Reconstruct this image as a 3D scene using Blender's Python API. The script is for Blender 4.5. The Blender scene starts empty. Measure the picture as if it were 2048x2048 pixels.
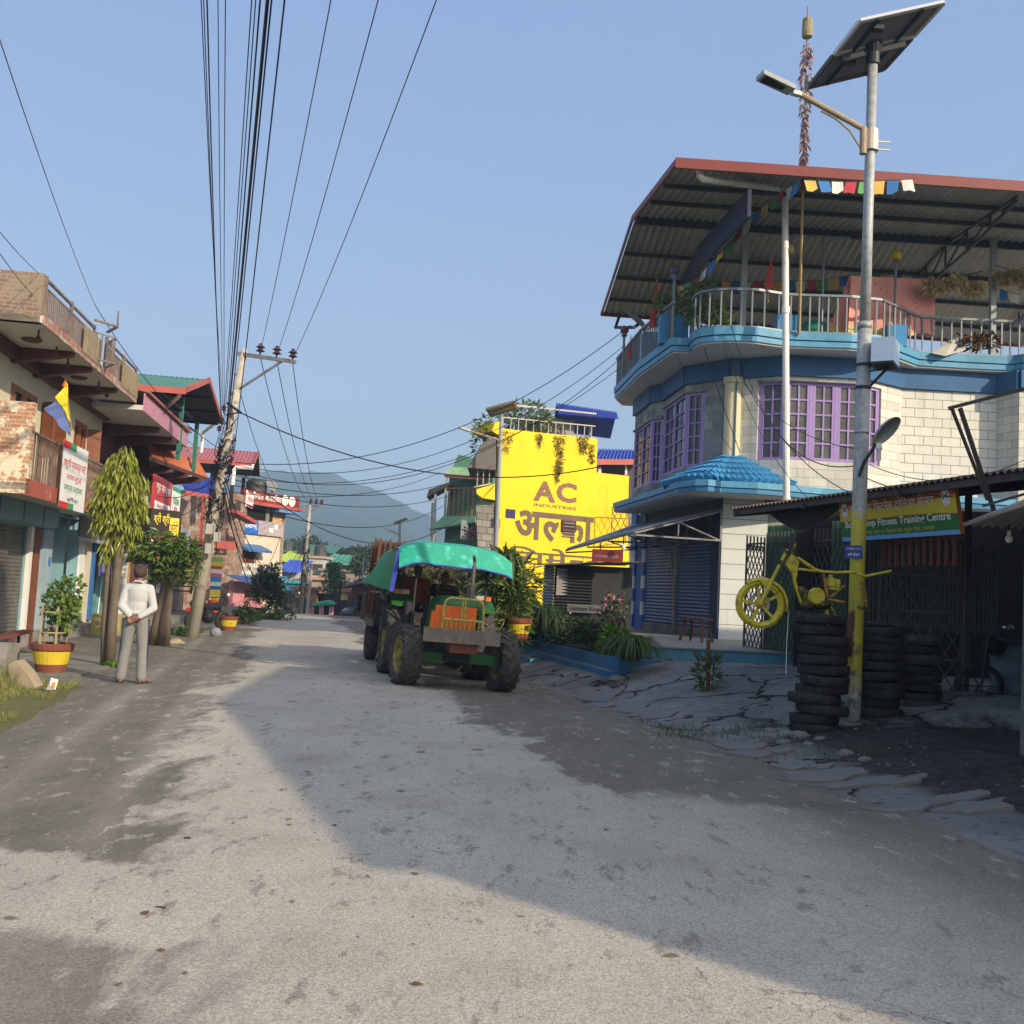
import bpy, bmesh, math, random
from mathutils import Vector, Matrix, Quaternion
random.seed(7)
V = Vector
SC = bpy.context.scene
COL = SC.collection
# ------------------------------------------------------------------ camera
H0 = 1.55
PITCH = math.atan(163 / 2048.0)
ROLL = 0.052
cam_d = bpy.data.cameras.new('camera'); cam = bpy.data.objects.new('camera', cam_d); COL.objects.link(cam)
cam_d.sensor_width = 36; cam_d.lens = 36; cam_d.clip_start = 0.05; cam_d.clip_end = 9000
_r0 = V((1, 0, 0)); _f0 = V((0, math.cos(PITCH), math.sin(PITCH))); _u0 = V((0, -math.sin(PITCH), math.cos(PITCH)))
_R = _r0 * math.cos(ROLL) + _u0 * math.sin(ROLL)
_U = _u0 * math.cos(ROLL) - _r0 * math.sin(ROLL)
mw = Matrix.Identity(4)
for i in range(3):
    mw[i][0] = _R[i]; mw[i][1] = _U[i]; mw[i][2] = -_f0[i]
mw[2][3] = H0
cam.matrix_world = mw
SC.camera = cam
# ------------------------------------------------------------------ light
SUN_H = V((-0.75, 0.66, 0)).normalized(); SUN_EL = math.radians(25)
sund = bpy.data.lights.new('sun', 'SUN'); sun = bpy.data.objects.new('sun', sund); COL.objects.link(sun)
sund.energy = 3.3; sund.angle = math.radians(0.6); sund.color = (1.0, 0.84, 0.62)
_sd = V((SUN_H.x * math.cos(SUN_EL), SUN_H.y * math.cos(SUN_EL), -math.sin(SUN_EL)))
sun.rotation_euler = _sd.to_track_quat('-Z', 'Y').to_euler()
sun.location = (20, -20, 30)
wd = bpy.data.worlds.new('World'); SC.world = wd; wd.use_nodes = True
nt = wd.node_tree; nt.nodes.clear()
o_ = nt.nodes.new('ShaderNodeOutputWorld'); bg_ = nt.nodes.new('ShaderNodeBackground'); sk = nt.nodes.new('ShaderNodeTexSky')
sk.sky_type = 'NISHITA'; sk.sun_disc = False; sk.sun_elevation = SUN_EL
sk.sun_rotation = math.atan2(-SUN_H.x, -SUN_H.y)
sk.altitude = 700; sk.air_density = 1.15; sk.dust_density = 0.9; sk.ozone_density = 2.0
bg_.inputs[1].default_value = 0.12
mxw = nt.nodes.new('ShaderNodeMix'); mxw.data_type = 'RGBA'; mxw.blend_type = 'MULTIPLY'; mxw.inputs[0].default_value = 1; mxw.inputs[7].default_value = (1.12, .98, 1.0, 1)
# hazy gradient towards the horizon, and the bright haze round the low sun (behind the camera)
tcw = nt.nodes.new('ShaderNodeTexCoord'); spw = nt.nodes.new('ShaderNodeSeparateXYZ'); nt.links.new(tcw.outputs['Generated'], spw.inputs[0])
grw = nt.nodes.new('ShaderNodeMapRange'); grw.inputs['From Min'].default_value = 0.0; grw.inputs['From Max'].default_value = .5; nt.links.new(spw.outputs[2], grw.inputs['Value'])
gcw = nt.nodes.new('ShaderNodeMix'); gcw.data_type = 'RGBA'; gcw.inputs[6].default_value = (1.55, 2.05, 2.62, 1); gcw.inputs[7].default_value = (1.16, 1.74, 3.08, 1); nt.links.new(grw.outputs[0], gcw.inputs[0])
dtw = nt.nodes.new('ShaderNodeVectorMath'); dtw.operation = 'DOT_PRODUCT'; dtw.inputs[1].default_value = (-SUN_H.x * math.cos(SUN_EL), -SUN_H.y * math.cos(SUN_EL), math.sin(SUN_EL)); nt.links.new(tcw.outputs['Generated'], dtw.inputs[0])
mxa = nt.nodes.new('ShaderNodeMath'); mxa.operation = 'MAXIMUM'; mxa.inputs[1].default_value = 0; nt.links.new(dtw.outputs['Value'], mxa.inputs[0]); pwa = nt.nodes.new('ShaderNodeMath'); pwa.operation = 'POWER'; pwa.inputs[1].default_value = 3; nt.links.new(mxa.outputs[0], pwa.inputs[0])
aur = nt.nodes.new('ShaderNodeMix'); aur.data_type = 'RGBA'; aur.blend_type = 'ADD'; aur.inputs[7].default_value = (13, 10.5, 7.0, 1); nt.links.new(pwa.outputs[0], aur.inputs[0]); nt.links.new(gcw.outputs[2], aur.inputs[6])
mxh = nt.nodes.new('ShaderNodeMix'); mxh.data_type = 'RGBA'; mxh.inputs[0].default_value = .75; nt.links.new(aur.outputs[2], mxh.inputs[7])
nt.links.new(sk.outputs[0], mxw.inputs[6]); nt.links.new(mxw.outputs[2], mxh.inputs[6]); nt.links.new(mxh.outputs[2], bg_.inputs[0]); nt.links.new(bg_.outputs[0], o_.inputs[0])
SC.view_settings.view_transform = 'Standard'; SC.view_settings.look = 'None'
SC.view_settings.exposure = 1.0; SC.view_settings.gamma = 1
SC.render.engine = 'CYCLES'
SC.cycles.max_bounces = 5; SC.cycles.diffuse_bounces = 3; SC.cycles.glossy_bounces = 2; SC.cycles.transparent_max_bounces = 6
SC.cycles.volume_bounces = 0; SC.cycles.caustics_reflective = False; SC.cycles.caustics_refractive = False

# ------------------------------------------------------------------ photo geometry helpers (2048 px photo coordinates)
CO = V((0, 0, H0))
def ray(u, v):
    return _R * ((u - 1024) / 2048.0) + _U * (-(v - 1024) / 2048.0) + _f0
def W(u, v, Y):
    r = ray(u, v); return CO + r * (Y / r.y)
def G0(u, v, z=0.0):
    r = ray(u, v); return CO + r * ((z - H0) / r.z)
def hit(u, v, p0, p1):
    """ray against the vertical plane through plan points p0,p1 -> world point"""
    n = V((p1[1] - p0[1], -(p1[0] - p0[0]), 0)); r = ray(u, v)
    t = (V((p0[0], p0[1], 0)) - CO).dot(n) / r.dot(n)
    return CO + r * t
# left street frame: s along the street, d towards the road
LO = V((-8.2, 17.2, 0)); LE = V((-.1520, .9884, 0)); LM = V((.9884, .1520, 0))
def L(s, d, z): return LO + LE * s + LM * d + V((0, 0, z))
def onL(u, v, d=0.0):
    p = hit(u, v, L(0, d, 0), L(1, d, 0)); q = p - LO
    return q.dot(LE), p.z
# ------------------------------------------------------------------ materials
MATS = {}
def lin(c):
    return tuple(((x / 255.) / 12.92 if x / 255. <= .04045 else ((x / 255. + .055) / 1.055) ** 2.4) for x in c)
def newmat(name):
    m = bpy.data.materials.new(name); m.use_nodes = True
    t = m.node_tree; b = t.nodes['Principled BSDF']
    return m, t, b
def N(t, kind, **kw):
    n = t.nodes.new('ShaderNode' + kind)
    for k, v in kw.items():
        if k.startswith('i_'):
            n.inputs[k[2:].replace('_', ' ')].default_value = v
        else: setattr(n, k, v)
    return n
def noise(t, vec, scale, detail=4, rough=.6):
    n = N(t, 'TexNoise'); n.inputs['Scale'].default_value = scale; n.inputs['Detail'].default_value = detail
    n.inputs['Roughness'].default_value = rough
    if vec is not None: t.links.new(vec, n.inputs['Vector'])
    return n.outputs['Fac']
def ramp(t, fac, a, b):
    r = N(t, 'MapRange'); r.inputs['From Min'].default_value = a; r.inputs['From Max'].default_value = b
    t.links.new(fac, r.inputs['Value']); return r.outputs['Result']
def mixc(t, fac, A, B, mode='MIX'):
    m = N(t, 'Mix', data_type='RGBA', blend_type=mode)
    for sock, val in ((m.inputs['Factor'], fac), (m.inputs[6], A), (m.inputs[7], B)):
        if isinstance(val, bpy.types.NodeSocket): t.links.new(val, sock)
        elif isinstance(val, (int, float)): sock.default_value = val
        else: sock.default_value = (val[0], val[1], val[2], 1)
    return m.outputs[2]
def math_(t, op, a, b=0.0, c=0.0):
    m = N(t, 'Math', operation=op)
    for i, v in enumerate((a, b, c)):
        if isinstance(v, bpy.types.NodeSocket): t.links.new(v, m.inputs[i])
        else: m.inputs[i].default_value = v
    return m.outputs[0]
def bump(t, b, h, strength=.4, dist=.01):
    n = N(t, 'Bump'); n.inputs['Strength'].default_value = strength; n.inputs['Distance'].default_value = dist
    t.links.new(h, n.inputs['Height']); t.links.new(n.outputs[0], b.inputs['Normal'])
def M(name, col, rough=.7, var=.22, scale=1.3, bmp=.15, bscale=45, metal=0.0, dirt=None, dirtamt=.5, spec=.3, streak=False, em=0):
    """plain procedural surface: colour, two scales of variation, optional dirt colour in patches"""
    if name in MATS: return MATS[name]
    m, t, b = newmat(name); tc = N(t, 'TexCoord').outputs['Object']
    n1 = noise(t, tc, scale, 5); n2 = noise(t, tc, scale * 9, 3)
    f = ramp(t, math_(t, 'ADD', math_(t, 'MULTIPLY', n1, .65), math_(t, 'MULTIPLY', n2, .35)), .32, .68)
    c = mixc(t, f, tuple(x * (1 - var) for x in col), tuple(min(1, x * (1 + var * .8)) for x in col))
    if dirt:
        mp = N(t, 'Mapping'); mp.inputs['Scale'].default_value = (1, 1, .22 if streak else 1); t.links.new(tc, mp.inputs[0])
        n3 = noise(t, mp.outputs[0], scale * (4 if streak else 2.2), 8, .7)
        c = mixc(t, ramp(t, n3, .62 - .3 * dirtamt, .72 - .1 * dirtamt), c, dirt)
    t.links.new(c, b.inputs['Base Color'])
    b.inputs['Roughness'].default_value = rough; b.inputs['Metallic'].default_value = metal
    b.inputs['Specular IOR Level'].default_value = spec
    if bmp: bump(t, b, noise(t, tc, bscale, 4), bmp, .01)
    if em: b.inputs['Emission Strength'].default_value = em
    MATS[name] = m; return m
def wallvec(t, sx=1., sy=1.):
    g = N(t, 'NewGeometry'); sn = N(t, 'SeparateXYZ'); t.links.new(g.outputs['True Normal'], sn.inputs[0])
    sp = N(t, 'SeparateXYZ'); t.links.new(g.outputs['Position'], sp.inputs[0])
    a = math_(t, 'SUBTRACT', math_(t, 'MULTIPLY', sp.outputs[1], sn.outputs[0]), math_(t, 'MULTIPLY', sp.outputs[0], sn.outputs[1]))
    c = N(t, 'CombineXYZ'); t.links.new(math_(t, 'MULTIPLY', a, sx), c.inputs[0]); t.links.new(math_(t, 'MULTIPLY', sp.outputs[2], sy), c.inputs[1])
    return c.outputs[0], g.outputs['Position']
def MBrick(name, c1, c2, mortar, w, h, ms=.012, rough=.8, plaster=None, pamt=.5, offset=.5, bmp=.5, bias=0., var=.25):
    if name in MATS: return MATS[name]
    m, t, b = newmat(name); vec, pos = wallvec(t)
    br = N(t, 'TexBrick'); t.links.new(vec, br.inputs['Vector']); br.offset = offset
    br.inputs['Color1'].default_value = (*c1, 1); br.inputs['Color2'].default_value = (*c2, 1); br.inputs['Mortar'].default_value = (*mortar, 1)
    br.inputs['Scale'].default_value = 1; br.inputs['Mortar Size'].default_value = ms; br.inputs['Mortar Smooth'].default_value = .1
    br.inputs['Brick Width'].default_value = w; br.inputs['Row Height'].default_value = h; br.inputs['Bias'].default_value = bias
    n1 = noise(t, pos, 2.3, 6, .65)
    c = mixc(t, ramp(t, n1, .3, .7), br.outputs['Color'], mixc(t, 1.0, br.outputs['Color'], (1 - var, 1 - var, 1 - var), 'MULTIPLY'))
    mps = N(t, 'Mapping'); mps.inputs['Scale'].default_value = (2.2, 2.2, .16); t.links.new(pos, mps.inputs[0]); c = mixc(t, ramp(t, noise(t, mps.outputs[0], 1.6, 6, .7), .52, .75), c, mixc(t, 1.0, c, (.80, .77, .70), 'MULTIPLY'))
    if plaster:
        n2 = noise(t, pos, 3.1, 8, .75)
        c = mixc(t, ramp(t, n2, .60 - .25 * pamt, .64 - .25 * pamt), plaster, c) if pamt < 0 else mixc(t, ramp(t, n2, .60 - .25 * pamt, .63 - .25 * pamt), c, plaster)
    t.links.new(c, b.inputs['Base Color']); b.inputs['Roughness'].default_value = rough; b.inputs['Specular IOR Level'].default_value = .25
    hgt = math_(t, 'SUBTRACT', math_(t, 'MULTIPLY', noise(t, pos, 30, 3), .3), br.outputs['Fac'])
    bump(t, b, hgt, bmp, .012)
    MATS[name] = m; return m
def MLeaf(name, c1, c2, rough=.5):
    if name in MATS: return MATS[name]
    m, t, b = newmat(name); g = N(t, 'NewGeometry').outputs['Position']
    f = ramp(t, noise(t, g, 9, 3), .3, .7)
    isl = N(t, 'NewGeometry').outputs['Random Per Island']
    c = mixc(t, math_(t, 'ADD', math_(t, 'MULTIPLY', f, .45), math_(t, 'MULTIPLY', isl, .55)), c1, c2)
    t.links.new(c, b.inputs['Base Color']); b.inputs['Roughness'].default_value = rough
    b.inputs['Specular IOR Level'].default_value = .35
    tr = N(t, 'BsdfTranslucent'); t.links.new(c, tr.inputs['Color'])
    mx = N(t, 'MixShader'); mx.inputs[0].default_value = .3
    t.links.new(b.outputs[0], mx.inputs[1]); t.links.new(tr.outputs[0], mx.inputs[2])
    t.links.new(mx.outputs[0], t.nodes['Material Output'].inputs[0])
    MATS[name] = m; return m
# ------------------------------------------------------------------ things and parts
def tag(o, label=None, cat=None, group=None, kind=None):
    if label: o['label'] = label
    if cat: o['category'] = cat
    if group: o['group'] = group
    if kind: o['kind'] = kind
    return o
def thing(name, label, cat, loc=(0, 0, 0), group=None):
    o = bpy.data.objects.new(name, None); COL.objects.link(o); o.location = loc; o.empty_display_size = .2
    return tag(o, label, cat, group)
def rootloc(o):
    while o.parent: o = o.parent
    return V(o.location)
class MB:
    def __init__(s): s.v = []; s.f = []
    def add(s, vs, fs):
        k = len(s.v); s.v += [tuple(x) for x in vs]; s.f += [tuple(i + k for i in f) for f in fs]; return s
    def quad(s, a, b, c, d): return s.add([a, b, c, d], [(0, 1, 2, 3)])
    def tri(s, a, b, c): return s.add([a, b, c], [(0, 1, 2)])
    def hexa(s, b4, t4):
        return s.add(list(b4) + list(t4), [(3, 2, 1, 0), (4, 5, 6, 7), (0, 1, 5, 4), (1, 2, 6, 5), (2, 3, 7, 6), (3, 0, 4, 7)])
    def box(s, c, size, rz=0):
        c = V(c); a, b, h = size[0] / 2, size[1] / 2, size[2] / 2; e = V((math.cos(rz), math.sin(rz), 0)); n = V((-e.y, e.x, 0)); z = V((0, 0, h))
        pl = [c - e * a - n * b, c + e * a - n * b, c + e * a + n * b, c - e * a + n * b]
        return s.hexa([p - z for p in pl], [p + z for p in pl])
    def bar(s, p, q, w, h=None, up=(0, 0, 1)):
        p = V(p); q = V(q); h = h or w; d = (q - p)
        if d.length < 1e-6: return s
        d.normalize(); up = V(up)
        if abs(d.dot(up)) > .98: up = V((1, 0, 0)) if abs(d.x) < .9 else V((0, 1, 0))
        x = d.cross(up).normalized() * (w / 2); y = x.cross(d).normalized() * (h / 2)
        o = [-x - y, x - y, x + y, -x + y]
        return s.hexa([p + k for k in o], [q + k for k in o])
    def plate(s, p0, p1, z0, z1, th):
        """vertical plate between plan points, thickness away to the left-hand normal"""
        p0 = V((p0[0], p0[1], 0)); p1 = V((p1[0], p1[1], 0)); d = (p1 - p0).normalized(); n = V((-d.y, d.x, 0)) * th
        pl = [p0, p1, p1 + n, p0 + n]
        return s.hexa([p + V((0, 0, z0)) for p in pl], [p + V((0, 0, z1)) for p in pl])
    def prism(s, poly, z0, z1):
        n = len(poly); k = [V((p[0], p[1], z0)) for p in poly] + [V((p[0], p[1], z1)) for p in poly]
        return s.add(k, [tuple(range(n - 1, -1, -1)), tuple(range(n, 2 * n))] + [(i, (i + 1) % n, (i + 1) % n + n, i + n) for i in range(n)])
    def extr(s, pts, vec):
        n = len(pts); vec = V(vec); k = [V(p) for p in pts] + [V(p) + vec for p in pts]
        return s.add(k, [tuple(range(n - 1, -1, -1)), tuple(range(n, 2 * n))] + [(i, (i + 1) % n, (i + 1) % n + n, i + n) for i in range(n)])
    def tube(s, pts, r, n=8, cap=True):
        pts = [V(p) for p in pts]; m = len(pts); rr = r if isinstance(r, (list, tuple)) else [r] * m
        k0 = len(s.v); prev = None
        for i, p in enumerate(pts):
            d = (pts[min(i + 1, m - 1)] - pts[max(i - 1, 0)])
            if d.length < 1e-9: d = V((0, 0, 1))
            d.normalize()
            if prev is None:
                a = d.cross(V((0, 0, 1)) if abs(d.z) < .95 else V((1, 0, 0))).normalized()
            else:
                a = prev - d * prev.dot(d)
                if a.length < 1e-6: a = d.orthogonal()
                a.normalize()
            prev = a; b = d.cross(a)
            for j in range(n):
                t = 2 * math.pi * j / n; s.v.append(tuple(p + (a * math.cos(t) + b * math.sin(t)) * rr[i]))
        for i in range(m - 1):
            for j in range(n):
                a0 = k0 + i * n + j; a1 = k0 + i * n + (j + 1) % n; s.f.append((a0, a1, a1 + n, a0 + n))
        if cap:
            s.f.append(tuple(k0 + j for j in range(n - 1, -1, -1))); s.f.append(tuple(k0 + (m - 1) * n + j for j in range(n)))
        return s
    def lathe(s, c, prof, n=20, axis=(0, 0, 1), ref=None):
        """prof: (radius, height) pairs along axis"""
        c = V(c); ax = V(axis).normalized(); a = V(ref).normalized() if ref else ax.orthogonal().normalized(); b = ax.cross(a)
        k0 = len(s.v)
        for (r, h) in prof:
            for j in range(n):
                t = 2 * math.pi * j / n; s.v.append(tuple(c + ax * h + (a * math.cos(t) + b * math.sin(t)) * r))
        for i in range(len(prof) - 1):
            for j in range(n):
                a0 = k0 + i * n + j; a1 = k0 + i * n + (j + 1) % n; s.f.append((a0, a1, a1 + n, a0 + n))
        if prof[0][0] > 1e-6: s.f.append(tuple(k0 + j for j in range(n - 1, -1, -1)))
        if prof[-1][0] > 1e-6: s.f.append(tuple(k0 + (len(prof) - 1) * n + j for j in range(n)))
        return s
    def ball(s, c, r, n=12, m=8, sc=(1, 1, 1)):
        prof = [(r * math.sin(math.pi * i / m), -r * math.cos(math.pi * i / m)) for i in range(m + 1)]
        k = len(s.v); s.lathe((0, 0, 0), prof, n)
        for i in range(k, len(s.v)):
            v = s.v[i]; s.v[i] = (c[0] + v[0] * sc[0], c[1] + v[1] * sc[1], c[2] + v[2] * sc[2])
        return s
    def sheet(s, a, b, c, d, waves, amp=.02, seg=4, th=.004, sub=1):
        """corrugated tin: a-b is the edge ACROSS the waves, c above b, d above a"""
        a, b, c, d = V(a), V(b), V(c), V(d); nrm = (b - a).cross(d - a).normalized(); n = waves * seg; k0 = len(s.v)
        for side in (0, 1):
            for j in range(sub + 1):
                f = j / sub
                for i in range(n + 1):
                    t = i / n; p = (a.lerp(b, t)).lerp(d.lerp(c, t), f)
                    s.v.append(tuple(p + nrm * (amp * math.sin(2 * math.pi * i / seg) - side * th)))
        w = n + 1; tot = w * (sub + 1)
        for j in range(sub):
            for i in range(n):
                q = k0 + j * w + i; s.f.append((q, q + 1, q + w + 1, q + w)); q += tot; s.f.append((q + w, q + w + 1, q + 1, q))
        for j in (0, sub):
            for i in range(n):
                q = k0 + j * w + i; s.f.append((q, q + tot, q + tot + 1, q + 1))
        return s
    def build(s, name, mat, parent=None, smooth=False, label=None, kind=None, group=None, cat=None, origin=None, rloc=None):
        me = bpy.data.meshes.new(name)
        if rloc is not None: org = V(rloc)
        elif parent is not None: org = rootloc(parent)
        elif origin is not None: org = V(origin)
        elif s.v and kind != 'structure':
            xs = [v[0] for v in s.v]; ys = [v[1] for v in s.v]; zs = [v[2] for v in s.v]
            org = V(((min(xs) + max(xs)) / 2, (min(ys) + max(ys)) / 2, min(zs)))
        else: org = V((0, 0, 0))
        me.from_pydata([(v[0] - org.x, v[1] - org.y, v[2] - org.z) for v in s.v], [], s.f)
        me.materials.append(mat)
        if smooth: me.polygons.foreach_set('use_smooth', [True] * len(me.polygons))
        me.update(); o = bpy.data.objects.new(name, me); COL.objects.link(o)
        if parent is not None: o.parent = parent
        else: o.location = org
        return tag(o, label, cat, group, kind)
def copy_tree(o, parent=None):
    c = o.copy(); COL.objects.link(c); c.parent = parent
    for ch in list(o.children): copy_tree(ch, c)
    return c
def text_mesh(s, bold=0.0, italic=0.0):
    cu = bpy.data.curves.new('txt', 'FONT'); cu.body = s; cu.offset = bold; cu.shear = italic; cu.resolution_u = 3
    ob = bpy.data.objects.new('txt', cu); COL.objects.link(ob)
    dg = bpy.context.evaluated_depsgraph_get(); dg.update(); ev = ob.evaluated_get(dg); me = bpy.data.meshes.new_from_object(ev)
    vs = [V(v.co) for v in me.vertices]; fs = [tuple(p.vertices) for p in me.polygons]
    bpy.data.objects.remove(ob); bpy.data.curves.remove(cu); bpy.data.meshes.remove(me)
    return vs, fs
def dev_mesh(word, bold=0.0):
    """Devanagari: tokens split by '~' mark half letters (right stem trimmed away)"""
    toks = word.split('~'); VV = []; FF = []; x = 0.0
    for i, t_ in enumerate(toks):
        if not t_: continue
        half = i < len(toks) - 1
        lead = t_[:-1] if half else t_
        for part, h in ((lead, False), (t_[-1] if half else '', True)):
            if not part: continue
            vs, fs = text_mesh(part, bold)
            if not vs: continue
            x0 = min(v.x for v in vs); x1 = max(v.x for v in vs)
            if h:
                bm = bmesh.new(); bv = [bm.verts.new(v) for v in vs]
                for f in fs:
                    try: bm.faces.new([bv[k] for k in f])
                    except ValueError: pass
                cut = x0 + (x1 - x0) * .66
                bmesh.ops.bisect_plane(bm, geom=bm.verts[:] + bm.edges[:] + bm.faces[:], plane_co=(cut, 0, 0), plane_no=(1, 0, 0), clear_outer=True)
                bm.verts.index_update(); vs = [V(v.co) for v in bm.verts]; fs = [tuple(q.index for q in f.verts) for f in bm.faces]; bm.free(); x1 = cut
            k = len(VV); VV += [V((v.x - x0 + x, v.y, 0)) for v in vs]; FF += [tuple(a + k for a in f) for f in fs]
            x += (x1 - x0)
    return VV, FF
def lettering(s, p, right, up, w, h, mat, parent, name='lettering', bold=0.0, out=.004, dev=False, mb=None, italic=0.):
    """text fitted into a w x h rectangle whose lower-left corner is p"""
    vs, fs = dev_mesh(s, bold) if dev else text_mesh(s, bold, italic)
    if not vs: return None
    x0 = min(v.x for v in vs); x1 = max(v.x for v in vs); y0 = min(v.y for v in vs); y1 = max(v.y for v in vs)
    right = V(right).normalized(); up = V(up).normalized(); n = right.cross(up); p = V(p) + n * out
    m = mb or MB(); m.add([p + right * ((v.x - x0) / max(1e-6, x1 - x0) * w) + up * ((v.y - y0) / max(1e-6, y1 - y0) * h) for v in vs], fs)
    if mb is None: return m.build(name, mat, parent)
def blob(name, shapes, mat, parent, voxel=.012, smooth_it=4, rloc=None, label=None):
    """one continuous body: tapered capsules (p,q,rp,rq) / ellipsoids ('e',c,(rx,ry,rz)) merged by voxel remesh"""
    m = MB()
    for sh in shapes:
        if sh[0] == 'e': m.ball(sh[1], 1.0, 16, 12, sh[2])
        else:
            p, q, a, b = V(sh[0]), V(sh[1]), sh[2], sh[3]
            m.tube([p, p.lerp(q, .33), p.lerp(q, .67), q], [a, a + (b - a) * .33, a + (b - a) * .67, b], 14); m.ball(p, a, 12, 8); m.ball(q, b, 12, 8)
    org = rootloc(parent) if rloc is None else V(rloc)
    me = bpy.data.meshes.new('tmp'); me.from_pydata([tuple(V(v) - org) for v in m.v], [], m.f); ob = bpy.data.objects.new('tmp', me); COL.objects.link(ob)
    md = ob.modifiers.new('r', 'REMESH'); md.mode = 'VOXEL'; md.voxel_size = voxel; md.use_smooth_shade = True
    if smooth_it:
        ms = ob.modifiers.new('s', 'SMOOTH'); ms.iterations = smooth_it; ms.factor = .5
    dg = bpy.context.evaluated_depsgraph_get(); dg.update(); me2 = bpy.data.meshes.new_from_object(ob.evaluated_get(dg)); bpy.data.objects.remove(ob); bpy.data.meshes.remove(me)
    me2.name = name; me2.materials.clear(); me2.materials.append(mat); me2.polygons.foreach_set('use_smooth', [True] * len(me2.polygons))
    o = bpy.data.objects.new(name, me2); COL.objects.link(o); o.parent = parent
    return tag(o, label)
def leaves(m, c, rad, n, size, droop=0.0, rnd=None, asp=.45, shell=.0):
    """n leaf blades spread through an ellipsoid"""
    rnd = rnd or random; c = V(c)
    for _ in range(n):
        while True:
            p = V((rnd.uniform(-1, 1), rnd.uniform(-1, 1), rnd.uniform(-1, 1)))
            if shell < p.length <= 1: break
        o = V((p.x * rad[0], p.y * rad[1], p.z * rad[2])); q = c + o
        out = (V((p.x, p.y, p.z * .5)) + V((rnd.uniform(-.7, .7), rnd.uniform(-.7, .7), rnd.uniform(-.5, .7)))).normalized()
        out = (out + V((0, 0, -droop))).normalized(); sz = size * rnd.uniform(.6, 1.3)
        sd = out.cross(V((rnd.uniform(-1, 1), rnd.uniform(-1, 1), rnd.uniform(-1, 1)))).normalized() * sz * asp * .5
        nm = out.cross(sd).normalized() * sz * .06
        m.add([q, q + out * sz * .45 + sd + nm, q + out * sz, q + out * sz * .45 - sd + nm], [(0, 1, 2, 3)])
    return m
def wire_pts(p, q, sag, n=14):
    p, q = V(p), V(q); return [p.lerp(q, i / n) + V((0, 0, -4 * sag * (i / n) * (1 - i / n))) for i in range(n + 1)]
from mathutils import noise as mn
def sm(a, b, x):
    t = max(0., min(1., (x - a) / (b - a))); return t * t * (3 - 2 * t)
def cc(x, y): return x * .975 + y * .22
def gz(x, y):
    c = cc(x, y); z = 0.0
    if y > 50:
        q = y - 50; z -= (.0065 * q * q if q < 6 else .234 + (q - 6) * .075) if q < 170 else 12.5
        z = max(z, -12.5)
    z -= .0375 * min(max(c - 2.0, 0), 2.9) * sm(12, 15.5, y) * (1 - sm(21, 27, y))
    if c > 4.9 and -12 < y < 45:
        sl = .14 + .17 * sm(12, 16, y)
        zz = min(.62 if y > 12 else .3, (c - 4.9) * sl) * (1 - sm(30, 45, y))
        z += zz
    if c < -2.5 and y < 14.2:
        z += .05 * sm(-2.5, -3.2, c) * 1.0 - (.42 * (1 - abs(cc(x, y) + 4.55) / .45) if abs(c + 4.55) < .45 and y > 6 else 0)
    return z
def axis(lo, hi, step, far_lo, far_hi, g=1.35):
    a = []; x = lo
    while x <= hi + 1e-6: a.append(x); x += step
    s = step
    while a[-1] < far_hi: s *= g; a.append(a[-1] + s)
    s = step
    while a[0] > far_lo: s *= g; a.insert(0, a[0] - s)
    return a
xs = axis(-11, 11, .22, -2500, 2500); ys = axis(-2, 34, .22, -400, 2500, 1.12)
m = MB()
for y in ys:
    for x in xs:
        z = gz(x, y)
        if cc(x, y) > 5.0 and y < 16: z += .022 * mn.noise(V((x * 2.2, y * 2.2, 0))) + .012 * mn.noise(V((x * 7, y * 7, 3)))
        if cc(x, y) < -2.7 and y < 16: z += .03 * mn.noise(V((x * 2.5, y * 2.5, 5)))
        m.v.append((x, y, z))
nx = len(xs)
for j in range(len(ys) - 1):
    for i in range(nx - 1): m.f.append((j * nx + i, j * nx + i + 1, (j + 1) * nx + i + 1, (j + 1) * nx + i))
# --- ground material: worn concrete apron, black earth in the yard, grass soil on the left, far fields
gm, t, b = newmat('ground')
P = N(t, 'NewGeometry').outputs['Position']; sp = N(t, 'SeparateXYZ'); t.links.new(P, sp.inputs[0]); X_, Y_ = sp.outputs[0], sp.outputs[1]
c_ = math_(t, 'ADD', math_(t, 'MULTIPLY', X_, .975), math_(t, 'MULTIPLY', Y_, .22))
n1 = noise(t, P, 1.1, 6, .65); n2 = noise(t, P, 9, 5, .7); n3 = noise(t, P, 60, 3, .6)
conc = mixc(t, ramp(t, n1, .35, .65), (.13, .135, .135), (.24, .24, .23))
conc = mixc(t, ramp(t, n2, .55, .7), conc, (.06, .06, .058))
vg = N(t, 'TexVoronoi', feature='DISTANCE_TO_EDGE'); vg.inputs['Scale'].default_value = .62; wq = N(t, 'VectorMath', operation='ADD'); wq2 = N(t, 'TexNoise'); wq2.inputs['Scale'].default_value = 2.2; wq2.inputs['Detail'].default_value = 6; t.links.new(P, wq2.inputs['Vector']); t.links.new(P, wq.inputs[0]); t.links.new(wq2.outputs['Color'], wq.inputs[1]); t.links.new(wq.outputs[0], vg.inputs['Vector'])
gcr = math_(t, 'SUBTRACT', 1.0, ramp(t, vg.outputs['Distance'], .008, .03)); conc = mixc(t, gcr, conc, (.012, .012, .011))
earth = mixc(t, ramp(t, n2, .4, .65), (.018, .017, .016), (.05, .047, .042))
soil = mixc(t, ramp(t, n2, .35, .6), (.16, .12, .07), (.10, .12, .035))
kerbc = mixc(t, ramp(t, n1, .35, .65), (.13, .12, .10), (.22, .20, .17))
field = mixc(t, ramp(t, noise(t, P, .02, 5, .6), .4, .6), (.04, .07, .025), (.09, .12, .05))
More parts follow.
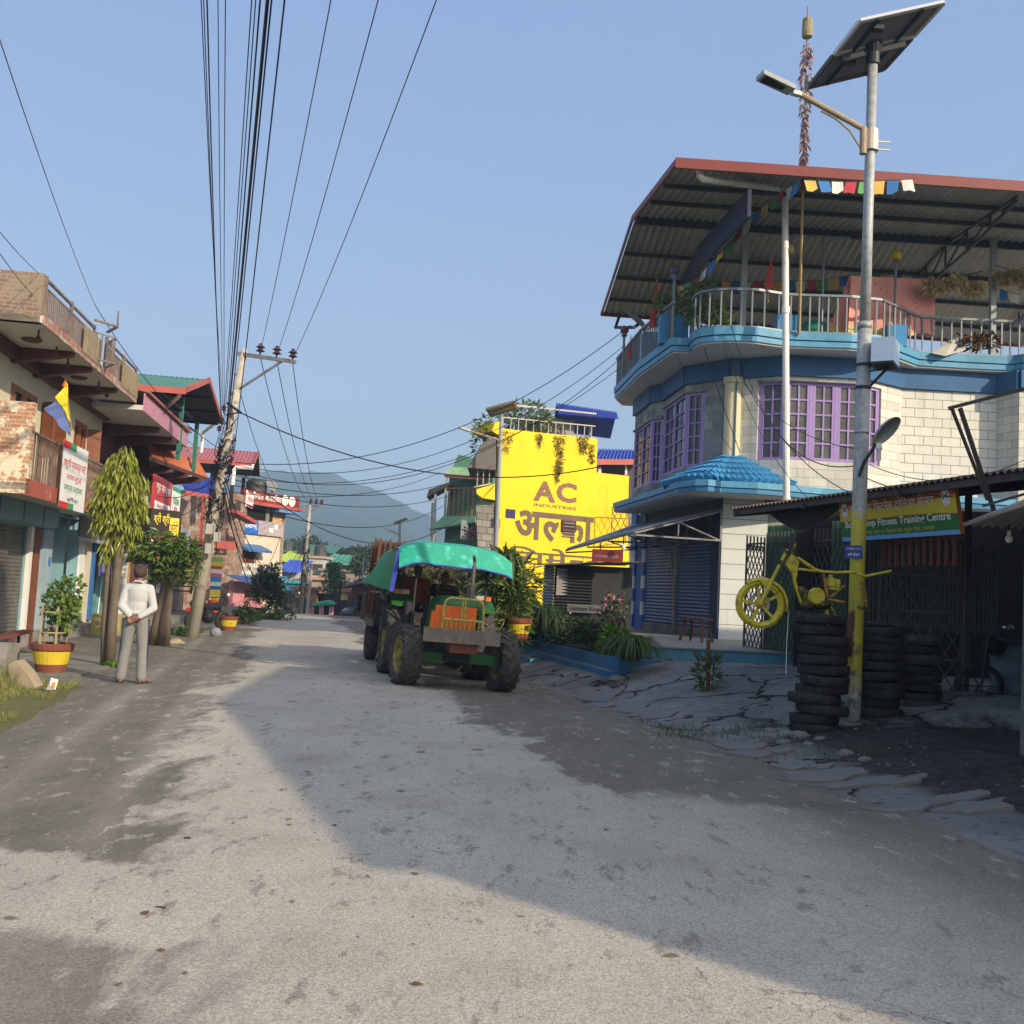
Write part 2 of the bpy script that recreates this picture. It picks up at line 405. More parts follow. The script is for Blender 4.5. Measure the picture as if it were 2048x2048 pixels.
ny = math_(t, 'ADD', Y_, math_(t, 'MULTIPLY', math_(t, 'SUBTRACT', n1, .5), 5))
nc = math_(t, 'ADD', c_, math_(t, 'MULTIPLY', math_(t, 'SUBTRACT', n1, .5), 1.6))
right = mixc(t, ramp(t, ny, 11.9, 12.5), mixc(t, math_(t, 'MULTIPLY', ramp(t, nc, 5.3, 5.7), .93), conc, earth), conc)
left = mixc(t, ramp(t, Y_, 13.9, 14.4), soil, kerbc)
near = mixc(t, ramp(t, c_, 0, .1), left, right)
col = mixc(t, ramp(t, Y_, 60, 75), near, field)
t.links.new(col, b.inputs['Base Color']); b.inputs['Roughness'].default_value = .9; b.inputs['Specular IOR Level'].default_value = .2
bump(t, b, math_(t, 'SUBTRACT', math_(t, 'ADD', n2, math_(t, 'MULTIPLY', n3, .4)), gcr), .7, .03)
m.build('ground', gm, kind='structure', smooth=True)
# --- road sheet
def left_edge(y):
    e = -2.4 - .6 * sm(13.8, 16, y) - .5 * sm(16, 19, y) * (1 - sm(25, 31, y)) + (max(0, y - 25) * .145 if y < 60 else 5.07)
    return e + .14 * mn.noise(V((y * .8, 0, 0))) + .06 * mn.noise(V((y * 3, 4, 0)))
def right_edge(y):
    return 4.88 + .12 * mn.noise(V((y * .7, 9, 0))) + .05 * mn.noise(V((y * 3.3, 2, 0))) - .25 * sm(22, 30, y)
ry = axis(-3, 34, .2, -60, 240, 1.09); m = MB(); K = 22
for y in ry:
    a, bb = left_edge(y), right_edge(y)
    for i in range(K + 1):
        c = a + (bb - a) * i / K; x = (c - .22 * y) / .975
        m.v.append((x, y, gz(x, y) + (.016 if 0 < i < K else .001) + .004 * mn.noise(V((x, y, 0)))))
for j in range(len(ry) - 1):
    for i in range(K): m.f.append((j * (K + 1) + i, j * (K + 1) + i + 1, (j + 1) * (K + 1) + i + 1, (j + 1) * (K + 1) + i))
am, t, b = newmat('asphalt')
P = N(t, 'NewGeometry').outputs['Position']; sp = N(t, 'SeparateXYZ'); t.links.new(P, sp.inputs[0]); X_, Y_ = sp.outputs[0], sp.outputs[1]
c_ = math_(t, 'ADD', math_(t, 'MULTIPLY', X_, .975), math_(t, 'MULTIPLY', Y_, .22))
# noise stretched along the street, and fine grit
mp = N(t, 'Mapping'); mp.inputs['Rotation'].default_value = (0, 0, math.radians(-12.8)); mp.inputs['Scale'].default_value = (1, .42, 1); t.links.new(P, mp.inputs[0])
nb = noise(t, mp.outputs[0], .55, 7, .66); nm_ = noise(t, mp.outputs[0], 2.6, 7, .72); ng = noise(t, P, 90, 2, .5); ngg = noise(t, P, 140, 2, .5)
vor = N(t, 'TexVoronoi'); vor.inputs['Scale'].default_value = 150; t.links.new(P, vor.inputs['Vector'])
w1 = math_(t, 'ADD', math_(t, 'MULTIPLY', math_(t, 'SUBTRACT', nb, .5), 3.0), math_(t, 'MULTIPLY', math_(t, 'SUBTRACT', nm_, .5), .9))
cw = math_(t, 'ADD', c_, w1)
# dark newer surface left of c=-.55, right of c=2.5; light worn band between, light again in the left foreground
darkL = math_(t, 'MULTIPLY', math_(t, 'SUBTRACT', 1.0, ramp(t, cw, -.72, -.45)), ramp(t, math_(t, 'ADD', Y_, w1), 5.4, 5.55))
darkL2 = math_(t, 'MULTIPLY', math_(t, 'SUBTRACT', 1.0, ramp(t, math_(t, 'ADD', c_, math_(t, 'MULTIPLY', w1, .8)), -.5, -.2)), math_(t, 'SUBTRACT', 1.0, ramp(t, math_(t, 'ADD', Y_, math_(t, 'MULTIPLY', w1, .5)), 4.35, 4.5)))
darkR = math_(t, 'MULTIPLY', ramp(t, cw, 2.45, 2.62), math_(t, 'MAXIMUM', ramp(t, math_(t, 'ADD', Y_, w1), 7.6, 8.2), math_(t, 'MULTIPLY', ramp(t, cw, 2.9, 4.3), .9)))
dark = math_(t, 'MAXIMUM', math_(t, 'MAXIMUM', darkL, math_(t, 'MULTIPLY', darkL2, .8)), darkR)
trk = math_(t, 'MULTIPLY', math_(t, 'MAXIMUM', ramp(t, math_(t, 'ABSOLUTE', math_(t, 'ADD', c_, 1.75)), .22, .0), ramp(t, math_(t, 'ABSOLUTE', math_(t, 'ADD', c_, .95)), .2, .0)), .35); dark = math_(t, 'MULTIPLY', dark, math_(t, 'SUBTRACT', 1.0, math_(t, 'MULTIPLY', trk, ramp(t, nb, .35, .6)))); nq = noise(t, mp.outputs[0], 5.5, 6, .75); spots = math_(t, 'MAXIMUM', ramp(t, nm_, .625, .65), math_(t, 'MULTIPLY', ramp(t, nq, .575, .63), .8))                                    # worn-through / stained spots everywhere
dark = math_(t, 'ABSOLUTE', math_(t, 'SUBTRACT', dark, math_(t, 'MULTIPLY', spots, .75)))
nsx = noise(t, P, .9, 5, .65); lightc = mixc(t, ramp(t, nb, .3, .7), (.36, .335, .28), (.49, .455, .38))
darkc = mixc(t, ramp(t, nm_, .3, .7), (.115, .104, .083), (.195, .175, .14))
lightc = mixc(t, math_(t, 'MULTIPLY', ramp(t, nsx, .5, .7), .45), lightc, (.26, .225, .17)); dust = mixc(t, math_(t, 'MULTIPLY', ramp(t, nb, .58, .68), .5), darkc, (.21, .175, .13))
col = mixc(t, dark, lightc, dust)
grit = mixc(t, ramp(t, ng, .35, .65), (.72, .72, .72), (1.22, 1.22, 1.22))
col = mixc(t, 1.0, col, grit, 'MULTIPLY'); col = mixc(t, math_(t, 'MULTIPLY', ramp(t, ngg, .60, .72), .45), col, (.05, .045, .04))
col = mixc(t, math_(t, 'MULTIPLY', ramp(t, vor.outputs['Distance'], .16, .05), .5), col, (.5, .49, .46))
# cracks
vc = N(t, 'TexVoronoi', feature='DISTANCE_TO_EDGE'); vc.inputs['Scale'].default_value = .9
wv = N(t, 'VectorMath', operation='ADD'); wn = N(t, 'TexNoise'); wn.inputs['Scale'].default_value = 3; wn.inputs['Detail'].default_value = 5; t.links.new(P, wn.inputs['Vector'])
wsc = N(t, 'VectorMath', operation='SCALE'); wsc.inputs['Scale'].default_value = .9; t.links.new(wn.outputs['Color'], wsc.inputs[0]); t.links.new(P, wv.inputs[0]); t.links.new(wsc.outputs[0], wv.inputs[1]); t.links.new(wv.outputs[0], vc.inputs['Vector'])
crack = math_(t, 'MULTIPLY', math_(t, 'SUBTRACT', 1.0, ramp(t, vc.outputs['Distance'], .0, .012)), ramp(t, nb, .5, .62))
col = mixc(t, math_(t, 'MULTIPLY', crack, .7), col, (.04, .037, .033))
st = noise(t, P, 3.1, 2, .4); col = mixc(t, math_(t, 'MULTIPLY', ramp(t, st, .735, .76), .8), col, (.11, .075, .045))
t.links.new(col, b.inputs['Base Color']); b.inputs['Roughness'].default_value = .82; b.inputs['Specular IOR Level'].default_value = .35
bump(t, b, math_(t, 'ADD', math_(t, 'ADD', math_(t, 'MULTIPLY', ng, .6), vor.outputs['Distance']), math_(t, 'MULTIPLY', crack, -.8)), .35, .008)
m.build('road', am, kind='structure', smooth=True)
# --- hills across the valley
RP = [(300, 1010), (420, 985), (500, 968), (530, 959), (562, 946), (590, 953), (615, 950), (640, 944), (662, 947), (690, 962), (720, 974), (742, 981), (775, 993), (805, 1003), (840, 1024), (880, 1048), (930, 1078), (1000, 1100), (1150, 1120), (1400, 1130)]
rx = [(-900, 40)] + [((lambda p: (p.x, p.z + 13))(W(u, v, 1150))) for u, v in RP] + [(1200, 60)]
def ridge_h(x):
    for (a, za), (b_, zb) in zip(rx, rx[1:]):
        if a <= x <= b_: return za + (zb - za) * (x - a) / (b_ - a)
    return 60
m = MB(); XS = [-900 + i * 9 for i in range(200)]; YS = [330 + j * 20 for j in range(64)]
for y in YS:
    f = sm(350, 1150, y) * min(1, y / 1150) if y < 1150 else 1 - .35 * sm(1150, 1600, y)
    for x in XS:
        xx = x * 1150 / max(y, 700)   # spurs fan out towards the viewer
        h = ridge_h(x) * f * (1 + .25 * (1 - f) * mn.noise(V((x * .012, y * .004, 1)))) + 14 * mn.noise(V((x * .013, y * .006, 0))) * sm(400, 800, y) * (1 if y < 1050 else .35)
        h += 5 * mn.noise(V((x * .05, y * .03, 7))) * f + (2.6 * abs(mn.noise(V((x * .31, y * .31, 2)))) * f)
        m.v.append((x, y, -13 + h))
for j in range(len(YS) - 1):
    for i in range(len(XS) - 1):
        q = j * len(XS) + i; m.f.append((q, q + 1, q + 1 + len(XS), q + len(XS)))
hm, t, b = newmat('forest_slope'); P = N(t, 'NewGeometry').outputs['Position']
n1 = noise(t, P, .02, 8, .7); n2 = noise(t, P, .09, 6, .7)
col = mixc(t, ramp(t, n2, .38, .62), (.008, .022, .012), (.065, .10, .035)); col = mixc(t, ramp(t, n1, .60, .66), col, (.13, .15, .06))
t.links.new(col, b.inputs['Base Color']); b.inputs['Roughness'].default_value = 1; b.inputs['Specular IOR Level'].default_value = 0
bump(t, b, n2, 1., 12)
m.build('hills', hm, kind='structure', smooth=True)
# --- haze
hz, t, b = newmat('haze_air'); t.nodes.remove(b); pv = N(t, 'VolumePrincipled'); pv.inputs['Color'].default_value = (.50, .74, 1, 1)
pv.inputs['Density'].default_value = .00105; pv.inputs['Anisotropy'].default_value = .1; t.links.new(pv.outputs[0], t.nodes['Material Output'].inputs['Volume'])
MB().box((0, 1050, 64), (5200, 2960, 164)).build('haze', hz, kind='stuff')
# ================================================================== LEFT SIDE OF THE STREET
galv_l = M('rail_grey', (.32, .34, .34), .5)
brown = M('brown_paint', (.13, .045, .035), .6, dirt=(.08, .05, .04)); cream = M('cream_wall', (.62, .58, .44), .85, .12, dirt=(.35, .32, .26), dirtamt=.2, streak=True)
soffit = M('soffit_paint', (.55, .54, .5), .85, .12); darkwood = M('dark_door_wood', (.20, .065, .03), .55, .3, 5)
black = M('near_black', (.012, .012, .013), .6); steelgrey = M('grey_steel', (.28, .28, .27), .5, metal=.3, dirt=(.15, .09, .06))
darkrail = M('weathered_rail', (.17, .13, .11), .6, .3, dirt=(.3, .22, .15))
glass = M('window_glass', (.05, .055, .06), .08, .3, 1.2, bmp=0, spec=.7); white = M('white_paint', (.78, .77, .74), .6, .06, dirt=(.5, .47, .42), dirtamt=.15)
redfascia = M('red_fascia', (.33, .085, .055), .6, dirt=(.5, .35, .28), dirtamt=.15)
shuttergrey = M('shutter_grey', (.16, .155, .145), .45, .2, metal=.35, dirt=(.1, .07, .05)); concrete = M('concrete', (.28, .27, .24), .9, .25, dirt=(.12, .11, .09), bmp=.3)
bluew = M('pale_blue_paint', (.22, .40, .46), .6, .12, dirt=(.4, .42, .4), dirtamt=.15); blue = M('blue_paint', (.05, .16, .42), .55)
bk = MBrick('peeling_brick', (.42, .17, .08), (.5, .26, .14), (.5, .42, .32), .23, .075, .012, plaster=(.66, .58, .42), pamt=.38)
bk2 = MBrick('mossy_brick', (.30, .16, .11), (.22, .15, .12), (.3, .26, .22), .23, .075, .014, plaster=(.27, .22, .16), pamt=.45)
def shutter(name, parent, a, b, z0, z1, mat, pitch=.07, amp=.012):
    """roller shutter slats between plan points a,b"""
    a = V((a[0], a[1], 0)); b = V((b[0], b[1], 0)); d = (b - a).normalized(); n = V((d.y, -d.x, 0)); m = MB(); k = int((z1 - z0) / pitch); pts = []
    for i in range(k * 4 + 1):
        z = z0 + (z1 - z0) * i / (k * 4); o = (0, .7, 1, .7)[i % 4] * amp; pts.append((o, z))
    vs = [a + n * o + V((0, 0, z)) for o, z in pts] + [b + n * o + V((0, 0, z)) for o, z in pts]; q = len(pts)
    m.add(vs, [(i, i + q, i + q + 1, i + 1) for i in range(q - 1)])
    return m.build(name, mat, parent)
def wall(mb, a, b, z0, z1, th, ops=()):
    """vertical wall between plan points with rectangular openings (t0,t1,zb,zt) in metres along; thickness behind (left normal)"""
    a = V((a[0], a[1], 0)); b = V((b[0], b[1], 0)); ln = (b - a).length; d = (b - a) / ln; cuts = sorted({0, ln, *[o[0] for o in ops], *[o[1] for o in ops]})
    for t0, t1 in zip(cuts, cuts[1:]):
        o = [q for q in ops if q[0] <= t0 + 1e-5 and q[1] >= t1 - 1e-5]
        if not o: mb.plate(a + d * t0, a + d * t1, z0, z1, th)
        else:
            zb, zt = o[0][2], o[0][3]
            if zb > z0 + .01: mb.plate(a + d * t0, a + d * t1, z0, zb, th)
            if zt < z1 - .01: mb.plate(a + d * t0, a + d * t1, zt, z1, th)
    return mb
def casement(parent, a, b, z0, z1, ncas, nc, nr, fm, gmat=None, fw=.06, mw_=.03, dep=.05, name='window', back=.0, muntin=True):
    """window: frame mesh part + pane sub-part, in the plane of plan points a,b (outer face towards right-hand normal)"""
    gmat = gmat or glass
    a = V((a[0], a[1], 0)); b = V((b[0], b[1], 0)); ln = (b - a).length; d = (b - a) / ln; n = V((d.y, -d.x, 0)); m = MB()
    def bx(t0, t1, y0, y1, dp, o=0.):
        p = a + d * t0 - n * back + n * o; q = a + d * t1 - n * back + n * o
        pl = [p, q, q - n * dp, p - n * dp]; m.hexa([k + V((0, 0, y0)) for k in pl], [k + V((0, 0, y1)) for k in pl])
    bx(0, ln, z0, z0 + fw, dep); bx(0, ln, z1 - fw, z1, dep); bx(0, fw, z0 + fw, z1 - fw, dep); bx(ln - fw, ln, z0 + fw, z1 - fw, dep)
    w = (ln - fw * (ncas + 1)) / ncas
    for k in range(1, ncas): bx(fw * k + w * k, fw * (k + 1) + w * k, z0 + fw, z1 - fw, dep)
    for k in range(ncas):
        s0 = fw * (k + 1) + w * k
        st = fw * .75
        bx(s0 + .004, s0 + st, z0 + fw, z1 - fw, dep * .6, -.004); bx(s0 + w - st, s0 + w - .004, z0 + fw, z1 - fw, dep * .6, -.004)
        if muntin:
            for c in range(1, nc): x = s0 + w * c / nc; bx(x - mw_ / 2, x + mw_ / 2, z0 + fw, z1 - fw, dep * .4, -.010)
            for r in range(1, nr): z = z0 + fw + (z1 - z0 - 2 * fw) * r / nr; bx(s0 + st, s0 + w - st, z - mw_ / 2, z + mw_ / 2, dep * .35, -.013)
    f = m.build(name, fm, parent)
    g = MB(); p = a + d * fw - n * (back + dep * .8); q = b - d * fw - n * (back + dep * .8)
    g.quad(p + V((0, 0, z0 + fw)), q + V((0, 0, z0 + fw)), q + V((0, 0, z1 - fw)), p + V((0, 0, z1 - fw))); g.build('pane', gmat, f)
    return f
def railing(m, pts, h, r=.022, gap=.12, bal=.011, bottom=.06, mid=None):
    """top rail + bottom rail + balusters along a polyline of 3D points"""
    for p, q in zip(pts, pts[1:]):
        p, q = V(p), V(q); up = V((0, 0, 1)); m.bar(p + up * h, q + up * h, r * 2.4, r * 1.8); m.bar(p + up * bottom, q + up * bottom, r * 1.4)
        if mid: m.bar(p + up * mid, q + up * mid, r * 1.2)
        L_ = (q - p).length; k = max(1, int(L_ / gap))
        for i in range(k): c = p.lerp(q, (i + .5) / k); m.bar(c + up * bottom, c + up * (mid or h), bal * 2)
    return m
# ---------------------------------------------------------------- A: balcony house
A = thing('balcony_house', 'two storey cream house with brick ended balcony, brown beams and railed roof terrace', 'house', L(0, 0, 0))
zB, zR = 2.98, 5.86; FD = -1.15; SE = 7.7; SW = 9.6
def Lbox(m, s0, s1, d0, d1, z0, z1): return m.hexa([L(s0, d0, z0), L(s1, d0, z0), L(s1, d1, z0), L(s0, d1, z0)], [L(s0, d0, z1), L(s1, d0, z1), L(s1, d1, z1), L(s0, d1, z1)])
m = MB(); wall(m, L(0.1, FD, 0), L(SW, FD, 0), zB, zR - .12, .25, [(2.3, 3.9, zB + .85, zB + 2.1), (4.3, 4.75, zB, zB + 2.1), (5.2, 6.1, zB, zB + 2.15), (6.9, 8.1, zB, zB + 2.15)])
m.plate(L(.1, FD - 6, 0), L(.1, FD - .25, 0), 0, zR - .12, -.25); m.plate(L(SW, FD - 6, 0), L(SW, FD - .25, 0), 0, zR - .12, .25); m.build('wall', cream, A)
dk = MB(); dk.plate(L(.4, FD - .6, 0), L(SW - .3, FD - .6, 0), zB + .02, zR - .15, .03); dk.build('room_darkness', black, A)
orgw = M('orange_brown_frame', (.30, .10, .04), .5, .25, 5)
casement(A, L(2.4, FD, 0), L(4.0, FD, 0), zB + .85, zB + 2.1, 2, 1, 1, orgw, glass, .12, .04, .08, 'window', back=-.02)
casement(A, L(4.4, FD, 0), L(4.85, FD, 0), zB, zB + 2.1, 1, 1, 2, orgw, glass, .06, .04, .08, 'window', back=.03)
casement(A, L(5.3, FD, 0), L(6.2, FD, 0), zB, zB + 2.15, 1, 1, 2, darkwood, glass, .12, .05, .08, 'door', back=.02)
casement(A, L(7.0, FD, 0), L(8.2, FD, 0), zB, zB + 2.15, 2, 1, 2, orgw, glass, .12, .05, .08, 'door', back=.02)
for s0, s1, zz0 in ((4.4, 4.1, .9), (5.3, 5.05, .02), (8.2, 8.45, .02)):
    mm = MB(); mm.plate(L(s0, FD + .02, 0), L(s0 + (s1 - s0) * .5, FD + .30, 0), zB + zz0, zB + 2.08, .035); mm.build('shutter_leaf', darkwood, A)
m = MB(); Lbox(m, 5.7, 6.7, FD, FD + .002, zB + 2.25, zB + 2.4)
m = MB(); Lbox(m, 0, 7.6, FD - .25, 0, zB - .12, zB); m.build('balcony_slab', soffit, A)
m = MB(); m.plate(L(.0, .02, 0), L(7.6, .02, 0), zB - .20, zB + .08, .03); m.build('fascia', redfascia, A)
m = MB(); Lbox(m, 0, SE, FD - 6, .02, zR - .12, zR); Lbox(m, SE, SW, FD - 6, FD + .1, zR - .12, zR); m.build('roof_slab', soffit, A)
m = MB(); m.plate(L(0, .05, 0), L(SE, .05, 0), zR - .15, zR + .02, .03)
m.build('roof_edge', MBrick('crumbling_edge', (.36, .12, .08), (.45, .2, .14), (.35, .3, .26), .3, .16, .02, plaster=(.45, .40, .33), pamt=.3), A)
for k, s0 in enumerate((2.2, 3.6, 5.9)):
    m = MB(); m.hexa([L(s0, FD, zR - .42), L(s0 + .2, FD, zR - .42), L(s0 + .2, -.05, zR - .2), L(s0, -.05, zR - .2)], [L(s0, FD, zR - .123), L(s0 + .2, FD, zR - .123), L(s0 + .2, -.05, zR - .123), L(s0, -.05, zR - .123)]); m.build('soffit_beam', brown, A)
m = MB(); Lbox(m, .1, SW, FD + .01, FD + .16, zR - .36, zR - .124); m.build('wall_beam', brown, A)
for s0, d0 in ((1.4, -.55), (4.9, -.6)):
    mm = MB(); mm.lathe(L(s0, d0, zR - .19), [(.02, 0), (.13, .02), (.18, .05), (.18, .068)], 16); mm.build('ceiling_lamp', brown, A)
for s0, d0 in ((.6, -.2), (1.9, -.25), (2.9, -.3), (5.2, -.25), (6.2, -.3)):
    m = MB(); m.lathe(L(s0, d0, zR - .3), [(.03, 0), (.055, .03), (.02, .09), (.02, .177)], 8); m.build('hanging_hook', brown, A)
m = MB(); Lbox(m, 0, .14, FD - 1.5, .02, zB - .18, zB + 1.38); m.build('balcony_parapet', bk, A)
m = MB(); railing(m, [L(.14, -.03, zB), L(7.6, -.03, zB)], .9, gap=.15, bal=.012); m.build('balcony_railing', darkrail, A)
m = MB(); Lbox(m, 0, .16, FD - 6, -.02, zR - .12, zR + .74); m.build('roof_parapet', bk2, A)
m = MB(); railing(m, [L(.18, -.02, zR), L(3.55, -.02, zR)], .68, gap=.115, mid=.54); railing(m, [L(3.55, -.02, zR), L(4.0, .32, zR), L(4.6, -.02, zR)], .85, gap=.115, mid=.6); railing(m, [L(4.6, -.02, zR), L(SE, -.02, zR)], .68, gap=.115, mid=.54)
for s0 in (.18, 1.8, 3.55, 4.6, 6.3, SE): m.bar(L(s0, -.02, zR), L(s0, -.02, zR + .74), .05)
m.bar(L(4.0, .32, zR + .85), L(4.05, .3, zR + 1.2), .03); m.build('terrace_railing', darkrail, A)
brd = M('weathered_board', (.22, .18, .12), .8, .35, 4)
for s0, s1, h in ((2.5, 3.9, .50), (5.9, SE, .52)):
    m = MB(); m.sheet(L(s0, .06, zR - .04), L(s1, .06, zR - .04), L(s1, .06, zR + h), L(s0, .06, zR + h), int((s1 - s0) / .11), .012); m.build('railing_boards', brd, A)
# ground floor
m = MB(); Lbox(m, 0, SW, FD - 6, FD + .35, -.1, .26); m.build('plinth', concrete, A)
gb = MB(); wall(gb, L(.1, FD, 0), L(SW, FD, 0), .26, zB - .12, .25, [(.1, 4.1, .26, 2.4), (5.7, 8.2, .26, 2.8)]); gb.build('shop_wall', bluew, A)
shutter('roller_shutter', A, L(.2, FD - .06, 0), L(4.2, FD - .06, 0), .26, 2.44, shuttergrey, .08, .016)
m = MB(); m.hexa([L(0.1, FD + .002, 2.42), L(5.35, FD + .002, 2.42), L(5.35, FD + .28, 2.46), L(.1, FD + .28, 2.46)], [L(.1, FD + .002, zB - .13), L(5.35, FD + .002, zB - .13), L(5.35, FD + .28, zB - .13), L(.1, FD + .28, zB - .13)]); m.build('shop_header', bluew, A)
m = MB()
for s0 in (1.5, 2.9, 4.2): m.plate(L(s0, FD + .29, 0), L(s0 + .03, FD + .29, 0), 2.45, zB - .14, .01)
m.build('header_seam', M('seam_grey', (.08, .13, .15), .7), A)
m = MB(); m.plate(L(4.2, FD + .08, 0), L(4.38, FD + .08, 0), .2, 2.42, .2); m.build('post', white, A)
m = MB(); m.plate(L(4.42, FD + .05, 0), L(5.0, FD + .05, 0), .26, 2.4, .12); m.build('wooden_panel', darkwood, A)
m = MB(); m.plate(L(5.05, FD + .09, 0), L(5.75, FD + .09, 0), .15, 2.42, .3); po = m.build('post', M('post_pale_blue', (.30, .42, .50), .7, .2, 2, dirt=(.5, .45, .35), dirtamt=.3, streak=True), A)
m = MB(); m.plate(L(5.5, FD + .10, 0), L(5.66, FD + .10, 0), 1.62, 1.82, .01); m.build('number_plate', blue, po)
m = MB(); m.plate(L(5.8, FD - .30, 0), L(8.25, FD - .30, 0), .26, 2.9, .05); dr = m.build('shop_door', bluew, A)
m = MB(); m.quad(L(6.4, FD - .296, 1.15), L(6.95, FD - .296, 1.15), L(6.95, FD - .296, 1.65), L(6.4, FD - .296, 1.65)); pq = m.build('poster', M('poster_paper', (.55, .6, .55), .8), dr)
lettering('लाभ', L(6.5, FD - .292, 1.45), LE, (0, 0, 1), .35, .12, M('poster_orange', (.55, .3, .15)), dr, dev=True)
m = MB(); m.quad(L(6.42, FD - .293, 1.18), L(6.93, FD - .293, 1.18), L(6.93, FD - .293, 1.3), L(6.42, FD - .293, 1.3)); m.build('poster_band', M('poster_blue', (.1, .3, .5), .8), dr)
m = MB(); m.plate(L(8.3, FD + .05, 0), L(8.75, FD + .05, 0), .15, 2.3, .3); m.build('post', white, A)
m = MB(); m.plate(L(8.85, FD + .05, 0), L(9.4, FD + .05, 0), .15, 2.5, .3); m.build('post', cream, A)
bs_ = M('grey_sign_panel', (.14, .15, .14), .6, .3)
for k in range(3): m = MB(); m.plate(L(6.9 + .95 * k, FD + .34, 0), L(7.8 + .95 * k, FD + .34, 0), 2.36, 2.84, .04); m.build('sign_panel', bs_, A)
m = MB(); m.plate(L(6.9, FD + .345, 0), L(9.7, FD + .345, 0), 2.27, 2.355, .05); m.build('sign_strip', M('strip_grey', (.35, .38, .38), .6), A)
sgn = thing('shop_sign', 'purple shop sign with white price panels beside the blue framed shop door', 'sign', L(10.1, FD + .1, 1.5))
m = MB(); m.plate(L(9.75, FD + .22, 0), L(10.95, FD + .22, 0), 1.45, 2.12, .05); m.build('panel', M('purple_sign', (.08, .07, .25), .5), sgn)
for a_, z_, w_, h_ in ((9.85, 1.98, .95, .06), (9.85, 1.89, .95, .06), (9.87, 1.55, .38, .26), (10.38, 1.58, .4, .25)): m = MB(); m.plate(L(a_, FD + .225, 0), L(a_ + w_, FD + .225, 0), z_, z_ + h_, .004); m.build('white_panel', white, sgn)
# flag and banner on the balcony
fl = thing('party_flag', 'yellow and blue cloth flag on a thin pole slanting from the balcony', 'flag', L(2.2, 0, zB + .2))
m = MB(); p0 = W(143, 862, 18.9); p1 = W(131, 762, 18.3); m.tube([p0, p1], .015); m.build('pole', M('bamboo', (.45, .33, .15)), fl)
def cloth(parent, cols, name, mat):
    m = MB(); n = len(cols[0])
    for r in cols: m.v += [tuple(p) for p in r]
    for i in range(len(cols) - 1):
        for j in range(n - 1): q = i * n + j; m.f.append((q, q + 1, q + n + 1, q + n))
    return m.build(name, mat, parent, smooth=True)
def fgrid(a, b, c, d, nu, nv, wob):
    out = []
    for i in range(nu + 1):
        r = []
        for j in range(nv + 1):
            p = V(a).lerp(V(b), j / nv).lerp(V(d).lerp(V(c), j / nv), i / nu); w_ = wob * math.sin(j * 1.3 + i * .7); r.append(p + V((.3 * w_, w_, 0)))
        out.append(r)
    return out
top = W(131, 763, 18.3)
cloth(fl, fgrid(W(131, 764, 18.3), W(133, 766, 18.3), W(142, 845, 18.5), W(112, 795, 18.2), 6, 6, .03), 'yellow_cloth', M('yellow_cloth', (.72, .55, .03), .8))
cloth(fl, fgrid(W(112, 796, 18.2), W(139, 835, 18.5), W(138, 872, 18.5), W(90, 818, 18.1), 6, 8, .04), 'blue_cloth', M('blue_cloth', (.10, .14, .33), .8))
m = MB(); m.tri(W(124, 772, 18.29), W(131, 757, 18.29), W(134, 775, 18.29)); m.build('red_tip', M('red_cloth', (.6, .08, .04), .8), fl)
bn = thing('party_banner', 'white printed banner with red and green Nepali lettering tied to the balcony railing', 'banner', L(2.1, .05, zB))
bw = M('banner_white', (.7, .7, .68), .6, .08)
s0, zb = onL(125, 992, .07); s1, zt = onL(171, 897, .07); s0, s1 = 1.75, 3.55; zb = 2.72; zt = 3.98
m = MB(); m.quad(L(s0, .07, zb), L(s1, .07, zb), L(s1, .07, zt), L(s0, .07, zt)); m.quad(L(s0, .06, zt), L(s1, .06, zt), L(s1, .06, zb), L(s0, .06, zb)); m.build('cloth', bw, bn)
redl = M('red_letter', (.55, .03, .03), .7); darkl = M('dark_letter', (.03, .04, .06), .7); greenl = M('green_letter', (.05, .3, .12), .7); yell = M('yellow_letter', (.8, .62, .05), .7); whl = M('white_letter', (.85, .85, .83), .6, .03)
UP = (0, 0, 1)
for txt, z, h, mt, w_ in (('राष्ट्रिय प्रजातन्त्र पार्टी', 3.45, .24, redl, 1.6), ('लमजुङ', 3.24, .13, redl, 1.1), ('सम्पर्क कार्यालय', 3.02, .15, greenl, 1.3), ('बगैंचा', 2.86, .10, darkl, .8)):
    lettering(txt, L(s0 + (s1 - s0 - w_) / 2, .07, z), LE, UP, w_, h, mt, bn, dev=True)
m = MB(); m.quad(L(s0, .073, zt - .14), L(s0 + .5, .073, zt - .14), L(s0 + .5, .073, zt), L(s0, .073, zt)); m.build('red_band', redl, bn); m = MB(); m.quad(L(s0, .073, zb), L(s0 + .6, .073, zb), L(s0 + .6, .073, zb + .12), L(s0, .073, zb + .12)); m.build('red_band', redl, bn)
m = MB(); m.quad(L(s0 + .5, .0731, zt - .14), L(s0 + .9, .0731, zt - .14), L(s0 + .9, .0731, zt), L(s0 + .5, .0731, zt)); m.build('green_band', greenl, bn); m = MB(); m.quad(L(s0 + .6, .0731, zb), L(s0 + 1., .0731, zb), L(s0 + 1., .0731, zb + .12), L(s0 + .6, .0731, zb + .12)); m.build('green_band', greenl, bn)
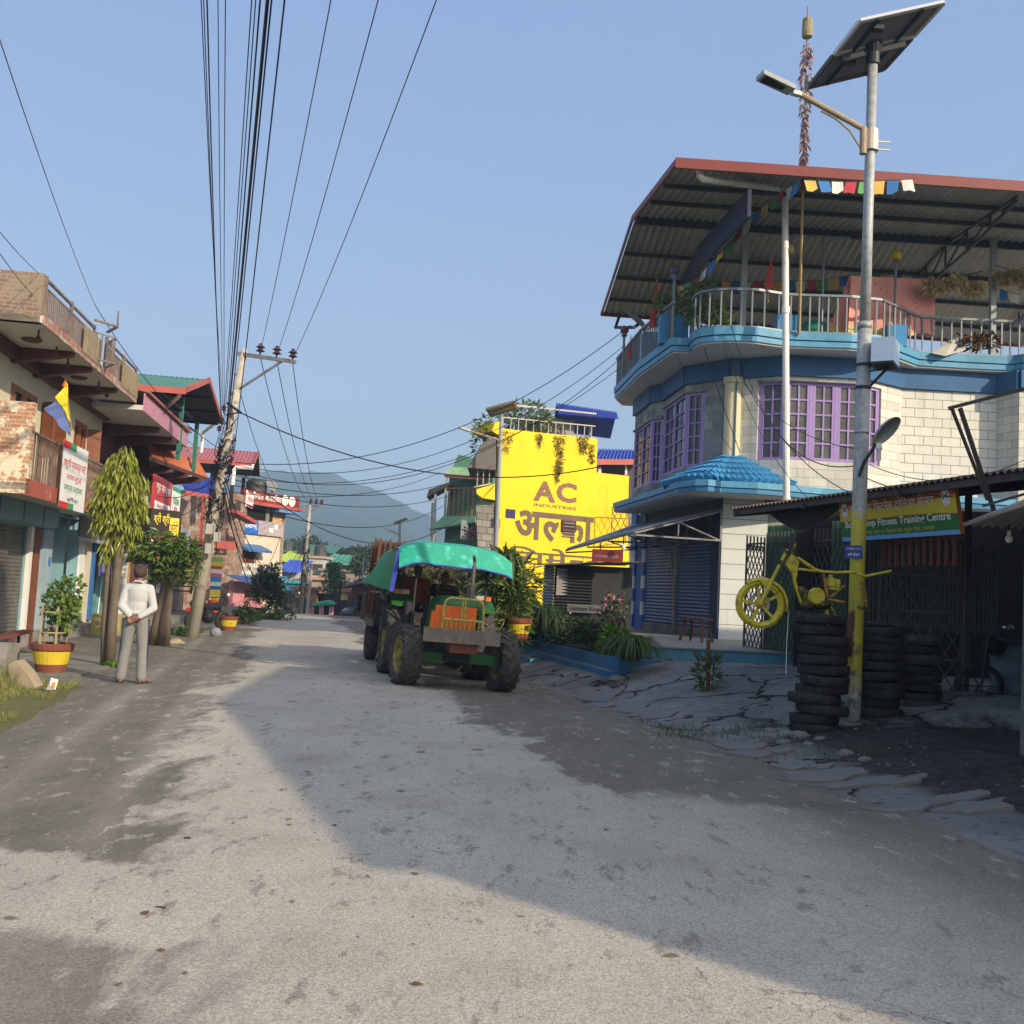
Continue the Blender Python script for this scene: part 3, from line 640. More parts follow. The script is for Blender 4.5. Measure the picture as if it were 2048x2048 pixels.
# ---------------------------------------------------------------- B: maroon house
B = thing('maroon_house', 'maroon plastered house with pink roof fascia and cream balcony parapet', 'house', L(10, 0, 0))
maroon = M('maroon_wall', (.14, .045, .06), .8, .25, dirt=(.22, .1, .12), dirtamt=.3); pinkf = M('pink_fascia', (.50, .24, .31), .6, .15, 2, dirt=(.3, .14, .18), dirtamt=.3)
m = MB(); wall(m, L(9.65, FD - .3, 0), L(14.6, FD - .3, 0), 2.9, 5.6, .25, [(1.2, 2.1, 3.9, 4.75)]); m.plate(L(14.6, FD - 6, 0), L(14.6, FD + .3, 0), 0, 5.6, -.15); m.build('wall', maroon, B)
casement(B, L(10.85, FD - .33, 0), L(11.75, FD - .33, 0), 3.9, 4.75, 2, 1, 1, brown, glass, .07, .03, .06)
m = MB(); Lbox(m, 9.65, 14.6, -6, -.55, 2.78, 2.9); m.build('balcony_slab', soffit, B)
m = MB(); Lbox(m, 9.65, 13.4, -.75, -.6, 2.9, 3.85); m.build('balcony_parapet', cream, B)
m = MB(); Lbox(m, 9.3, 13.8, -1.0, -.9, 3.0, 3.95)
m = MB(); Lbox(m, SE + .02, 14.6, -6, .2, 5.56, 5.68); m.build('roof_slab', soffit, B)
m = MB(); m.plate(L(SE + .04, .23, 0), L(14.6, .23, 0), 5.54, 5.98, .03); m.build('roof_fascia', pinkf, B)
m = MB(); m.hexa([L(SE + .03, -3, 6.6), L(14.65, -3, 6.6), L(14.65, .32, 6.0), L(SE + .03, .32, 6.0)], [L(SE + .03, -3, 6.64), L(14.65, -3, 6.64), L(14.65, .32, 6.06), L(SE + .03, .32, 6.06)]); m.build('roof_sheet', M('brick_red_sheet', (.36, .13, .10), .6), B)
for s0 in (10.5, 12.4, 14.2): m = MB(); m.hexa([L(s0, FD - .3, 5.2), L(s0 + .2, FD - .3, 5.2), L(s0 + .2, .1, 5.42), L(s0, .1, 5.42)], [L(s0, FD - .3, 5.555), L(s0 + .2, FD - .3, 5.555), L(s0 + .2, .1, 5.555), L(s0, .1, 5.555)]); m.build('soffit_beam', brown, B)
m = MB(); wall(m, L(9.65, FD, 0), L(14.6, FD, 0), .1, 2.78, .25, [(.25, 1.9, .3, 2.15), (2.2, 4.6, .3, 2.3)]); m.build('shop_wall', M('ochre_wall', (.45, .33, .14), .85), B)
m = MB(); m.plate(L(9.7, FD - .9, 0), L(14.5, FD - .9, 0), .1, 2.7, .04); m.build('shop_interior', M('dim_interior', (.06, .05, .035), .9), B)
m = MB(); m.plate(L(9.62, FD + .06, 0), L(9.85, FD + .06, 0), .3, 2.3, .12); m.plate(L(11.55, FD + .06, 0), L(11.75, FD + .06, 0), .3, 2.3, .12); m.plate(L(9.85, FD + .06, 0), L(11.55, FD + .06, 0), 2.15, 2.3, .12); m.build('shop_frame', blue, B)
teal = M('teal_door', (.10, .30, .30), .4, .3, 4)
m = MB(); m.plate(L(10.5, FD - .05, 0), L(11.45, FD - .05, 0), .3, 1.9, .04); td_ = m.build('shop_door', teal, B); m = MB(); m.bar(L(10.9, FD - .02, .4), L(11.05, FD - .02, 1.85), .03); m.build('door_bar', white, td_)
m = MB(); m.plate(L(9.7, FD + .4, 0), L(12.4, FD + .4, 0), 2.3, 2.72, .3); m.build('shop_header', M('faded_pink', (.5, .32, .33), .7, .3), B)
m = MB(); Lbox(m, 9.7, 13.0, FD, FD + .9, -.1, .22); m.build('plinth', concrete, B)
m = MB(); Lbox(m, 8.6, 11.6, FD + .9, FD + 1.05, -.1, .52); Lbox(m, 8.6, 8.75, FD + .36, FD + .9, -.1, .52); m.build('low_yellow_wall', M('yellow_plinth', (.42, .36, .14), .85, dirt=(.2, .18, .12), dirtamt=.5), B)
for s0 in (12.7,): m = MB(); m.plate(L(s0, FD + .25, 0), L(s0 + .2, FD + .25, 0), .1, 2.75, .2); m.build('pillar', white, B)
# ---------------------------------------------------------------- C: green roofed open terrace house behind
C = thing('green_roof_house', 'house with dark green metal roof on tall green posts over an open terrace', 'house', L(15, -2, 0))
greenroof = M('green_metal', (.06, .17, .12), .45, .15); dkunder = M('dark_underside', (.05, .055, .055), .7, .2); redtrim = M('red_trim', (.42, .10, .08), .55)
def xroof(parent, a, b, c, d, e, f, mat, und, trim, waves=24, tw=.16):
    """gable roof seen end-on: near eave a-b, ridge d-c, far eave f-e (a,d,f left; b,c,e right, street side)"""
    ob = []
    for q, nm in (((a, b, c, d), 'roof'), ((f, e, c, d), 'roof')):
        m = MB(); m.sheet(*q, waves, .02, seg=4); o = m.build(nm, mat, parent); m = MB(); z = V((0, 0, -.05)); m.quad(*[V(p) + z for p in q]); m.build('roof_underside', und, o)
    m = MB(); m.bar(V(a) - V((0, 0, .05)), V(b) - V((0, 0, .05)), .04, tw); m.bar(b, c, .04, tw); m.bar(c, e, .04, tw); m.bar(V(e) - V((0, 0, .03)), V(f) - V((0, 0, .03)), .04, tw * .7); m.build('roof_trim', trim, parent)
CZ = (6.47, 7.45, 6.75)
xroof(C, L(9.5, -6, CZ[0]), L(9.5, .9, CZ[0]), L(13.1, .95, CZ[1]), L(13.1, -6, CZ[1]), L(16.6, .95, CZ[2]), L(16.6, -6, CZ[2]), greenroof, dkunder, redtrim, 46)
m = MB()
for t_ in (.35, .7): z = CZ[1] + (CZ[2] - CZ[1]) * t_ - .09; m.bar(L(13.1 + 3.5 * t_, -5.8, z), L(13.1 + 3.5 * t_, .85, z), .05)
for t_ in (.4,): z = CZ[0] + (CZ[1] - CZ[0]) * t_ - .09; m.bar(L(9.5 + 3.6 * t_, -5.8, z), L(9.5 + 3.6 * t_, .85, z), .05)
m.bar(L(16.4, -5.8, CZ[2] - .12), L(16.4, .85, CZ[2] - .12), .08); m.bar(L(9.7, .2, CZ[0] - .1), L(16.4, .2, CZ[2] - .12), .07); m.build('roof_frame', black, C)
gp = M('green_post', (.05, .2, .14), .5)
for s, d in ((16.3, .2), (16.3, -.9), (16.3, -3.5), (13.2, .2)): m = MB(); m.bar(L(s, d, 5.0), L(s, d, CZ[2] - .1 + (.2 if s < 14 else 0)), .11); m.build('post', gp, C)
m = MB(); m.prism([L(14.8, -1.2, 0).to_2d(), L(18.5, -1.2, 0).to_2d(), L(18.5, -6, 0).to_2d(), L(14.8, -6, 0).to_2d()][::-1], 0, 4.98); m.build('wall', M('grey_cream_wall', (.42, .37, .30), .85, .2, dirt=(.25, .2, .16)), C)
orangetile = M('orange_tile', (.42, .13, .06), .7, .3, 4, dirt=(.22, .13, .09), dirtamt=.35)
ka, kb, kc, kd = G0(300, 913, 4.95), G0(417, 957, 4.95), G0(398, 924, 5.45), G0(296, 888, 5.45)
m = MB(); m.sheet(ka, kb, kc, kd, 30, .035, sub=3); m.build('tiled_skirt_roof', orangetile, C)
m = MB(); m.hexa([L(14.7, -6, 4.9), L(19, -6, 4.9), L(18.6, -.2, 4.9), L(14.7, -.3, 4.9)], [L(14.7, -6, 5.1), L(19, -6, 5.1), L(18.6, -.2, 5.1), L(14.7, -.3, 5.1)]); m.build('terrace_slab', soffit, C)
m = MB(); m.bar(ka - V((0, 0, .05)), kb - V((0, 0, .05)), .04, .12); m.build('skirt_trim', brown, C)
for t_ in (.35, .6, .85): p = ka.lerp(kb, t_) - V((0, 0, .12)); q = p - LM * 1.6 - V((0, 0, .25)); m = MB(); m.bar(q, p, .2, .22); m.build('soffit_beam', brown, C)
rp = [G0(300, 880, 5.5), G0(330, 893, 5.5), G0(398, 924, 5.5)]
m = MB(); railing(m, [rp[0], rp[2]], .95, r=.025, gap=1.4, mid=.5, bottom=.2); m.build('terrace_railing', galv_l, C)
m = MB(); m.tube([W(363, 783, 27), W(357, 793, 27.2), W(331, 815, 28)], .06); m.build('drainpipe', white, C)
m = MB(); m.tube([W(432, 845, 34), W(406, 865, 34.5), W(402, 905, 34.6)], .06); m.build('drainpipe', white, C)
# ================================================================== BLUE BALCONY CORNER BUILDING (right)
Gb = thing('corner_building', 'stone tiled corner building with blue balcony slabs, lilac bay windows and tin terrace roof', 'building', (6, 25, .5))
shade_tile = MBrick('shaded_stone_tile', (.20, .22, .22), (.42, .43, .41), (.25, .25, .24), .42, .2, .006, var=.35, bmp=.35, offset=.37)  # same stone tile as the next, darkened to hold the shade of the left facets
sun_tile = MBrick('sunlit_stone_tile', (.52, .52, .47), (.70, .69, .62), (.38, .35, .28), .44, .2, .007, var=.12, bmp=.3, offset=.42)  # that tile again in its sunlit tone, light put into the colour
white_t = MBrick('white_block_tile', (.66, .66, .60), (.73, .72, .65), (.28, .25, .2), .45, .225, .009, var=.06, bmp=.3)
block_t = MBrick('white_block', (.66, .68, .64), (.7, .71, .67), (.3, .32, .33), 9, .36, .012, var=.1, bmp=.2)
navy = M('navy_band', (.035, .12, .26), .6, .15); sky_b = M('sky_blue_fascia', (.10, .32, .50), .5, .12, dirt=(.08, .25, .38)); mid_b = M('mid_blue_fascia', (.045, .19, .36), .5, .12)
lilac = M('lilac_frame', (.33, .23, .50), .5, .12, dirt=(.45, .38, .5), dirtamt=.1); creamcol = M('cream_column', (.66, .58, .38), .7, .1)
curt = M('curtained_glass', (.085, .08, .07), .12, .6, 3.5, bmp=0, spec=.6)
PW = [W(1268, 900, 30.1), W(1302, 860, 27.9), W(1327, 850, 27.5), W(1370, 850, 25.3), W(1446, 850, 24.5)]
PA = [W(1481, 850, 24.3), W(1569, 850, 23.7), W(1727, 850, 23.7), W(1802, 850, 24.45), W(1993, 850, 24.5), W(2038, 850, 23.9)]
PA.append(V((14.2, 23.9, 0)))
z1, z2 = 4.25, 7.0; wz0, wz1 = 5.0, 6.86
def xy(p): return V((p[0], p[1], 0))
m = MB(); ln = lambda a, b: (xy(b) - xy(a)).length
wall(m, PW[0], PW[1], z1, z2, .2, [(.08, ln(PW[0], PW[1]), 4.75, 6.5)])
wall(m, PW[1], PW[2], z1, z2, .2, [(0, ln(PW[1], PW[2]), 4.75, 6.5)])
wall(m, PW[2], PW[3], z1, z2, .2, [(.1, ln(PW[2], PW[3]), 4.9, 6.75)])
wall(m, PW[3], PW[4], z1, z2, .2, [(0, .58, 4.9, 6.75)])
m.build('shaded_tile_wall', shade_tile, Gb)
m = MB(); wall(m, PA[0], PA[1], z1, z2, .2, [(.42, ln(PA[0], PA[1]), wz0, wz1)]); wall(m, PA[1], PA[2], z1, z2, .2, [(0, ln(PA[1], PA[2]), wz0, wz1)]); wall(m, PA[2], PA[3], z1, z2, .2, [(0, .62, wz0, wz1)])
m.build('sunlit_tile_wall', sun_tile, Gb)
m = MB(); wall(m, PA[3], PA[4], z1, z2, .2, []); m.build('white_tile_wall', white_t, Gb)
m = MB(); wall(m, PA[4], PA[5], z1, z2, .2, []); wall(m, PA[5], PA[6], z1, z2, .2, [(.12, 3, wz0 - .2, wz1)]); m.build('sunlit_tile_wall', sun_tile, Gb)
def lerp2(a, b, t): d = (xy(b) - xy(a)).normalized(); return xy(a) + d * t
casement(Gb, lerp2(PW[0], PW[1], .08), PW[1], 4.75, 6.5, 2, 2, 5, lilac, glass, .06, .035, .06)
casement(Gb, PW[1], PW[2], 4.75, 6.5, 1, 2, 5, lilac, glass, .07, .035, .06)
casement(Gb, lerp2(PW[2], PW[3], .1), PW[3], 4.9, 6.75, 2, 2, 5, lilac, glass, .06, .035, .06)
casement(Gb, PW[3], lerp2(PW[3], PW[4], .58), 4.9, 6.75, 1, 2, 5, lilac, glass, .07, .035, .06)
casement(Gb, lerp2(PA[0], PA[1], .42), PA[1], wz0, wz1, 1, 2, 5, lilac, curt, .07, .04, .06, back=.05)
casement(Gb, PA[1], PA[2], wz0, wz1, 3, 2, 5, lilac, curt, .08, .04, .06, back=.05)
casement(Gb, PA[2], lerp2(PA[2], PA[3], .62), wz0, wz1, 1, 2, 5, lilac, curt, .07, .04, .06, back=.05)
casement(Gb, lerp2(PA[5], PA[6], .12), lerp2(PA[5], PA[6], 2.9), wz0 - .2, wz1, 3, 2, 5, lilac, curt, .07, .04, .06, back=.05)
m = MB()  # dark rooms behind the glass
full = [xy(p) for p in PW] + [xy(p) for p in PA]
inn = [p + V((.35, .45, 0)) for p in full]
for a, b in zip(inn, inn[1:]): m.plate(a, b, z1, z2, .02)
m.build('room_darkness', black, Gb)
# window hood lines
for a, b, zt in ((PW[0], PW[1], 6.5), (PW[1], PW[2], 6.5), (PW[2], PW[3], 6.75), (PW[3], lerp2(PW[3], PW[4], .6), 6.75), (lerp2(PA[0], PA[1], .4), PA[1], wz1), (PA[1], PA[2], wz1)):
    m = MB(); m.plate(xy(a), b, zt, zt + .05, -.06); m.build('window_hood', shade_tile, Gb)
m = MB(); c = W(1464, 850, 24.35); m.lathe((c.x, c.y, 4.6), [(.2, 0), (.2, 2.25), (.24, 2.28), (.24, 2.4)], 20); col_ = m.build('round_column', creamcol, Gb, smooth=False)
m = MB(); m.bar((c.x + .03, c.y - .2, 4.9), (c.x + .03, c.y - .2, 6.95), .07, .03); m.build('blue_stripe', navy, col_)
# navy band following the walls
m = MB(); bp = [xy(p) for p in PW] + [V((c.x - .1, c.y - .1, 0)), V((c.x + .12, c.y - .12, 0))] + [xy(p) for p in PA]
for a, b in zip(bp, bp[1:]): m.plate(a, b, z2 - .02, 7.44, -.09)
m.build('navy_band', navy, Gb)
# slab
so = [(1232, 797), (1280, 749), (1346, 703), (1382, 704), (1386, 696), (1393, 690), (1405, 686), (1430, 683), (1470, 682), (1512, 684), (1540, 688), (1569, 692), (1608, 694), (1700, 697), (1760, 703), (1802, 719), (1833, 731), (1930, 737), (2012, 741), (2027, 741), (2048, 738)]
SO = [xy(G0(u, v, 7.5)) for u, v in so] + [V((15.5, 23.6, 0))]
back = [V((15.5, 31, 0)), V((3.2, 31, 0))]
def slab(name, outline, z0, z1_, mat, parent):
    m = MB(); m.prism([(p.x, p.y) for p in outline], z0, z1_); return m.build(name, mat, parent)
slab('terrace_slab', SO + back, 7.46, 7.54, M('white_soffit', (.60, .60, .57), .85, .08), Gb)
def strip(m, pts, z0, z1_, off, th=.03):
    """fascia strip following an outline at a constant outward offset (mitred)"""
    n = len(pts); out = []
    for k in (off, off + th):
        r = []
        for i, p in enumerate(pts):
            d0 = (pts[i] - pts[i - 1]).normalized() if i else (pts[1] - pts[0]).normalized(); d1 = (pts[i + 1] - pts[i]).normalized() if i < n - 1 else d0
            q = (d0 + d1)
            if q.length < .2: q = d1
            q.normalize(); nn = V((q.y, -q.x, 0)); f = 1 / max(.5, nn.dot(V((d1.y, -d1.x, 0)))); r.append(p + nn * k * f)
        out.append(r)
    a, b = out; k0 = len(m.v)
    for i in range(n): m.v += [(a[i].x, a[i].y, z0), (b[i].x, b[i].y, z0), (b[i].x, b[i].y, z1_), (a[i].x, a[i].y, z1_)]
    for i in range(n - 1):
        q = k0 + 4 * i
        for j in range(4): m.f.append((q + j, q + (j + 1) % 4, q + 4 + (j + 1) % 4, q + 4 + j))
    m.f += [(k0, k0 + 1, k0 + 2, k0 + 3), (k0 + 4 * n - 1, k0 + 4 * n - 2, k0 + 4 * n - 3, k0 + 4 * n - 4)]
    return m
m = MB(); strip(m, SO, 7.5, 7.62, .0, .05); m.build('lower_fascia', sky_b, Gb)
m = MB(); strip(m, SO, 7.62, 7.645, .0, .03); m.build('fascia_groove', navy, Gb)
m = MB(); strip(m, SO, 7.645, 7.82, .0, .08); m.build('upper_fascia', sky_b, Gb)
# terrace railing
def inset(pts, k):
    out = []
    for i, p in enumerate(pts):
        d = (pts[min(i + 1, len(pts) - 1)] - pts[max(0, i - 1)]).normalized(); out.append(p - V((d.y, -d.x, 0)) * k)
    return out
RL_ = [V((p.x, p.y, 7.8)) for p in inset(SO, -.02)]
galv = M('galvanised_rail', (.19, .22, .24), .45, .15, metal=.35)
m = MB(); railing(m, RL_[3:], .9, r=.03, gap=.2, bal=.017, bottom=.04); m.build('terrace_railing', galv, Gb)
m = MB(); railing(m, RL_[:3], .9, r=.03, gap=.16, bal=.015, bottom=.04); m.build('terrace_railing', galv, Gb)
# far left small balcony on the street side
m = MB(); fz = M('faded_red', (.30, .07, .06), .7)
for u, v in ((1248, 660), (1346, 540)):
    a = W(u, 700 if u < 1300 else 610, 27 if u < 1300 else 24.2)
for nm_l, (u, v, Y), cl, mt in (('globe_lamp', (1350, 541, 24.2), 'dusky purple', M('purple_globe', (.10, .07, .16), .35)), ('globe_lamp', (1249, 660, 28.5), 'dark red', fz), ('globe_lamp', (1578, 499, 23.3), 'cream', M('cream_globe', (.65, .5, .2), .3)), ('globe_lamp', (1792, 510, 23.6), 'bright yellow', M('yellow_globe', (.62, .52, .01), .3))):
    p = W(u, v, Y); lab = {'dusky purple': 'dusky purple globe lamp on a post near the left end of the roof terrace', 'dark red': 'dark red globe lamp on a thin post at the far left balcony', 'cream': 'cream globe lamp half hidden behind the white drainpipe', 'bright yellow': 'bright yellow globe lamp on a post beside the hanging pink cloth'}[cl]
    g = thing('globe_lamp', lab, 'lamp', (p.x, p.y, 7.8), 'globe lamps along the terrace railing')
    m = MB(); m.ball(p, .125, 16, 10); m.build('globe', mt, g, smooth=True)
    m = MB(); m.tube([(p.x, p.y, 7.8), (p.x, p.y, p.z - .12)], .035); m.lathe((p.x, p.y, p.z - .2), [(.06, 0), (.09, .04), (.07, .09)], 12); m.build('post', galv, g)
# blue box piers on the slab
for (u, v), (w_, h_), Y in (((1570, 650), .5, 23.3), ) and (((1570, 665), (.46, .5), 23.35), ((1790, 672), (.46, .5), 23.7), ((1345, 690), (.7, .7), 24.6), ((1302, 730), (.5, .9), 27.0)):
    p = W(u, v, Y); m = MB(); m.box((p.x, p.y, 7.8 + h_ / 2), (w_, .3, h_), .0); m.build('blue_pier', M('bright_blue', (.03, .22, .48), .5), Gb)
# lower canopy
lo = [(1230, 1024), (1290, 1007), (1323, 997), (1359, 986), (1394, 982), (1415, 982), (1441, 985), (1513, 988), (1564, 992), (1640, 999)]
LOp = [xy(G0(u, v, 4.1)) for u, v in lo] + [V((15, 24.2, 0))]
slab('canopy_slab', LOp + [V((15, 27, 0)), V((5.6, 27, 0)), V((4.3, 30.2, 0))], 4.08, 4.16, MATS['white_soffit'], Gb)
m = MB(); strip(m, LOp, 4.1, 4.2, 0, .04); m.build('canopy_fascia', mid_b, Gb)
m = MB(); strip(m, LOp, 4.2, 4.22, 0, .02); m.build('canopy_groove', navy, Gb)
m = MB(); strip(m, LOp, 4.22, 4.36, 0, .07); m.build('canopy_fascia', sky_b, Gb)
m = MB(); m.prism([(p.x, p.y) for p in inset(LOp, .0)] + [(15, 25), (5.5, 25.5), (4.2, 30.2)], 4.17, 4.33); m.build('canopy_top', sky_b, Gb)
# conical tile roof on the corner
cz = W(1462, 903, 24.15); apex = V((c.x, c.y, cz.z)); base = []
arc = [xy(G0(u, v, 4.36)) for u, v in ((1325, 972), (1352, 966), (1375, 962), (1394, 961), (1415, 961), (1441, 964), (1475, 966), (1513, 968), (1545, 970), (1590, 974))]
def along(pts, n):
    d = [0]
    for a, b in zip(pts, pts[1:]): d.append(d[-1] + (b - a).length)
    out = []
    for i in range(n + 1):
        t = d[-1] * i / n; k = max(j for j in range(len(pts) - 1) if d[j] <= t + 1e-9); out.append(pts[k].lerp(pts[k + 1], (t - d[k]) / max(1e-6, d[k + 1] - d[k])))
    return out
tilem = M('blue_roof_tile', (.05, .24, .47), .5, .2, 3, dirt=(.04, .16, .3), dirtamt=.3)
ap = along(arc, 24); m = MB()
for i, p in enumerate(ap):
    q = V((p.x, p.y, 4.37)); topp = apex + (q - apex) * .06
    for k in range(5):   # overlapping tile courses
        a = topp.lerp(q, k / 5); b = topp.lerp(q, (k + 1) / 5); ra = .03 + .075 * k / 5; rb = .03 + .075 * (k + 1) / 5 + .02
        up_ = V((0, 0, .02)); m.tube([a, b + up_], [ra, rb], 7)
for a, b in zip(ap, ap[1:]): m.tri(V((a.x, a.y, 4.37)), V((b.x, b.y, 4.37)), apex)
m.build('tiled_cone_roof', tilem, Gb)
# ground floor: shutter facade on the street side, white block pier, dark column
g0 = xy(W(1441, 1150, 24.4)); g1 = xy(W(1262, 1150, 31.0)); p1 = xy(W(1405, 1150, 24.6)); w1_ = xy(W(1532, 1150, 24.4))
blue_sh = M('blue_shutter', (.035, .09, .24), .4, .2, metal=.3, dirt=(.05, .08, .14), dirtamt=.3)
m = MB(); wall(m, g0, w1_, .3, 4.1, .3, []); m.build('block_pier', block_t, Gb)
m = MB(); m.plate(g1, g0, 3.35, 4.09, .3); m.build('shutter_header', M('dark_header', (.06, .075, .09), .7, .2), Gb)
m = MB(); gd = (g0 - g1).normalized(); GL = (g0 - g1).length
m.plate(g0 - gd * .5, g0 - gd * .02, .5, 4.08, -.05); m.build('navy_column', M('dark_navy', (.015, .03, .07), .6), Gb)
def chk(t0, t1, nm='checked_pillar'):
    for k in range(9):
        m = MB(); m.plate(g1 + gd * t0, g1 + gd * t1, .75 + k * .38, .75 + (k + 1) * .38, -.06 + .002 * (k % 2)); m.build('pillar_block', (white if k % 2 else blue), Gb)
chk(.0, .45); chk(1.1, 1.3)
m = MB(); m.plate(g1 + gd * .45, g1 + gd * 1.1, .72, 3.3, .1); m.build('side_door', blue, Gb)
shutter('roller_shutter', Gb, g1 + gd * 1.35, g1 + gd * 3.75, .95, 3.35, blue_sh, .09, .016)
shutter('roller_shutter', Gb, g1 + gd * 3.9, g0 - gd * .5, .95, 3.35, blue_sh, .09, .016)
m = MB(); m.plate(g1 + gd * 3.76, g1 + gd * 3.88, .75, 3.35, -.06); m.build('shutter_post', steelgrey, Gb)
sh2 = MB(); sh2.plate(g1 + gd * 1.3, g0 - gd * .45, .72, .95, -.04); sh2.build('threshold', concrete, Gb)
R_ = lambda t, o, z: g1 + gd * t + V((gd.y, -gd.x, 0)) * o + V((0, 0, z))
lettering('A', R_(3.1, .03, 2.35), gd, UP, .5, .55, M('shutter_letter', (.2, .23, .26), .5), Gb, bold=.02)
# platform in front
plat = [(2.72, 18.9), (4.9, 19.05), (4.9, 24.4), (g0.x + .2, 24.5), (g1.x + .2, 31.2), (1.9, 31.5)]
m = MB(); m.prism([(2.69, 18.86), (5.6, 19.0), (5.6, 24.3), (4.2, 31.5), (.9, 31.5)], .0, .70); m.build('platform', M('platform_blue', (.09, .28, .38), .7, .2, dirt=(.1, .12, .12), dirtamt=.3), Gb)
m = MB(); m.prism([(2.66, 18.83), (5.63, 18.97), (5.63, 24.3), (4.23, 31.5), (.87, 31.5)], .702, .73); m.build('platform_top', M('platform_slab', (.23, .24, .23), .75, .2), Gb)
# tin awning over the shutters
aw = thing('tin_awning', 'sloping grey tin awning on steel brackets over the blue roller shutters', 'awning', (g0.x - 1, 27, 3.4))
ai0 = g0 + V((-.05, -.1, W(1425, 1019, 24.5).z)); ai1 = g1 + V((0, 0, ai0.z)); ao0 = V((2.95, 24.2, W(1285, 1062, 24.2).z)); ao1 = V((W(1132, 1098, 28.5).x, 28.5, W(1132, 1098, 28.5).z))
m = MB(); m.sheet(ai0, ai1, ao1, ao0, 30, .02); m.build('tin_sheet', M('awning_tin', (.34, .36, .38), .5, .15, metal=.4), aw)
m = MB()
for t in (0, .33, .66, 1):
    i_ = ai0.lerp(ai1, t); o_2 = ao0.lerp(ao1, t); lo_ = i_ - V((0, 0, .75)); dn = V((0, 0, -.05)); m.bar(i_ + dn, o_2 + dn, .04); m.bar(lo_, o_2 + dn * 2, .04); m.bar(i_ + dn, lo_, .04); mid_ = i_.lerp(o_2, .5); m.bar(mid_ + dn, lo_.lerp(o_2, .5), .03); m.bar(lo_, mid_ + dn, .03)
m.bar(ao0 - V((0, 0, .04)), ao1 - V((0, 0, .04)), .04)
m.build('bracket_frame', steelgrey, aw)
# big tin roof over the terrace
RFL, RFR = W(1360, 323, 20.7), W(2048, 370, 20.9); RFR = RFL + (RFR - RFL) * 1.45; RRL = W(1270, 437, 24.6); RRR = W(2048, 489, 24.6); RRR = RRL + (RRR - RRL) * 1.2; RBL = W(1208, 625, 30.5); RBR = W(2048, 690, 30.5)
tinu = M('tin_underside', (.27, .27, .25), .55, .2, metal=.2, dirt=(.3, .25, .12), dirtamt=.3)
m = MB(); m.sheet(RFL, RFR, RRR, RRL, 62, .025); m.build('roof_sheet', tinu, Gb)
m = MB(); m.sheet(RRL, RRR, RBR, RBL, 62, .025); m.build('roof_sheet', tinu, Gb)
tr_ = M('maroon_trim', (.19, .035, .03), .5, .15)
m = MB(); m.bar(RFL + V((-.1, -.04, -.05)), RFR + V((0, -.04, -.05)), .05, .22); m.bar(RFL + V((-.06, -.04, 0)), RRL + V((-.06, 0, 0)), .05, .14); m.bar(RRL + V((-.06, 0, 0)), RBL + V((-.06, 0, 0)), .05, .12); m.bar(RBL + V((-.1, .03, -.03)), RBR, .06, .14); m.build('roof_trim', tr_, Gb)
dsteel = M('dark_steel', (.03, .035, .045), .5)
m = MB()
for A_, B_, Cc, D_, ks in ((RFL, RFR, RRR, RRL, (.33, .62, .97)), (RRL, RRR, RBR, RBL, (.3, .55, .8))):
    for k in ks:
        a = A_.lerp(D_, k); b = B_.lerp(Cc, k); m.bar(a + V((0, 0, -.08)), b + V((0, 0, -.08)), .07, .1 if k < .9 else .22)
m.build('purlin', dsteel, Gb)
def truss(x, yf, yb):
    m = MB(); f = lambda y: (RFL.z + (RRL.z - RFL.z) * (y - RFL.y) / (RRL.y - RFL.y) if y < RRL.y else RRL.z + (RBL.z - RRL.z) * (y - RRL.y) / (RBL.y - RRL.y)) - .2
    ys_ = [yf + (yb - yf) * i / 7 for i in range(8)]
    for a, b in zip(ys_, ys_[1:]): m.bar((x, a, f(a)), (x, b, f(b)), .06)
    lowz = lambda i: f(ys_[i]) - .08 - .55 * math.sin(math.pi * i / 7)
    for i in range(7): m.bar((x, ys_[i], lowz(i)), (x, ys_[i + 1], lowz(i + 1)), .05)
    for i in range(1, 7): m.bar((x, ys_[i], f(ys_[i])), (x, ys_[i], lowz(i)), .04)
    for i in range(0, 6): m.bar((x, ys_[i], f(ys_[i])), (x, ys_[i + 1], lowz(i + 1)), .035)
    m.build('truss', dsteel, Gb)
truss(10.4, 21.2, 29.5); truss(14.0, 21.2, 29.5)
m = MB(); a, b, c2 = W(1500, 378, 21.0), W(1400, 490, 24.6), W(1335, 620, 30); 
for p, q in ((a, b), (b, c2)): m.hexa([p + V((-.04, 0, -.6)), p + V((.04, 0, -.6)), q + V((.04, 0, -.6)), q + V((-.04, 0, -.6))], [p + V((-.04, 0, 0)), p + V((.04, 0, 0)), q + V((.04, 0, 0)), q + V((-.04, 0, 0))])
m.build('deep_beam', M('ink_blue_beam', (.02, .025, .06), .5, .3), Gb)
lightpost = M('pale_steel_post', (.33, .38, .38), .5, .15)
for (u, v0, v1, Y, dk_) in ((1484, 668, 415, 24.2, 0), (1384, 672, 520, 28, 1), (1984, 690, 440, 24.3, 0)):
    a = W(u, v0, Y); b = W(u + (13 if u == 1484 else 3), v1, Y); m = MB(); m.bar((a.x, a.y, 7.55), (a.x, a.y, b.z - .05), .13); m.build('roof_post', dsteel if dk_ else lightpost, Gb)
m = MB(); m.tube([W(1240, 628, 30), W(1231, 655, 30), W(1268, 655, 29), W(1275, 650, 27)], .05); m.build('rear_gutter_pipe', dsteel, Gb)
# clothes bar frame
m = MB(); a = W(1645, 588, 23.6); m.tube([(a.x, a.y, 7.8), (a.x, a.y, W(1649, 474, 23.6).z)], .03); m.tube([W(1585, 470, 23.6), W(1700, 476, 23.6)], .03); m.build('clothes_bar', galv, Gb)
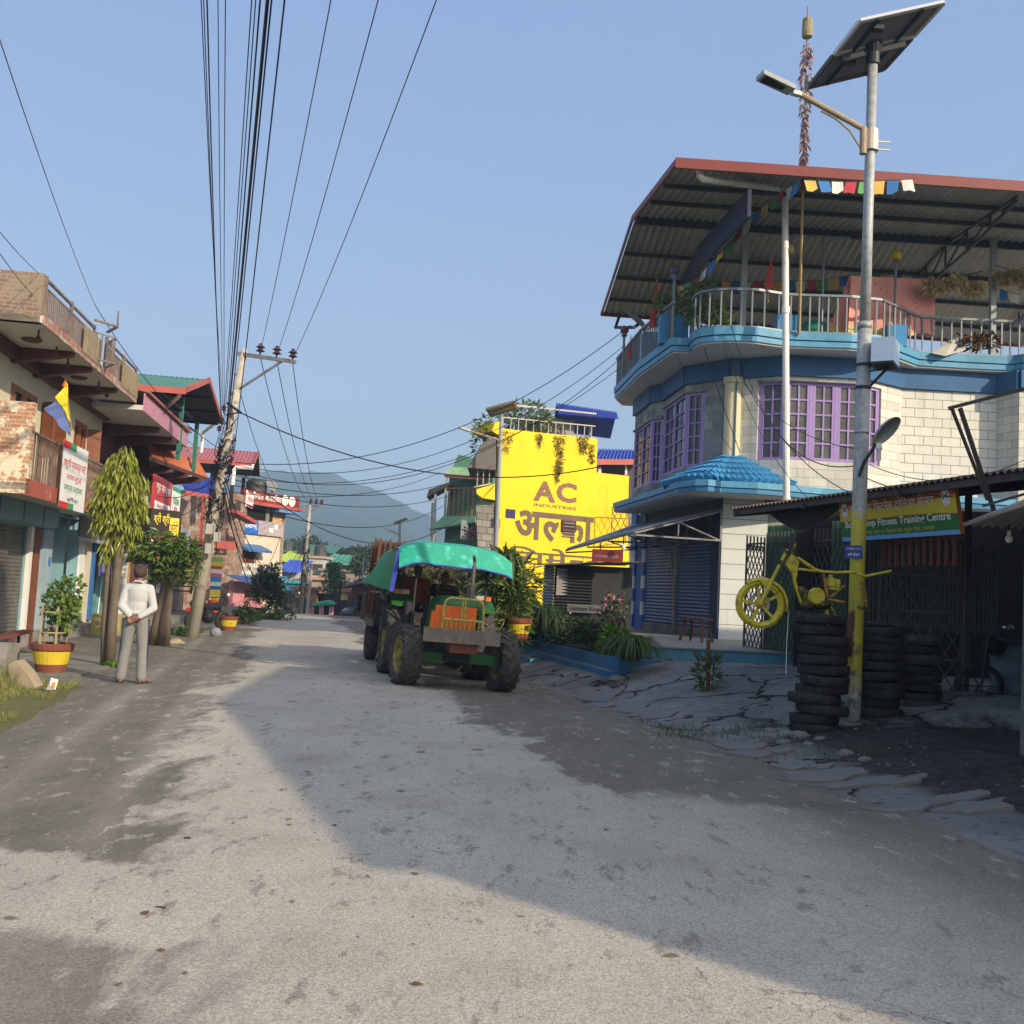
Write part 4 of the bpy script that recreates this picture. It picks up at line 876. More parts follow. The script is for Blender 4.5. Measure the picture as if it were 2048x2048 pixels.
# white drainpipe standing on its own brackets (part of building)
m = MB(); m.tube([W(1399, 336, 20.9), W(1400, 352, 20.9), W(1407, 358, 20.95), W(1563, 377, 22.0), W(1570, 384, 22.1)], .075, 10); q = W(1570, 384, 22.1); bt = W(1573, 1008, 22.1); m.tube([q, (bt.x, bt.y, bt.z)], .075, 12)
for v in (384, 620, 1003): p = W(1570 + (v - 384) * .005, v, 22.1); m.lathe(p - V((0, 0, .08)), [(.09, 0), (.09, .16)], 12)
m.build('drainpipe', M('pvc_white', (.74, .73, .68), .45, .08, dirt=(.5, .45, .36), dirtamt=.15), Gb, smooth=False)
# ---- things on the terrace
ck = thing('pink_cloth', 'large pink patterned cloth with yellow border hanging over a line on the terrace', 'cloth', W(1800, 680, 24.1))
pm, t, b = newmat('pink_print'); P = N(t, 'NewGeometry').outputs['Position']; vo = N(t, 'TexVoronoi'); vo.inputs['Scale'].default_value = 7; t.links.new(P, vo.inputs['Vector'])
sp = N(t, 'SeparateXYZ'); t.links.new(P, sp.inputs[0]); zz = sp.outputs[2]
cl_ = mixc(t, math_(t, 'LESS_THAN', vo.outputs['Distance'], .17), (.78, .33, .27), (.40, .07, .12))
bd = math_(t, 'MULTIPLY', math_(t, 'GREATER_THAN', zz, 8.05), math_(t, 'LESS_THAN', zz, 8.22)); cl_ = mixc(t, bd, cl_, (.62, .48, .12))
bd = math_(t, 'MULTIPLY', math_(t, 'GREATER_THAN', zz, 8.11), math_(t, 'LESS_THAN', zz, 8.14)); cl_ = mixc(t, bd, cl_, (.1, .3, .3)); t.links.new(cl_, b.inputs['Base Color']); b.inputs['Roughness'].default_value = .9
m = MB(); nn_ = 26; tl, tr2, bl, br = W(1702, 552, 23.5), W(1870, 558, 24.3), W(1697, 672, 23.45), W(1869, 668, 24.25)
for j in range(9):
    for i in range(nn_ + 1):
        p = tl.lerp(tr2, i / nn_).lerp(bl.lerp(br, i / nn_), j / 8); m.v.append((p.x, p.y + .06 * math.sin(i * .9 + j * .15) * j / 8, p.z - (.05 * math.sin(i * .25 * math.pi) if j == 8 else 0)))
for j in range(8):
    for i in range(nn_): q = j * (nn_ + 1) + i; m.f.append((q, q + 1, q + nn_ + 2, q + nn_ + 1))
m.build('front_fall', pm, ck, smooth=True)
m = MB(); m.add([tl + V((0, .1, 0)), tl + V((.25, .15, 0)), bl + V((.1, .5, .1)), bl + V((-.35, .45, .25))], [(0, 1, 2, 3)]); m.build('side_fall', pm, ck)
# garlands of drying corn / garlic
dry = MLeaf('dried_husk', (.42, .30, .10), (.62, .50, .28), .8)
for k, (u0, v0, u1, v1, Y, lab) in enumerate(((1853, 552, 1962, 556, 23.7, 'bunch of dried straw coloured husks hanging on a line beside the pink cloth'), (1994, 538, 2060, 545, 24.0, 'string of dried garlic bulbs hanging right of the pale roof post'))):
    g = thing('drying_bunch', lab, 'dried crop', W(u0, v0, Y), 'dried crops hanging under the terrace roof'); m = MB(); rnd = random.Random(k + 3)
    for i in range(26):
        t_ = i / 25; p = W(u0 + (u1 - u0) * t_, v0 + (v1 - v0) * t_ + 6 * math.sin(t_ * 9), Y); leaves(m, (p.x, p.y, p.z - .12), (.07, .07, .16), 22, .2, 1.2, rnd, .3)
    m.build('husks', dry, g)
    m = MB(); m.tube([W(u0 - 4, v0 - 8, Y), W((u0 + u1) / 2, v0 + 4, Y), W(u1 + 4, v1 - 14, Y)], .012, 5); m.build('string', dsteel, g)
# prayer flags
pf = [M('flag_' + n, c_3, .8, .1) for n, c_3 in (('blue', (.05, .18, .45)), ('white', (.62, .62, .58)), ('red', (.42, .04, .05)), ('green', (.10, .32, .10)), ('yellow', (.65, .42, .10)))]
def flagline(pts, n, size, lab, off=0, drop=1.):
    """pts: (u,v,Y) polyline"""
    P3 = [W(*p) for p in pts]; al = along(P3, n); root = thing('prayer_flag_string', lab, 'prayer flags', P3[0], 'strings of prayer flags on the terrace')
    m = MB(); m.tube(al, .008, 4); m.build('string', dsteel, root); rnd = random.Random(n)
    for i in range(n):
        a = al[i]; b = a.lerp(al[i + 1], .82); h = size * rnd.uniform(.85, 1.1); dv = V((rnd.uniform(-.06, .06), rnd.uniform(-.08, .08), -h * drop)); m = MB()
        mid = (a + b) / 2 + dv + V((0, rnd.uniform(-.06, .06), 0)); m.v = [tuple(a), tuple((a + b) / 2), tuple(b), tuple(a + dv), tuple(mid), tuple(b + dv * rnd.uniform(.7, 1.15))]
        m.f = [(0, 1, 4, 3), (1, 2, 5, 4)]; m.build('flag', pf[(i + off) % 5], root, smooth=True)
flagline([(1608, 360, 20.5), (1700, 364, 20.55), (1830, 358, 20.6)], 8, .28, 'short string of bright prayer flags along the front roof edge by the mast', 4)
flagline([(1600, 360, 20.6), (1552, 390, 21.6), (1500, 435, 22.6), (1440, 505, 23.4), (1390, 560, 24.2), (1352, 575, 25), ], 15, .26, 'prayer flag string slanting down from the mast to the terrace corner', 0)
flagline([(1398, 562, 26.5), (1500, 564, 26.5), (1640, 560, 26.5), (1800, 535, 26.5), (1900, 548, 26.5), (2040, 590, 26.5)], 30, .3, 'long shaded prayer flag string under the back of the roof', 2)
# mast wrapped with rags
ms_ = thing('rag_wrapped_mast', 'tall thin bamboo mast wrapped with faded rags rising above the terrace roof', 'mast', (W(1597, 664, 22.3).x, 22.3, 7.7))
mp0, mp1 = W(1598, 668, 22.85), W(1616, 12, 20.0); m = MB(); m.tube([mp0, mp0.lerp(mp1, .5), mp1], [.035, .03, .012], 7); m.build('pole', MATS['bamboo'], ms_)
rag = M('faded_rag', (.38, .26, .26), .9, .5, 14); m = MB(); rnd = random.Random(4)
for i in range(150):
    t_ = .48 + .42 * i / 150; p = mp0.lerp(mp1, t_); leaves(m, p, (.05 + .05 * (t_ > .7), .05, .07), 3, .16, 1.6, rnd, .3)
m.build('rags', rag, ms_)
m = MB(); p = W(1615, 52, 20.2); m.lathe(p - V((0, 0, .24)), [(.05, -.02), (.1, 0), (.11, .1), (.1, .38), (.06, .42)], 12); m.build('straw_bundle', M('straw_wrap', (.30, .27, .15), .9, .4, 12), ms_)
# red triangular flags and clutter
rf = M('red_flag', (.50, .05, .045), .8, .15)
for k, (u0, v0, u1, v1, w_, Y, lab) in enumerate(((1314, 558, 1309, 665, 26, 25.5, 'long red pennant standing at the left end of the terrace'), (1543, 513, 1536, 585, 24, 23.4, 'short red pennant tied to the middle of the terrace railing'), (1262, 670, 1258, 722, 13, 28, 'small faded red pennant on the far left balcony'))):
    g = thing('red_pennant', lab, 'flag', W(u1, v1, Y), 'red pennants on the terrace'); m = MB(); m.tube([W(u1, v1 + 20, Y), W(u0, v0, Y)], .012, 6); m.build('stick', MATS['bamboo'], g)
    m = MB(); a, b = W(u0, v0, Y), W(u0 + 4, v0 + (v1 - v0) * .9, Y); c2 = W(u0 - w_ * .7, v0 + (v1 - v0) * .95, Y - .1); dm = (b + c2) / 2 + V((0, -.1, 0)); m.v = [tuple(a), tuple(b), tuple(dm), tuple(c2)]; m.f = [(0, 1, 2), (0, 2, 3)]; m.build('cloth', rf, g)
gl1 = MLeaf('pot_leaf', (.05, .10, .02), (.16, .22, .05)); 
for k, (u, v, Y, r, n, lab) in enumerate(((1418, 640, 23.8, (.45, .3, .5), 320, 'leafy green potted plant behind the curved railing'), (1398, 600, 24.0, (.22, .2, .5), 140, 'wilting stalks trailing over the railing corner'), (1345, 612, 24.8, (.4, .3, .35), 160, 'sparse spiky plant at the left terrace corner'))):
    g = thing('terrace_plant', lab, 'plant', W(u, v + 25, Y), 'potted plants on the terrace'); m = MB(); leaves(m, W(u, v, Y), r, n, .2, .3, random.Random(k)); m.build('foliage', gl1, g)
    m = MB(); p = W(u, v, Y); m.tube([(p.x, p.y, 7.8), (p.x, p.y, p.z)], .02, 5); m.lathe((p.x, p.y, 7.56), [(.12, 0), (.16, .22), (.17, .24)], 10); m.build('pot', M('clay_pot', (.3, .12, .06), .8), g)
g = thing('green_bag', 'shiny green plastic sack on the terrace floor behind the railing', 'sack', W(1628, 668, 24.2)); blob('bag', [('e', tuple(W(1628, 656, 24.2)), (.33, .25, .2)), ('e', tuple(W(1645, 662, 24.2)), (.2, .2, .14))], M('green_plastic', (.02, .25, .15), .35), g, .03, 3)
g = thing('firewood_heap', 'heap of brown offcuts and firewood on the terrace floor', 'firewood', W(1960, 690, 24.3)); m = MB(); rnd = random.Random(9)
for i in range(60):
    p = W(1960 + rnd.uniform(-38, 38), 690 + rnd.uniform(-18, 8), 24.3 + rnd.uniform(-.2, .3)); d = V((rnd.uniform(-1, 1), rnd.uniform(-1, 1), rnd.uniform(-.5, .5))).normalized() * .2; m.bar(p - d, p + d, .05, .03)
m.build('pieces', M('firewood', (.16, .08, .04), .8, .5, 6), g)
g = thing('sheet_bundle', 'crumpled grey and white tarpaulin lying behind the railing', 'tarpaulin', W(1905, 690, 24.2)); m = MB(); a, b, c2, d = W(1862, 706, 24.0), W(1925, 662, 24.5), W(1932, 700, 24.2), W(1890, 712, 23.9); m.add([a, b, c2, d, (a + b + c2) / 3 + V((0, 0, .1))], [(0, 1, 4), (1, 2, 4), (2, 3, 4), (3, 0, 4)]); m.build('sheet', M('grey_tarp', (.45, .44, .4), .7), g)
dsh = thing('satellite_dish', 'grey satellite dish on the left end of the terrace facing away', 'satellite dish', W(1280, 640, 27)); m = MB(); m.lathe(W(1277, 632, 27), [(.0, 0), (.25, .04), (.42, .12), (.43, .13)], 18, (-.5, .3, -.6)); m.build('dish', M('dish_grey', (.2, .2, .19), .5), dsh); m = MB(); m.tube([W(1277, 632, 27), W(1290, 665, 27), W(1290, 690, 27)], .03, 6); m.build('bracket', dsteel, dsh)
# ground floor wall of the corner building behind the sheds
m = MB(); m.plate(w1_, V((15, 24.4, 0)), .2, 4.08, .3); m.build('rear_wall', M('dull_wall', (.3, .3, .28), .85), Gb)
# ================================================================== TIN SHEDS (right foreground)
J = thing('tin_shed', 'low dark shed with corrugated tin roof, grille front and slatted back wall', 'shed', (5, 13, .3))
rust = M('rusty_tin', (.13, .10, .085), .75, .3, 2, metal=.15, dirt=(.22, .13, .08), dirtamt=.3); darkst = M('grimy_steel', (.075, .065, .06), .65, .3, 5)
E0, E1 = W(1461, 1018, 16.3), W(2048, 938, 10.3); E1 = E0 + (E1 - E0) * 1.12
bk_ = V((3.6, 1.0, .55)); m = MB(); m.sheet(E0, E1, E1 + bk_, E0 + bk_, 64, .022); m.build('tin_roof', rust, J)
m = MB(); 
for k in (.02, .5, .98): m.bar(E0 + bk_ * k + V((0, 0, -.07)), E1 + bk_ * k + V((0, 0, -.07)), .06, .08)
for k in (.02, .3, .6, .98): a = E0.lerp(E1, k); m.bar(a + V((0, 0, -.1)), a + bk_ + V((0, 0, -.1)), .06, .07)
m.build('roof_frame', darkst, J)
shw = M('shed_wall', (.022, .02, .018), .9, .3)
m = MB(); m.plate((10.4, 17.4), (5.2, 18.6), .2, 3.4, .05); m.plate((10.6, 9.5), (10.4, 17.4), .2, 3.4, .05); m.build('shed_wall', shw, J)
for u, v, Y in ((1930, 1424, 13.6), (1719, 1395, 15.0)):
    a = W(u, v, Y); m = MB(); m.bar((a.x, a.y, .15), (a.x, a.y, 3.2), .07); m.build('post', darkst, J)
sl = M('pale_slat', (.13, .13, .125), .7, .3, 5)
m = MB()
for i in range(34):
    u = 1716 + i * 8.4; a = W(u, 1100, 15.8 if u < 1925 else 15.2); m.box((a.x, a.y, 1.95), (.035, .02, 1.3))
for z in (1.4, 2.5): m.bar(W(1710, 1100, 15.83) * 1 - V((0, 0, W(1710, 1100, 15.83).z - z)), W(2005, 1100, 15.25) - V((0, 0, W(2005, 1100, 15.25).z - z)), .03)
m.build('slat_screen', sl, J)
# gates
def mesh_gate(name, label, BL, BR, zt, diag, mat, frame=.035, r=.008, group=None, spikes=0., gr=None, flat=.5, hb=()):
    g = gr or thing(name, label, 'gate', BL, group); BL, BR = V(BL), V(BR); d = (BR - BL); ln_ = d.length; d.normalize(); up = V((0, 0, 1)); hgt = zt - BL.z
    m = MB(); TL, TR = BL + up * hgt, BR + up * (zt - BR.z)
    for p, q in ((BL, BR), (TL, TR), (BL, TL), (BR, TR)): m.bar(p, q, frame)
    for t in hb: m.bar(BL.lerp(TL, t), BR.lerp(TR, t), frame * .8)
    m.build('frame', mat, g); m = MB(); nn = int((ln_ + hgt / flat) / diag)
    for s in (1, -1):
        for i in range(-nn, nn * 2):
            x0 = i * diag; pts = []
            # line x = x0 + s*flat*z clipped to the rectangle
            za, zb_ = 0.0, hgt
            xa, xb = x0, x0 + s * flat * hgt
            lo_, hi_ = sorted((xa, xb))
            if hi_ <= 0 or lo_ >= ln_: continue
            def z_at(x): return (x - x0) / (s * flat)
            if xa < 0: za, xa = z_at(0), 0
            if xa > ln_: za, xa = z_at(ln_), ln_
            if xb < 0: zb_, xb = z_at(0), 0
            if xb > ln_: zb_, xb = z_at(ln_), ln_
            o = V((d.y, -d.x, 0)) * (.004 * s); m.bar(BL + d * xa + up * za + o, BL + d * xb + up * zb_ + o, r * 2)
    m.build('lattice', mat, g)
    if spikes:
        m = MB(); k = int(ln_ / .11)
        for i in range(k + 1): p = BL + d * (ln_ * i / k) + up * hgt; m.bar(p - up * .1, p + up * spikes, .03)
        m.build('spike_row', mat, g)
    return g
g = mesh_gate('lattice_gate', 'narrow steel lattice gate with spiked top beside the white block pier', W(1487, 1297, 20.5), W(1522, 1308, 19.9), 2.78, .13, darkst, flat=.55, spikes=.18)
g = mesh_gate('lattice_gate', 'wide steel lattice gate in front of green tin sheets, behind the yellow motorcycle', W(1527, 1312, 19.8), W(1690, 1330, 17.6), 2.78, .14, darkst, flat=.5, spikes=.2, hb=(.08,))
grn = M('green_tin', (.06, .17, .07), .6, .3, 2.5, dirt=(.22, .26, .2), dirtamt=.45, streak=True)
gf = thing('green_tin_fence', 'faded green corrugated tin sheets standing behind the lattice gate', 'fence', W(1600, 1320, 19)); m = MB(); a, b = W(1528, 1312, 20.2), W(1700, 1330, 17.9); a.z = b.z = .65; m.sheet(a, b, V((b.x, b.y, 3.15)), V((a.x, a.y, 3.15)), 22, .03); m.build('tin_sheet', grn, gf)
mesh_gate('folding_grille', 'tall folding diamond grille standing in front of the leaning stack of tyres', W(1757, 1409, 14.4), W(1921, 1424, 13.8), 2.55, .19, darkst, flat=.62, hb=(.3, .58, .8), r=.009)
# signboard
sb = thing('training_sign', 'long orange, yellow and green signboard for a fitness training centre under the tin roof', 'sign', W(1800, 1085, 12.6))
BL, BR, TR, TL = W(1686, 1083, 13.85), W(1922, 1068, 11.45), W(1908, 968, 11.5), W(1677, 1000, 13.9)
def S(a, b, o=0.): p = BL.lerp(BR, a).lerp(TL.lerp(TR, a), b); return p + sn * o
sR = (BR - BL).normalized(); sU = (TL - BL).normalized(); sn = sR.cross(sU).normalized()
m = MB(); m.extr([S(0, 0), S(1, 0), S(1, 1), S(0, 1)], -sn * .05); m.build('board', M('sign_orange', (.42, .11, .03), .5, .1), sb)
def band(f0, f1, o, mat, nm, n=20):
    m = MB(); a = [S(i / n, f0(i / n), o) for i in range(n + 1)]; b = [S(i / n, f1(i / n), o) for i in range(n + 1)]; m.v = [tuple(p) for p in a + b]; m.f = [(i, i + 1, i + n + 2, i + n + 1) for i in range(n)]; m.build(nm, mat, sb)
cv = lambda x: .47 + .10 * math.sin(x * 3.4 + .2) * x - .04 * math.sin(x * 3.1)
band(lambda x: cv(x), lambda x: .80 - .12 * math.sin(math.pi * x), .004, M('sign_yellow', (.60, .45, .03), .5, .1), 'yellow_band')
band(lambda x: .09, lambda x: cv(x) - .02, .005, M('sign_green', (.015, .14, .035), .5, .1), 'green_band')
band(lambda x: .0, lambda x: .09, .005, M('sign_blue', (.12, .33, .62), .5, .1), 'blue_strip')
Ls = (BR - BL).length; Hs = (TL - BL).length; slp = sU
lettering('बुट क~याम~प िफटनेस ट्रेिनङ~ग सेन~टर', S(.10, .58, .008), sR, sU, Ls * .74, Hs * .30, M('sign_letter_white', (.7, .66, .58), .5, .05), sb, dev=True, bold=.012)
lettering('Boot Camp Fitness Training Centre', S(.05, .255, .008), sR, sU, Ls * .90, Hs * .21, MATS['sign_letter_white'], sb, bold=.02)
lettering('सुन~दरबजार न.पा.-७, िफकल रोड, बगुवा टोल, लमजुङ', S(.16, .105, .008), sR, sU, Ls * .66, Hs * .12, M('sign_letter_yellow', (.55, .50, .05), .5, .05), sb, dev=True)
for a in (.055, .93):
    c = S(a, .72 if a < .5 else .76, .006); m = MB(); ring = [c + sR * (.5 * .27 * Hs * 1.0 * math.cos(t) * 1.0) + sU * (.5 * .36 * Hs * math.sin(t)) for t in [i * math.pi / 12 for i in range(24)]]; m.v = [tuple(p) for p in ring]; m.f = [tuple(range(24))]; e = m.build('emblem', white, sb)
    m = MB(); k = Hs * .10; m.bar(c + sn * .004 - sR * k - sU * k * .3, c + sn * .004 + sR * k + sU * k * .8, .012, .004); m.bar(c + sn * .004 + sR * k - sU * k * .3, c + sn * .004 - sR * k + sU * k * .8, .012, .004); m.bar(c + sn * .004 - sU * k * 1.4 - sR * k * .4, c + sn * .004 - sU * k * 1.4 + sR * k * .4, .008, .004); m.build('crossed_mark', black, e)
m = MB()
for i in range(11): a = S(.32 + i * .057, -.18, -.1); m.bar(a - V((0, 0, .25)), a + V((0, 0, .16)), .03)
m.build('upright_row', M('red_brown_bar', (.16, .05, .04), .7), sb)
# dark sagging tarp left of the sign
tp = thing('black_tarp', 'black tarpaulin sagging under the shed roof left of the signboard', 'tarpaulin', W(1600, 1050, 15.5)); m = MB()
for j in range(2):
    for i in range(13):
        t_ = i / 12; p = W(1528 + 150 * t_, 1000 + 18 * j + (42 * math.sin(math.pi * t_) if j else 0), 15.6 - 1.6 * t_); m.v.append(tuple(p))
for i in range(12): m.f.append((i, i + 1, i + 14, i + 13))
m.build('sheet', black, tp, smooth=True)
# far right low shed
K_ = thing('white_tin_lean_to', 'pale corrugated tin lean-to with a hanging bulb at the right edge', 'shed', W(2040, 1400, 10)); A_, B_, C_, D_ = W(1925, 1047, 10.4), W(2110, 1059, 9.9), W(2150, 985, 7.6), W(2062, 1000, 7.6)
m = MB(); m.sheet(A_, B_, C_, D_, 10, .03); m.build('tin_roof', M('pale_tin', (.42, .36, .36), .5, .2, metal=.3), K_)
m = MB(); a = W(2056, 1325, 9.8); m.bar((a.x, a.y, .2), (a.x + .02, a.y, 2.3), .09); m.build('post', M('grey_timber', (.17, .16, .15), .8, .3, 4), K_)
m = MB(); p = W(2018, 1078, 9.9); m.ball(p, .035, 12, 8, (1, 1, 1.15)); m.tube([p + V((0, 0, .03)), p + V((0, 0, .08))], .018, 8); bu = m.build('bulb', M('bulb_white', (.75, .72, .68), .3), K_, smooth=True); m = MB(); m.tube([p + V((0, 0, .08)), p + V((0, 0, .3))], .008, 5); m.build('flex', black, K_)
# bare iron frame above the roof
fr = thing('iron_bracket', 'bare slanting iron frame standing above the shed roof at the right edge', 'bracket', W(1980, 1020, 10.6)); m = MB(); m.bar(W(1896, 817, 10.4), W(2090, 767, 10.0), .032); m.bar(W(1904, 818, 10.4), W(1975, 1000, 10.6), .026); m.bar(W(1920, 816, 10.5), W(1988, 1022, 10.65), .034); m.bar(W(1965, 1012, 10.4), W(2060, 985, 10.2), .025); m.build('iron_bar', darkst, fr)
# water drum
dm = thing('plastic_drum', 'grey blue ribbed plastic water drum standing at the right edge', 'drum', (0, 0, 0)); p = G0(2032, 1434, .28); dm.location = p; m = MB()
prof = [(.30, 0), (.33, .03)] + [(.33 + .015 * math.sin(i * 1.57), .05 + i * .06) for i in range(14)] + [(.31, .92), (.28, .95)]; m.lathe(p, prof, 28); m.build('body', M('drum_grey', (.10, .14, .17), .5, .2), dm, smooth=True)
m = MB(); m.lathe(p + V((0, 0, .95)), [(.27, 0), (.27, .03), (.1, .035)], 24); m.build('lid', black, dm)
# ---------------------------------------------------------------- tyres
rub = M('old_rubber', (.028, .027, .026), .75, .35, 5, bmp=.6, bscale=60, dirt=(.06, .055, .05), dirtamt=.35)
rub2 = M('dusty_rubber', (.055, .052, .05), .8, .4, 5, bmp=.6, bscale=60, dirt=(.11, .10, .09), dirtamt=.4)
def tyre_mesh(R, w, name, mat, blocks=40):
    m = MB(); prof = [(R * .66, -w * .30), (R * .70, -w * .42), (R * .82, -w * .5), (R * .93, -w * .44), (R * .985, -w * .28), (R, 0), (R * .985, w * .28), (R * .93, w * .44), (R * .82, w * .5), (R * .70, w * .42), (R * .66, w * .30), (R * .74, w * .2), (R * .78, 0), (R * .74, -w * .2), (R * .66, -w * .30)]
    n = 48; m.lathe((0, 0, 0), prof, n); m.f = [f for f in m.f if len(f) == 4]
    for i in range(blocks):
        for s, sk in ((-1, 0), (1, .5)):
            t = 2 * math.pi * (i + sk) / blocks; c = V((math.cos(t), math.sin(t), 0)); tn = V((-c.y, c.x, 0)); a = c * (R * .985) + tn * (.012 * s) + V((0, 0, s * w * .08)); b = c * (R * .955) + tn * (-.016 * s) + V((0, 0, s * w * .40)); m.bar(a, b, R * .055, .02, up=c)
    me = bpy.data.meshes.new(name); me.from_pydata(m.v, [], m.f); me.materials.append(mat); me.polygons.foreach_set('use_smooth', [len(p.vertices) == 4 and i < 14 * n for i, p in enumerate(me.polygons)]); return me
tms = [tyre_mesh(.295, .115, 'tyre', rub), tyre_mesh(.31, .125, 'tyre', rub2, 30), tyre_mesh(.275, .105, 'tyre', rub, 50)]
rnd = random.Random(12)
def stack(base, n, h, lean, lab, grp, wob=.03):
    z = base.z
    for i in range(n):
        o = bpy.data.objects.new('tyre', tms[rnd.choice((0, 0, 1, 2))]); COL.objects.link(o); st_ = h / n
        o.location = (base.x + lean[0] * i / n + rnd.uniform(-wob, wob), base.y + lean[1] * i / n + rnd.uniform(-wob, wob), z + st_ * .5); z += st_
        o.scale = (1, 1, st_ / .105 * .98); o.rotation_euler = (rnd.uniform(-.09, .09), rnd.uniform(-.11, .11), rnd.uniform(0, 6))
        pos = 'lowest' if i == 0 else 'topmost' if i == n - 1 else None
        ord_ = ['lowest', 'second', 'third', 'fourth', 'fifth', 'sixth', 'seventh', 'eighth', 'ninth', 'tenth', 'eleventh', 'twelfth', 'thirteenth'][i]
        tag(o, (f'worn black tyre, topmost of {lab}' if pos == 'topmost' else f'worn black tyre, lowest of {lab}' if pos == 'lowest' else f'worn black tyre, {ord_} from the ground in {lab}'), 'tyre', grp)
b1 = G0(1632, 1466, .13); b2 = G0(1752, 1450, .2); b3 = G0(1832, 1438, .25)
stack(b1, 12, 1.36, (.06, 0), 'the stack under the yellow motorcycle', 'tyres stacked beside the lamp post', .05)
stack(b2, 11, 1.2, (.02, 0), 'the stack just right of the lamp post', 'tyres stacked beside the lamp post', .02)
stack(b3, 9, 1.02, (-.02, 0), 'the bulging stack behind the diamond grille', 'tyres stacked beside the lamp post', .045)
o = bpy.data.objects.new('tyre', tms[0]); COL.objects.link(o); p = W(1645, 1248, b1.y - .02); o.location = (p.x, p.y + .1, p.z + .0); o.rotation_euler = (.35, .12, .4); tag(o, 'loose black tyre tilted on top of the stack under the yellow motorcycle', 'tyre')
# ---------------------------------------------------------------- yellow motorcycle hung on the post
yp = M('yellow_gloss', (.52, .45, .03), .4, .25, 6, dirt=(.16, .08, .03), dirtamt=.35); ydark = M('oily_metal', (.05, .045, .03), .5, .4, 10, metal=.5, dirt=(.4, .34, .03), dirtamt=.4); yr = M('rusty_yellow', (.40, .25, .05), .6, .4, 12, dirt=(.2, .06, .02), dirtamt=.5)
YB = b1.y + .05
def q5(x, y, dy=0.): return W(1400 + x * .2329, 1050 + y * .2329, YB + dy)
mc = thing('yellow_motorcycle', 'stripped motorcycle painted yellow, hung from the lamp post above a stack of tyres', 'motorcycle', q5(1000, 900)); wc = q5(515, 680); Rw = .283
m = MB(); prof = [(Rw * .80, -.035), (Rw * .88, -.05), (Rw * .96, -.038), (Rw, 0), (Rw * .96, .038), (Rw * .88, .05), (Rw * .80, .035), (Rw * .80, -.035)]; m.lathe(wc, prof, 48, (0, 1, 0)); m.f = [f for f in m.f if len(f) == 4]
for i in range(60): t = 2 * math.pi * i / 60; c = V((math.cos(t), 0, math.sin(t))); m.bar(wc + c * Rw * .985 + V((0, -.03, 0)), wc + c * Rw * .985 + V((0, .03, 0)) + V((-c.z, 0, c.x)) * .012, .012, .014, up=c)
wh = m.build('wheel', yp, mc, smooth=False)
m = MB(); m.lathe(wc, [(Rw * .73, -.025), (Rw * .81, -.033), (Rw * .81, .033), (Rw * .73, .025), (Rw * .73, -.025)], 40, (0, 1, 0)); m.f = [f for f in m.f if len(f) == 4]
for i in range(5): t = math.radians(90 + 18 + i * 72 - 8); c = V((math.cos(t), 0, math.sin(t))); m.bar(wc + c * .03, wc + c * Rw * .76, .032, .03, up=(0, 1, 0))
m.lathe(wc, [(.05, -.05), (.055, 0), (.05, .05)], 16, (0, 1, 0)); m.build('rim', yp, wh)
m = MB(); m.lathe(wc + V((0, .055, 0)), [(.09, 0), (.13, 0), (.13, .006), (.09, .006), (.09, 0)], 30, (0, 1, 0)); m.f = [f for f in m.f if len(f) == 4]; m.build('brake_disc', M('disc_grey', (.3, .3, .3), .4, metal=.6), wh)
for dy in (-.075, .075):
    m = MB(); m.tube([q5(515, 690, dy), q5(600, 510, dy)], .026, 10); m.tube([q5(600, 510, dy), q5(700, 310, dy), q5(752, 212, dy)], .02, 10); m.build('fork_leg', yp, mc)
m = MB(); m.bar(q5(690, 320, -.1), q5(690, 320, .1), .04, .06); m.bar(q5(745, 235, -.1), q5(745, 235, .1), .04, .05); m.tube([q5(720, 330), q5(800, 225)], .028, 10); m.lathe(q5(812, 212), [(.02, 0), (.02, .08)], 10); m.build('triple_clamp', ydark, mc)
m = MB(); n = 22
for i in range(n + 1):
    t = math.radians(125 - 138 * i / n); rr = Rw * (1.10 + .05 * (i / n)); c = V((math.cos(t), 0, math.sin(t)))
    for dy, dr in ((-.06, -.035), (-.035, 0), (.035, 0), (.06, -.035)): m.v.append(tuple(wc + c * (rr + dr) + V((0, dy, 0))))
for i in range(n):
    for j in range(3): q = i * 4 + j; m.f.append((q, q + 1, q + 5, q + 4))
m.extr([q5(510, 470, -.06), q5(620, 470, -.06), q5(570, 550, -.06)], V((0, -.01, 0))); m.build('mudguard', yp, mc)
m = MB(); m.extr([q5(735, 335, -.03), q5(785, 248, -.03), q5(858, 300, -.03), q5(838, 372, -.03), q5(835, 440, -.03), q5(812, 462, -.03), q5(785, 400, -.03)], V((0, .06, 0))); m.lathe(q5(830, 312, -.05), [(.0, 0), (.02, 0), (.02, .03), (0, .03)], 10, (0, 1, 0)); m.build('frame_gusset', yp, mc)
for dy in (-.05, .05):
    m = MB(); m.tube([q5(835, 280, dy), q5(990, 385, dy), q5(1050, 402, dy)], .02, 8); m.tube([q5(845, 378, dy), q5(1000, 395, dy)], .014, 8); m.tube([q5(1050, 400, dy), q5(1180, 408, dy), q5(1300, 403, dy), q5(1420, 440, dy), q5(1640, 395, dy)], .016, 8); m.build('frame_tube', yp if dy < 0 else yr, mc)
m = MB(); m.tube([q5(808, 440), q5(815, 500), q5(870, 668)], .022, 8); m.build('down_tube', yp, mc)
m = MB(); m.tube([q5(1060, 410), q5(1085, 560), q5(1105, 640), q5(1235, 665)], .018, 8); m.tube([q5(1240, 520), q5(1120, 620)], .016, 8); m.build('rear_tube', yr, mc)
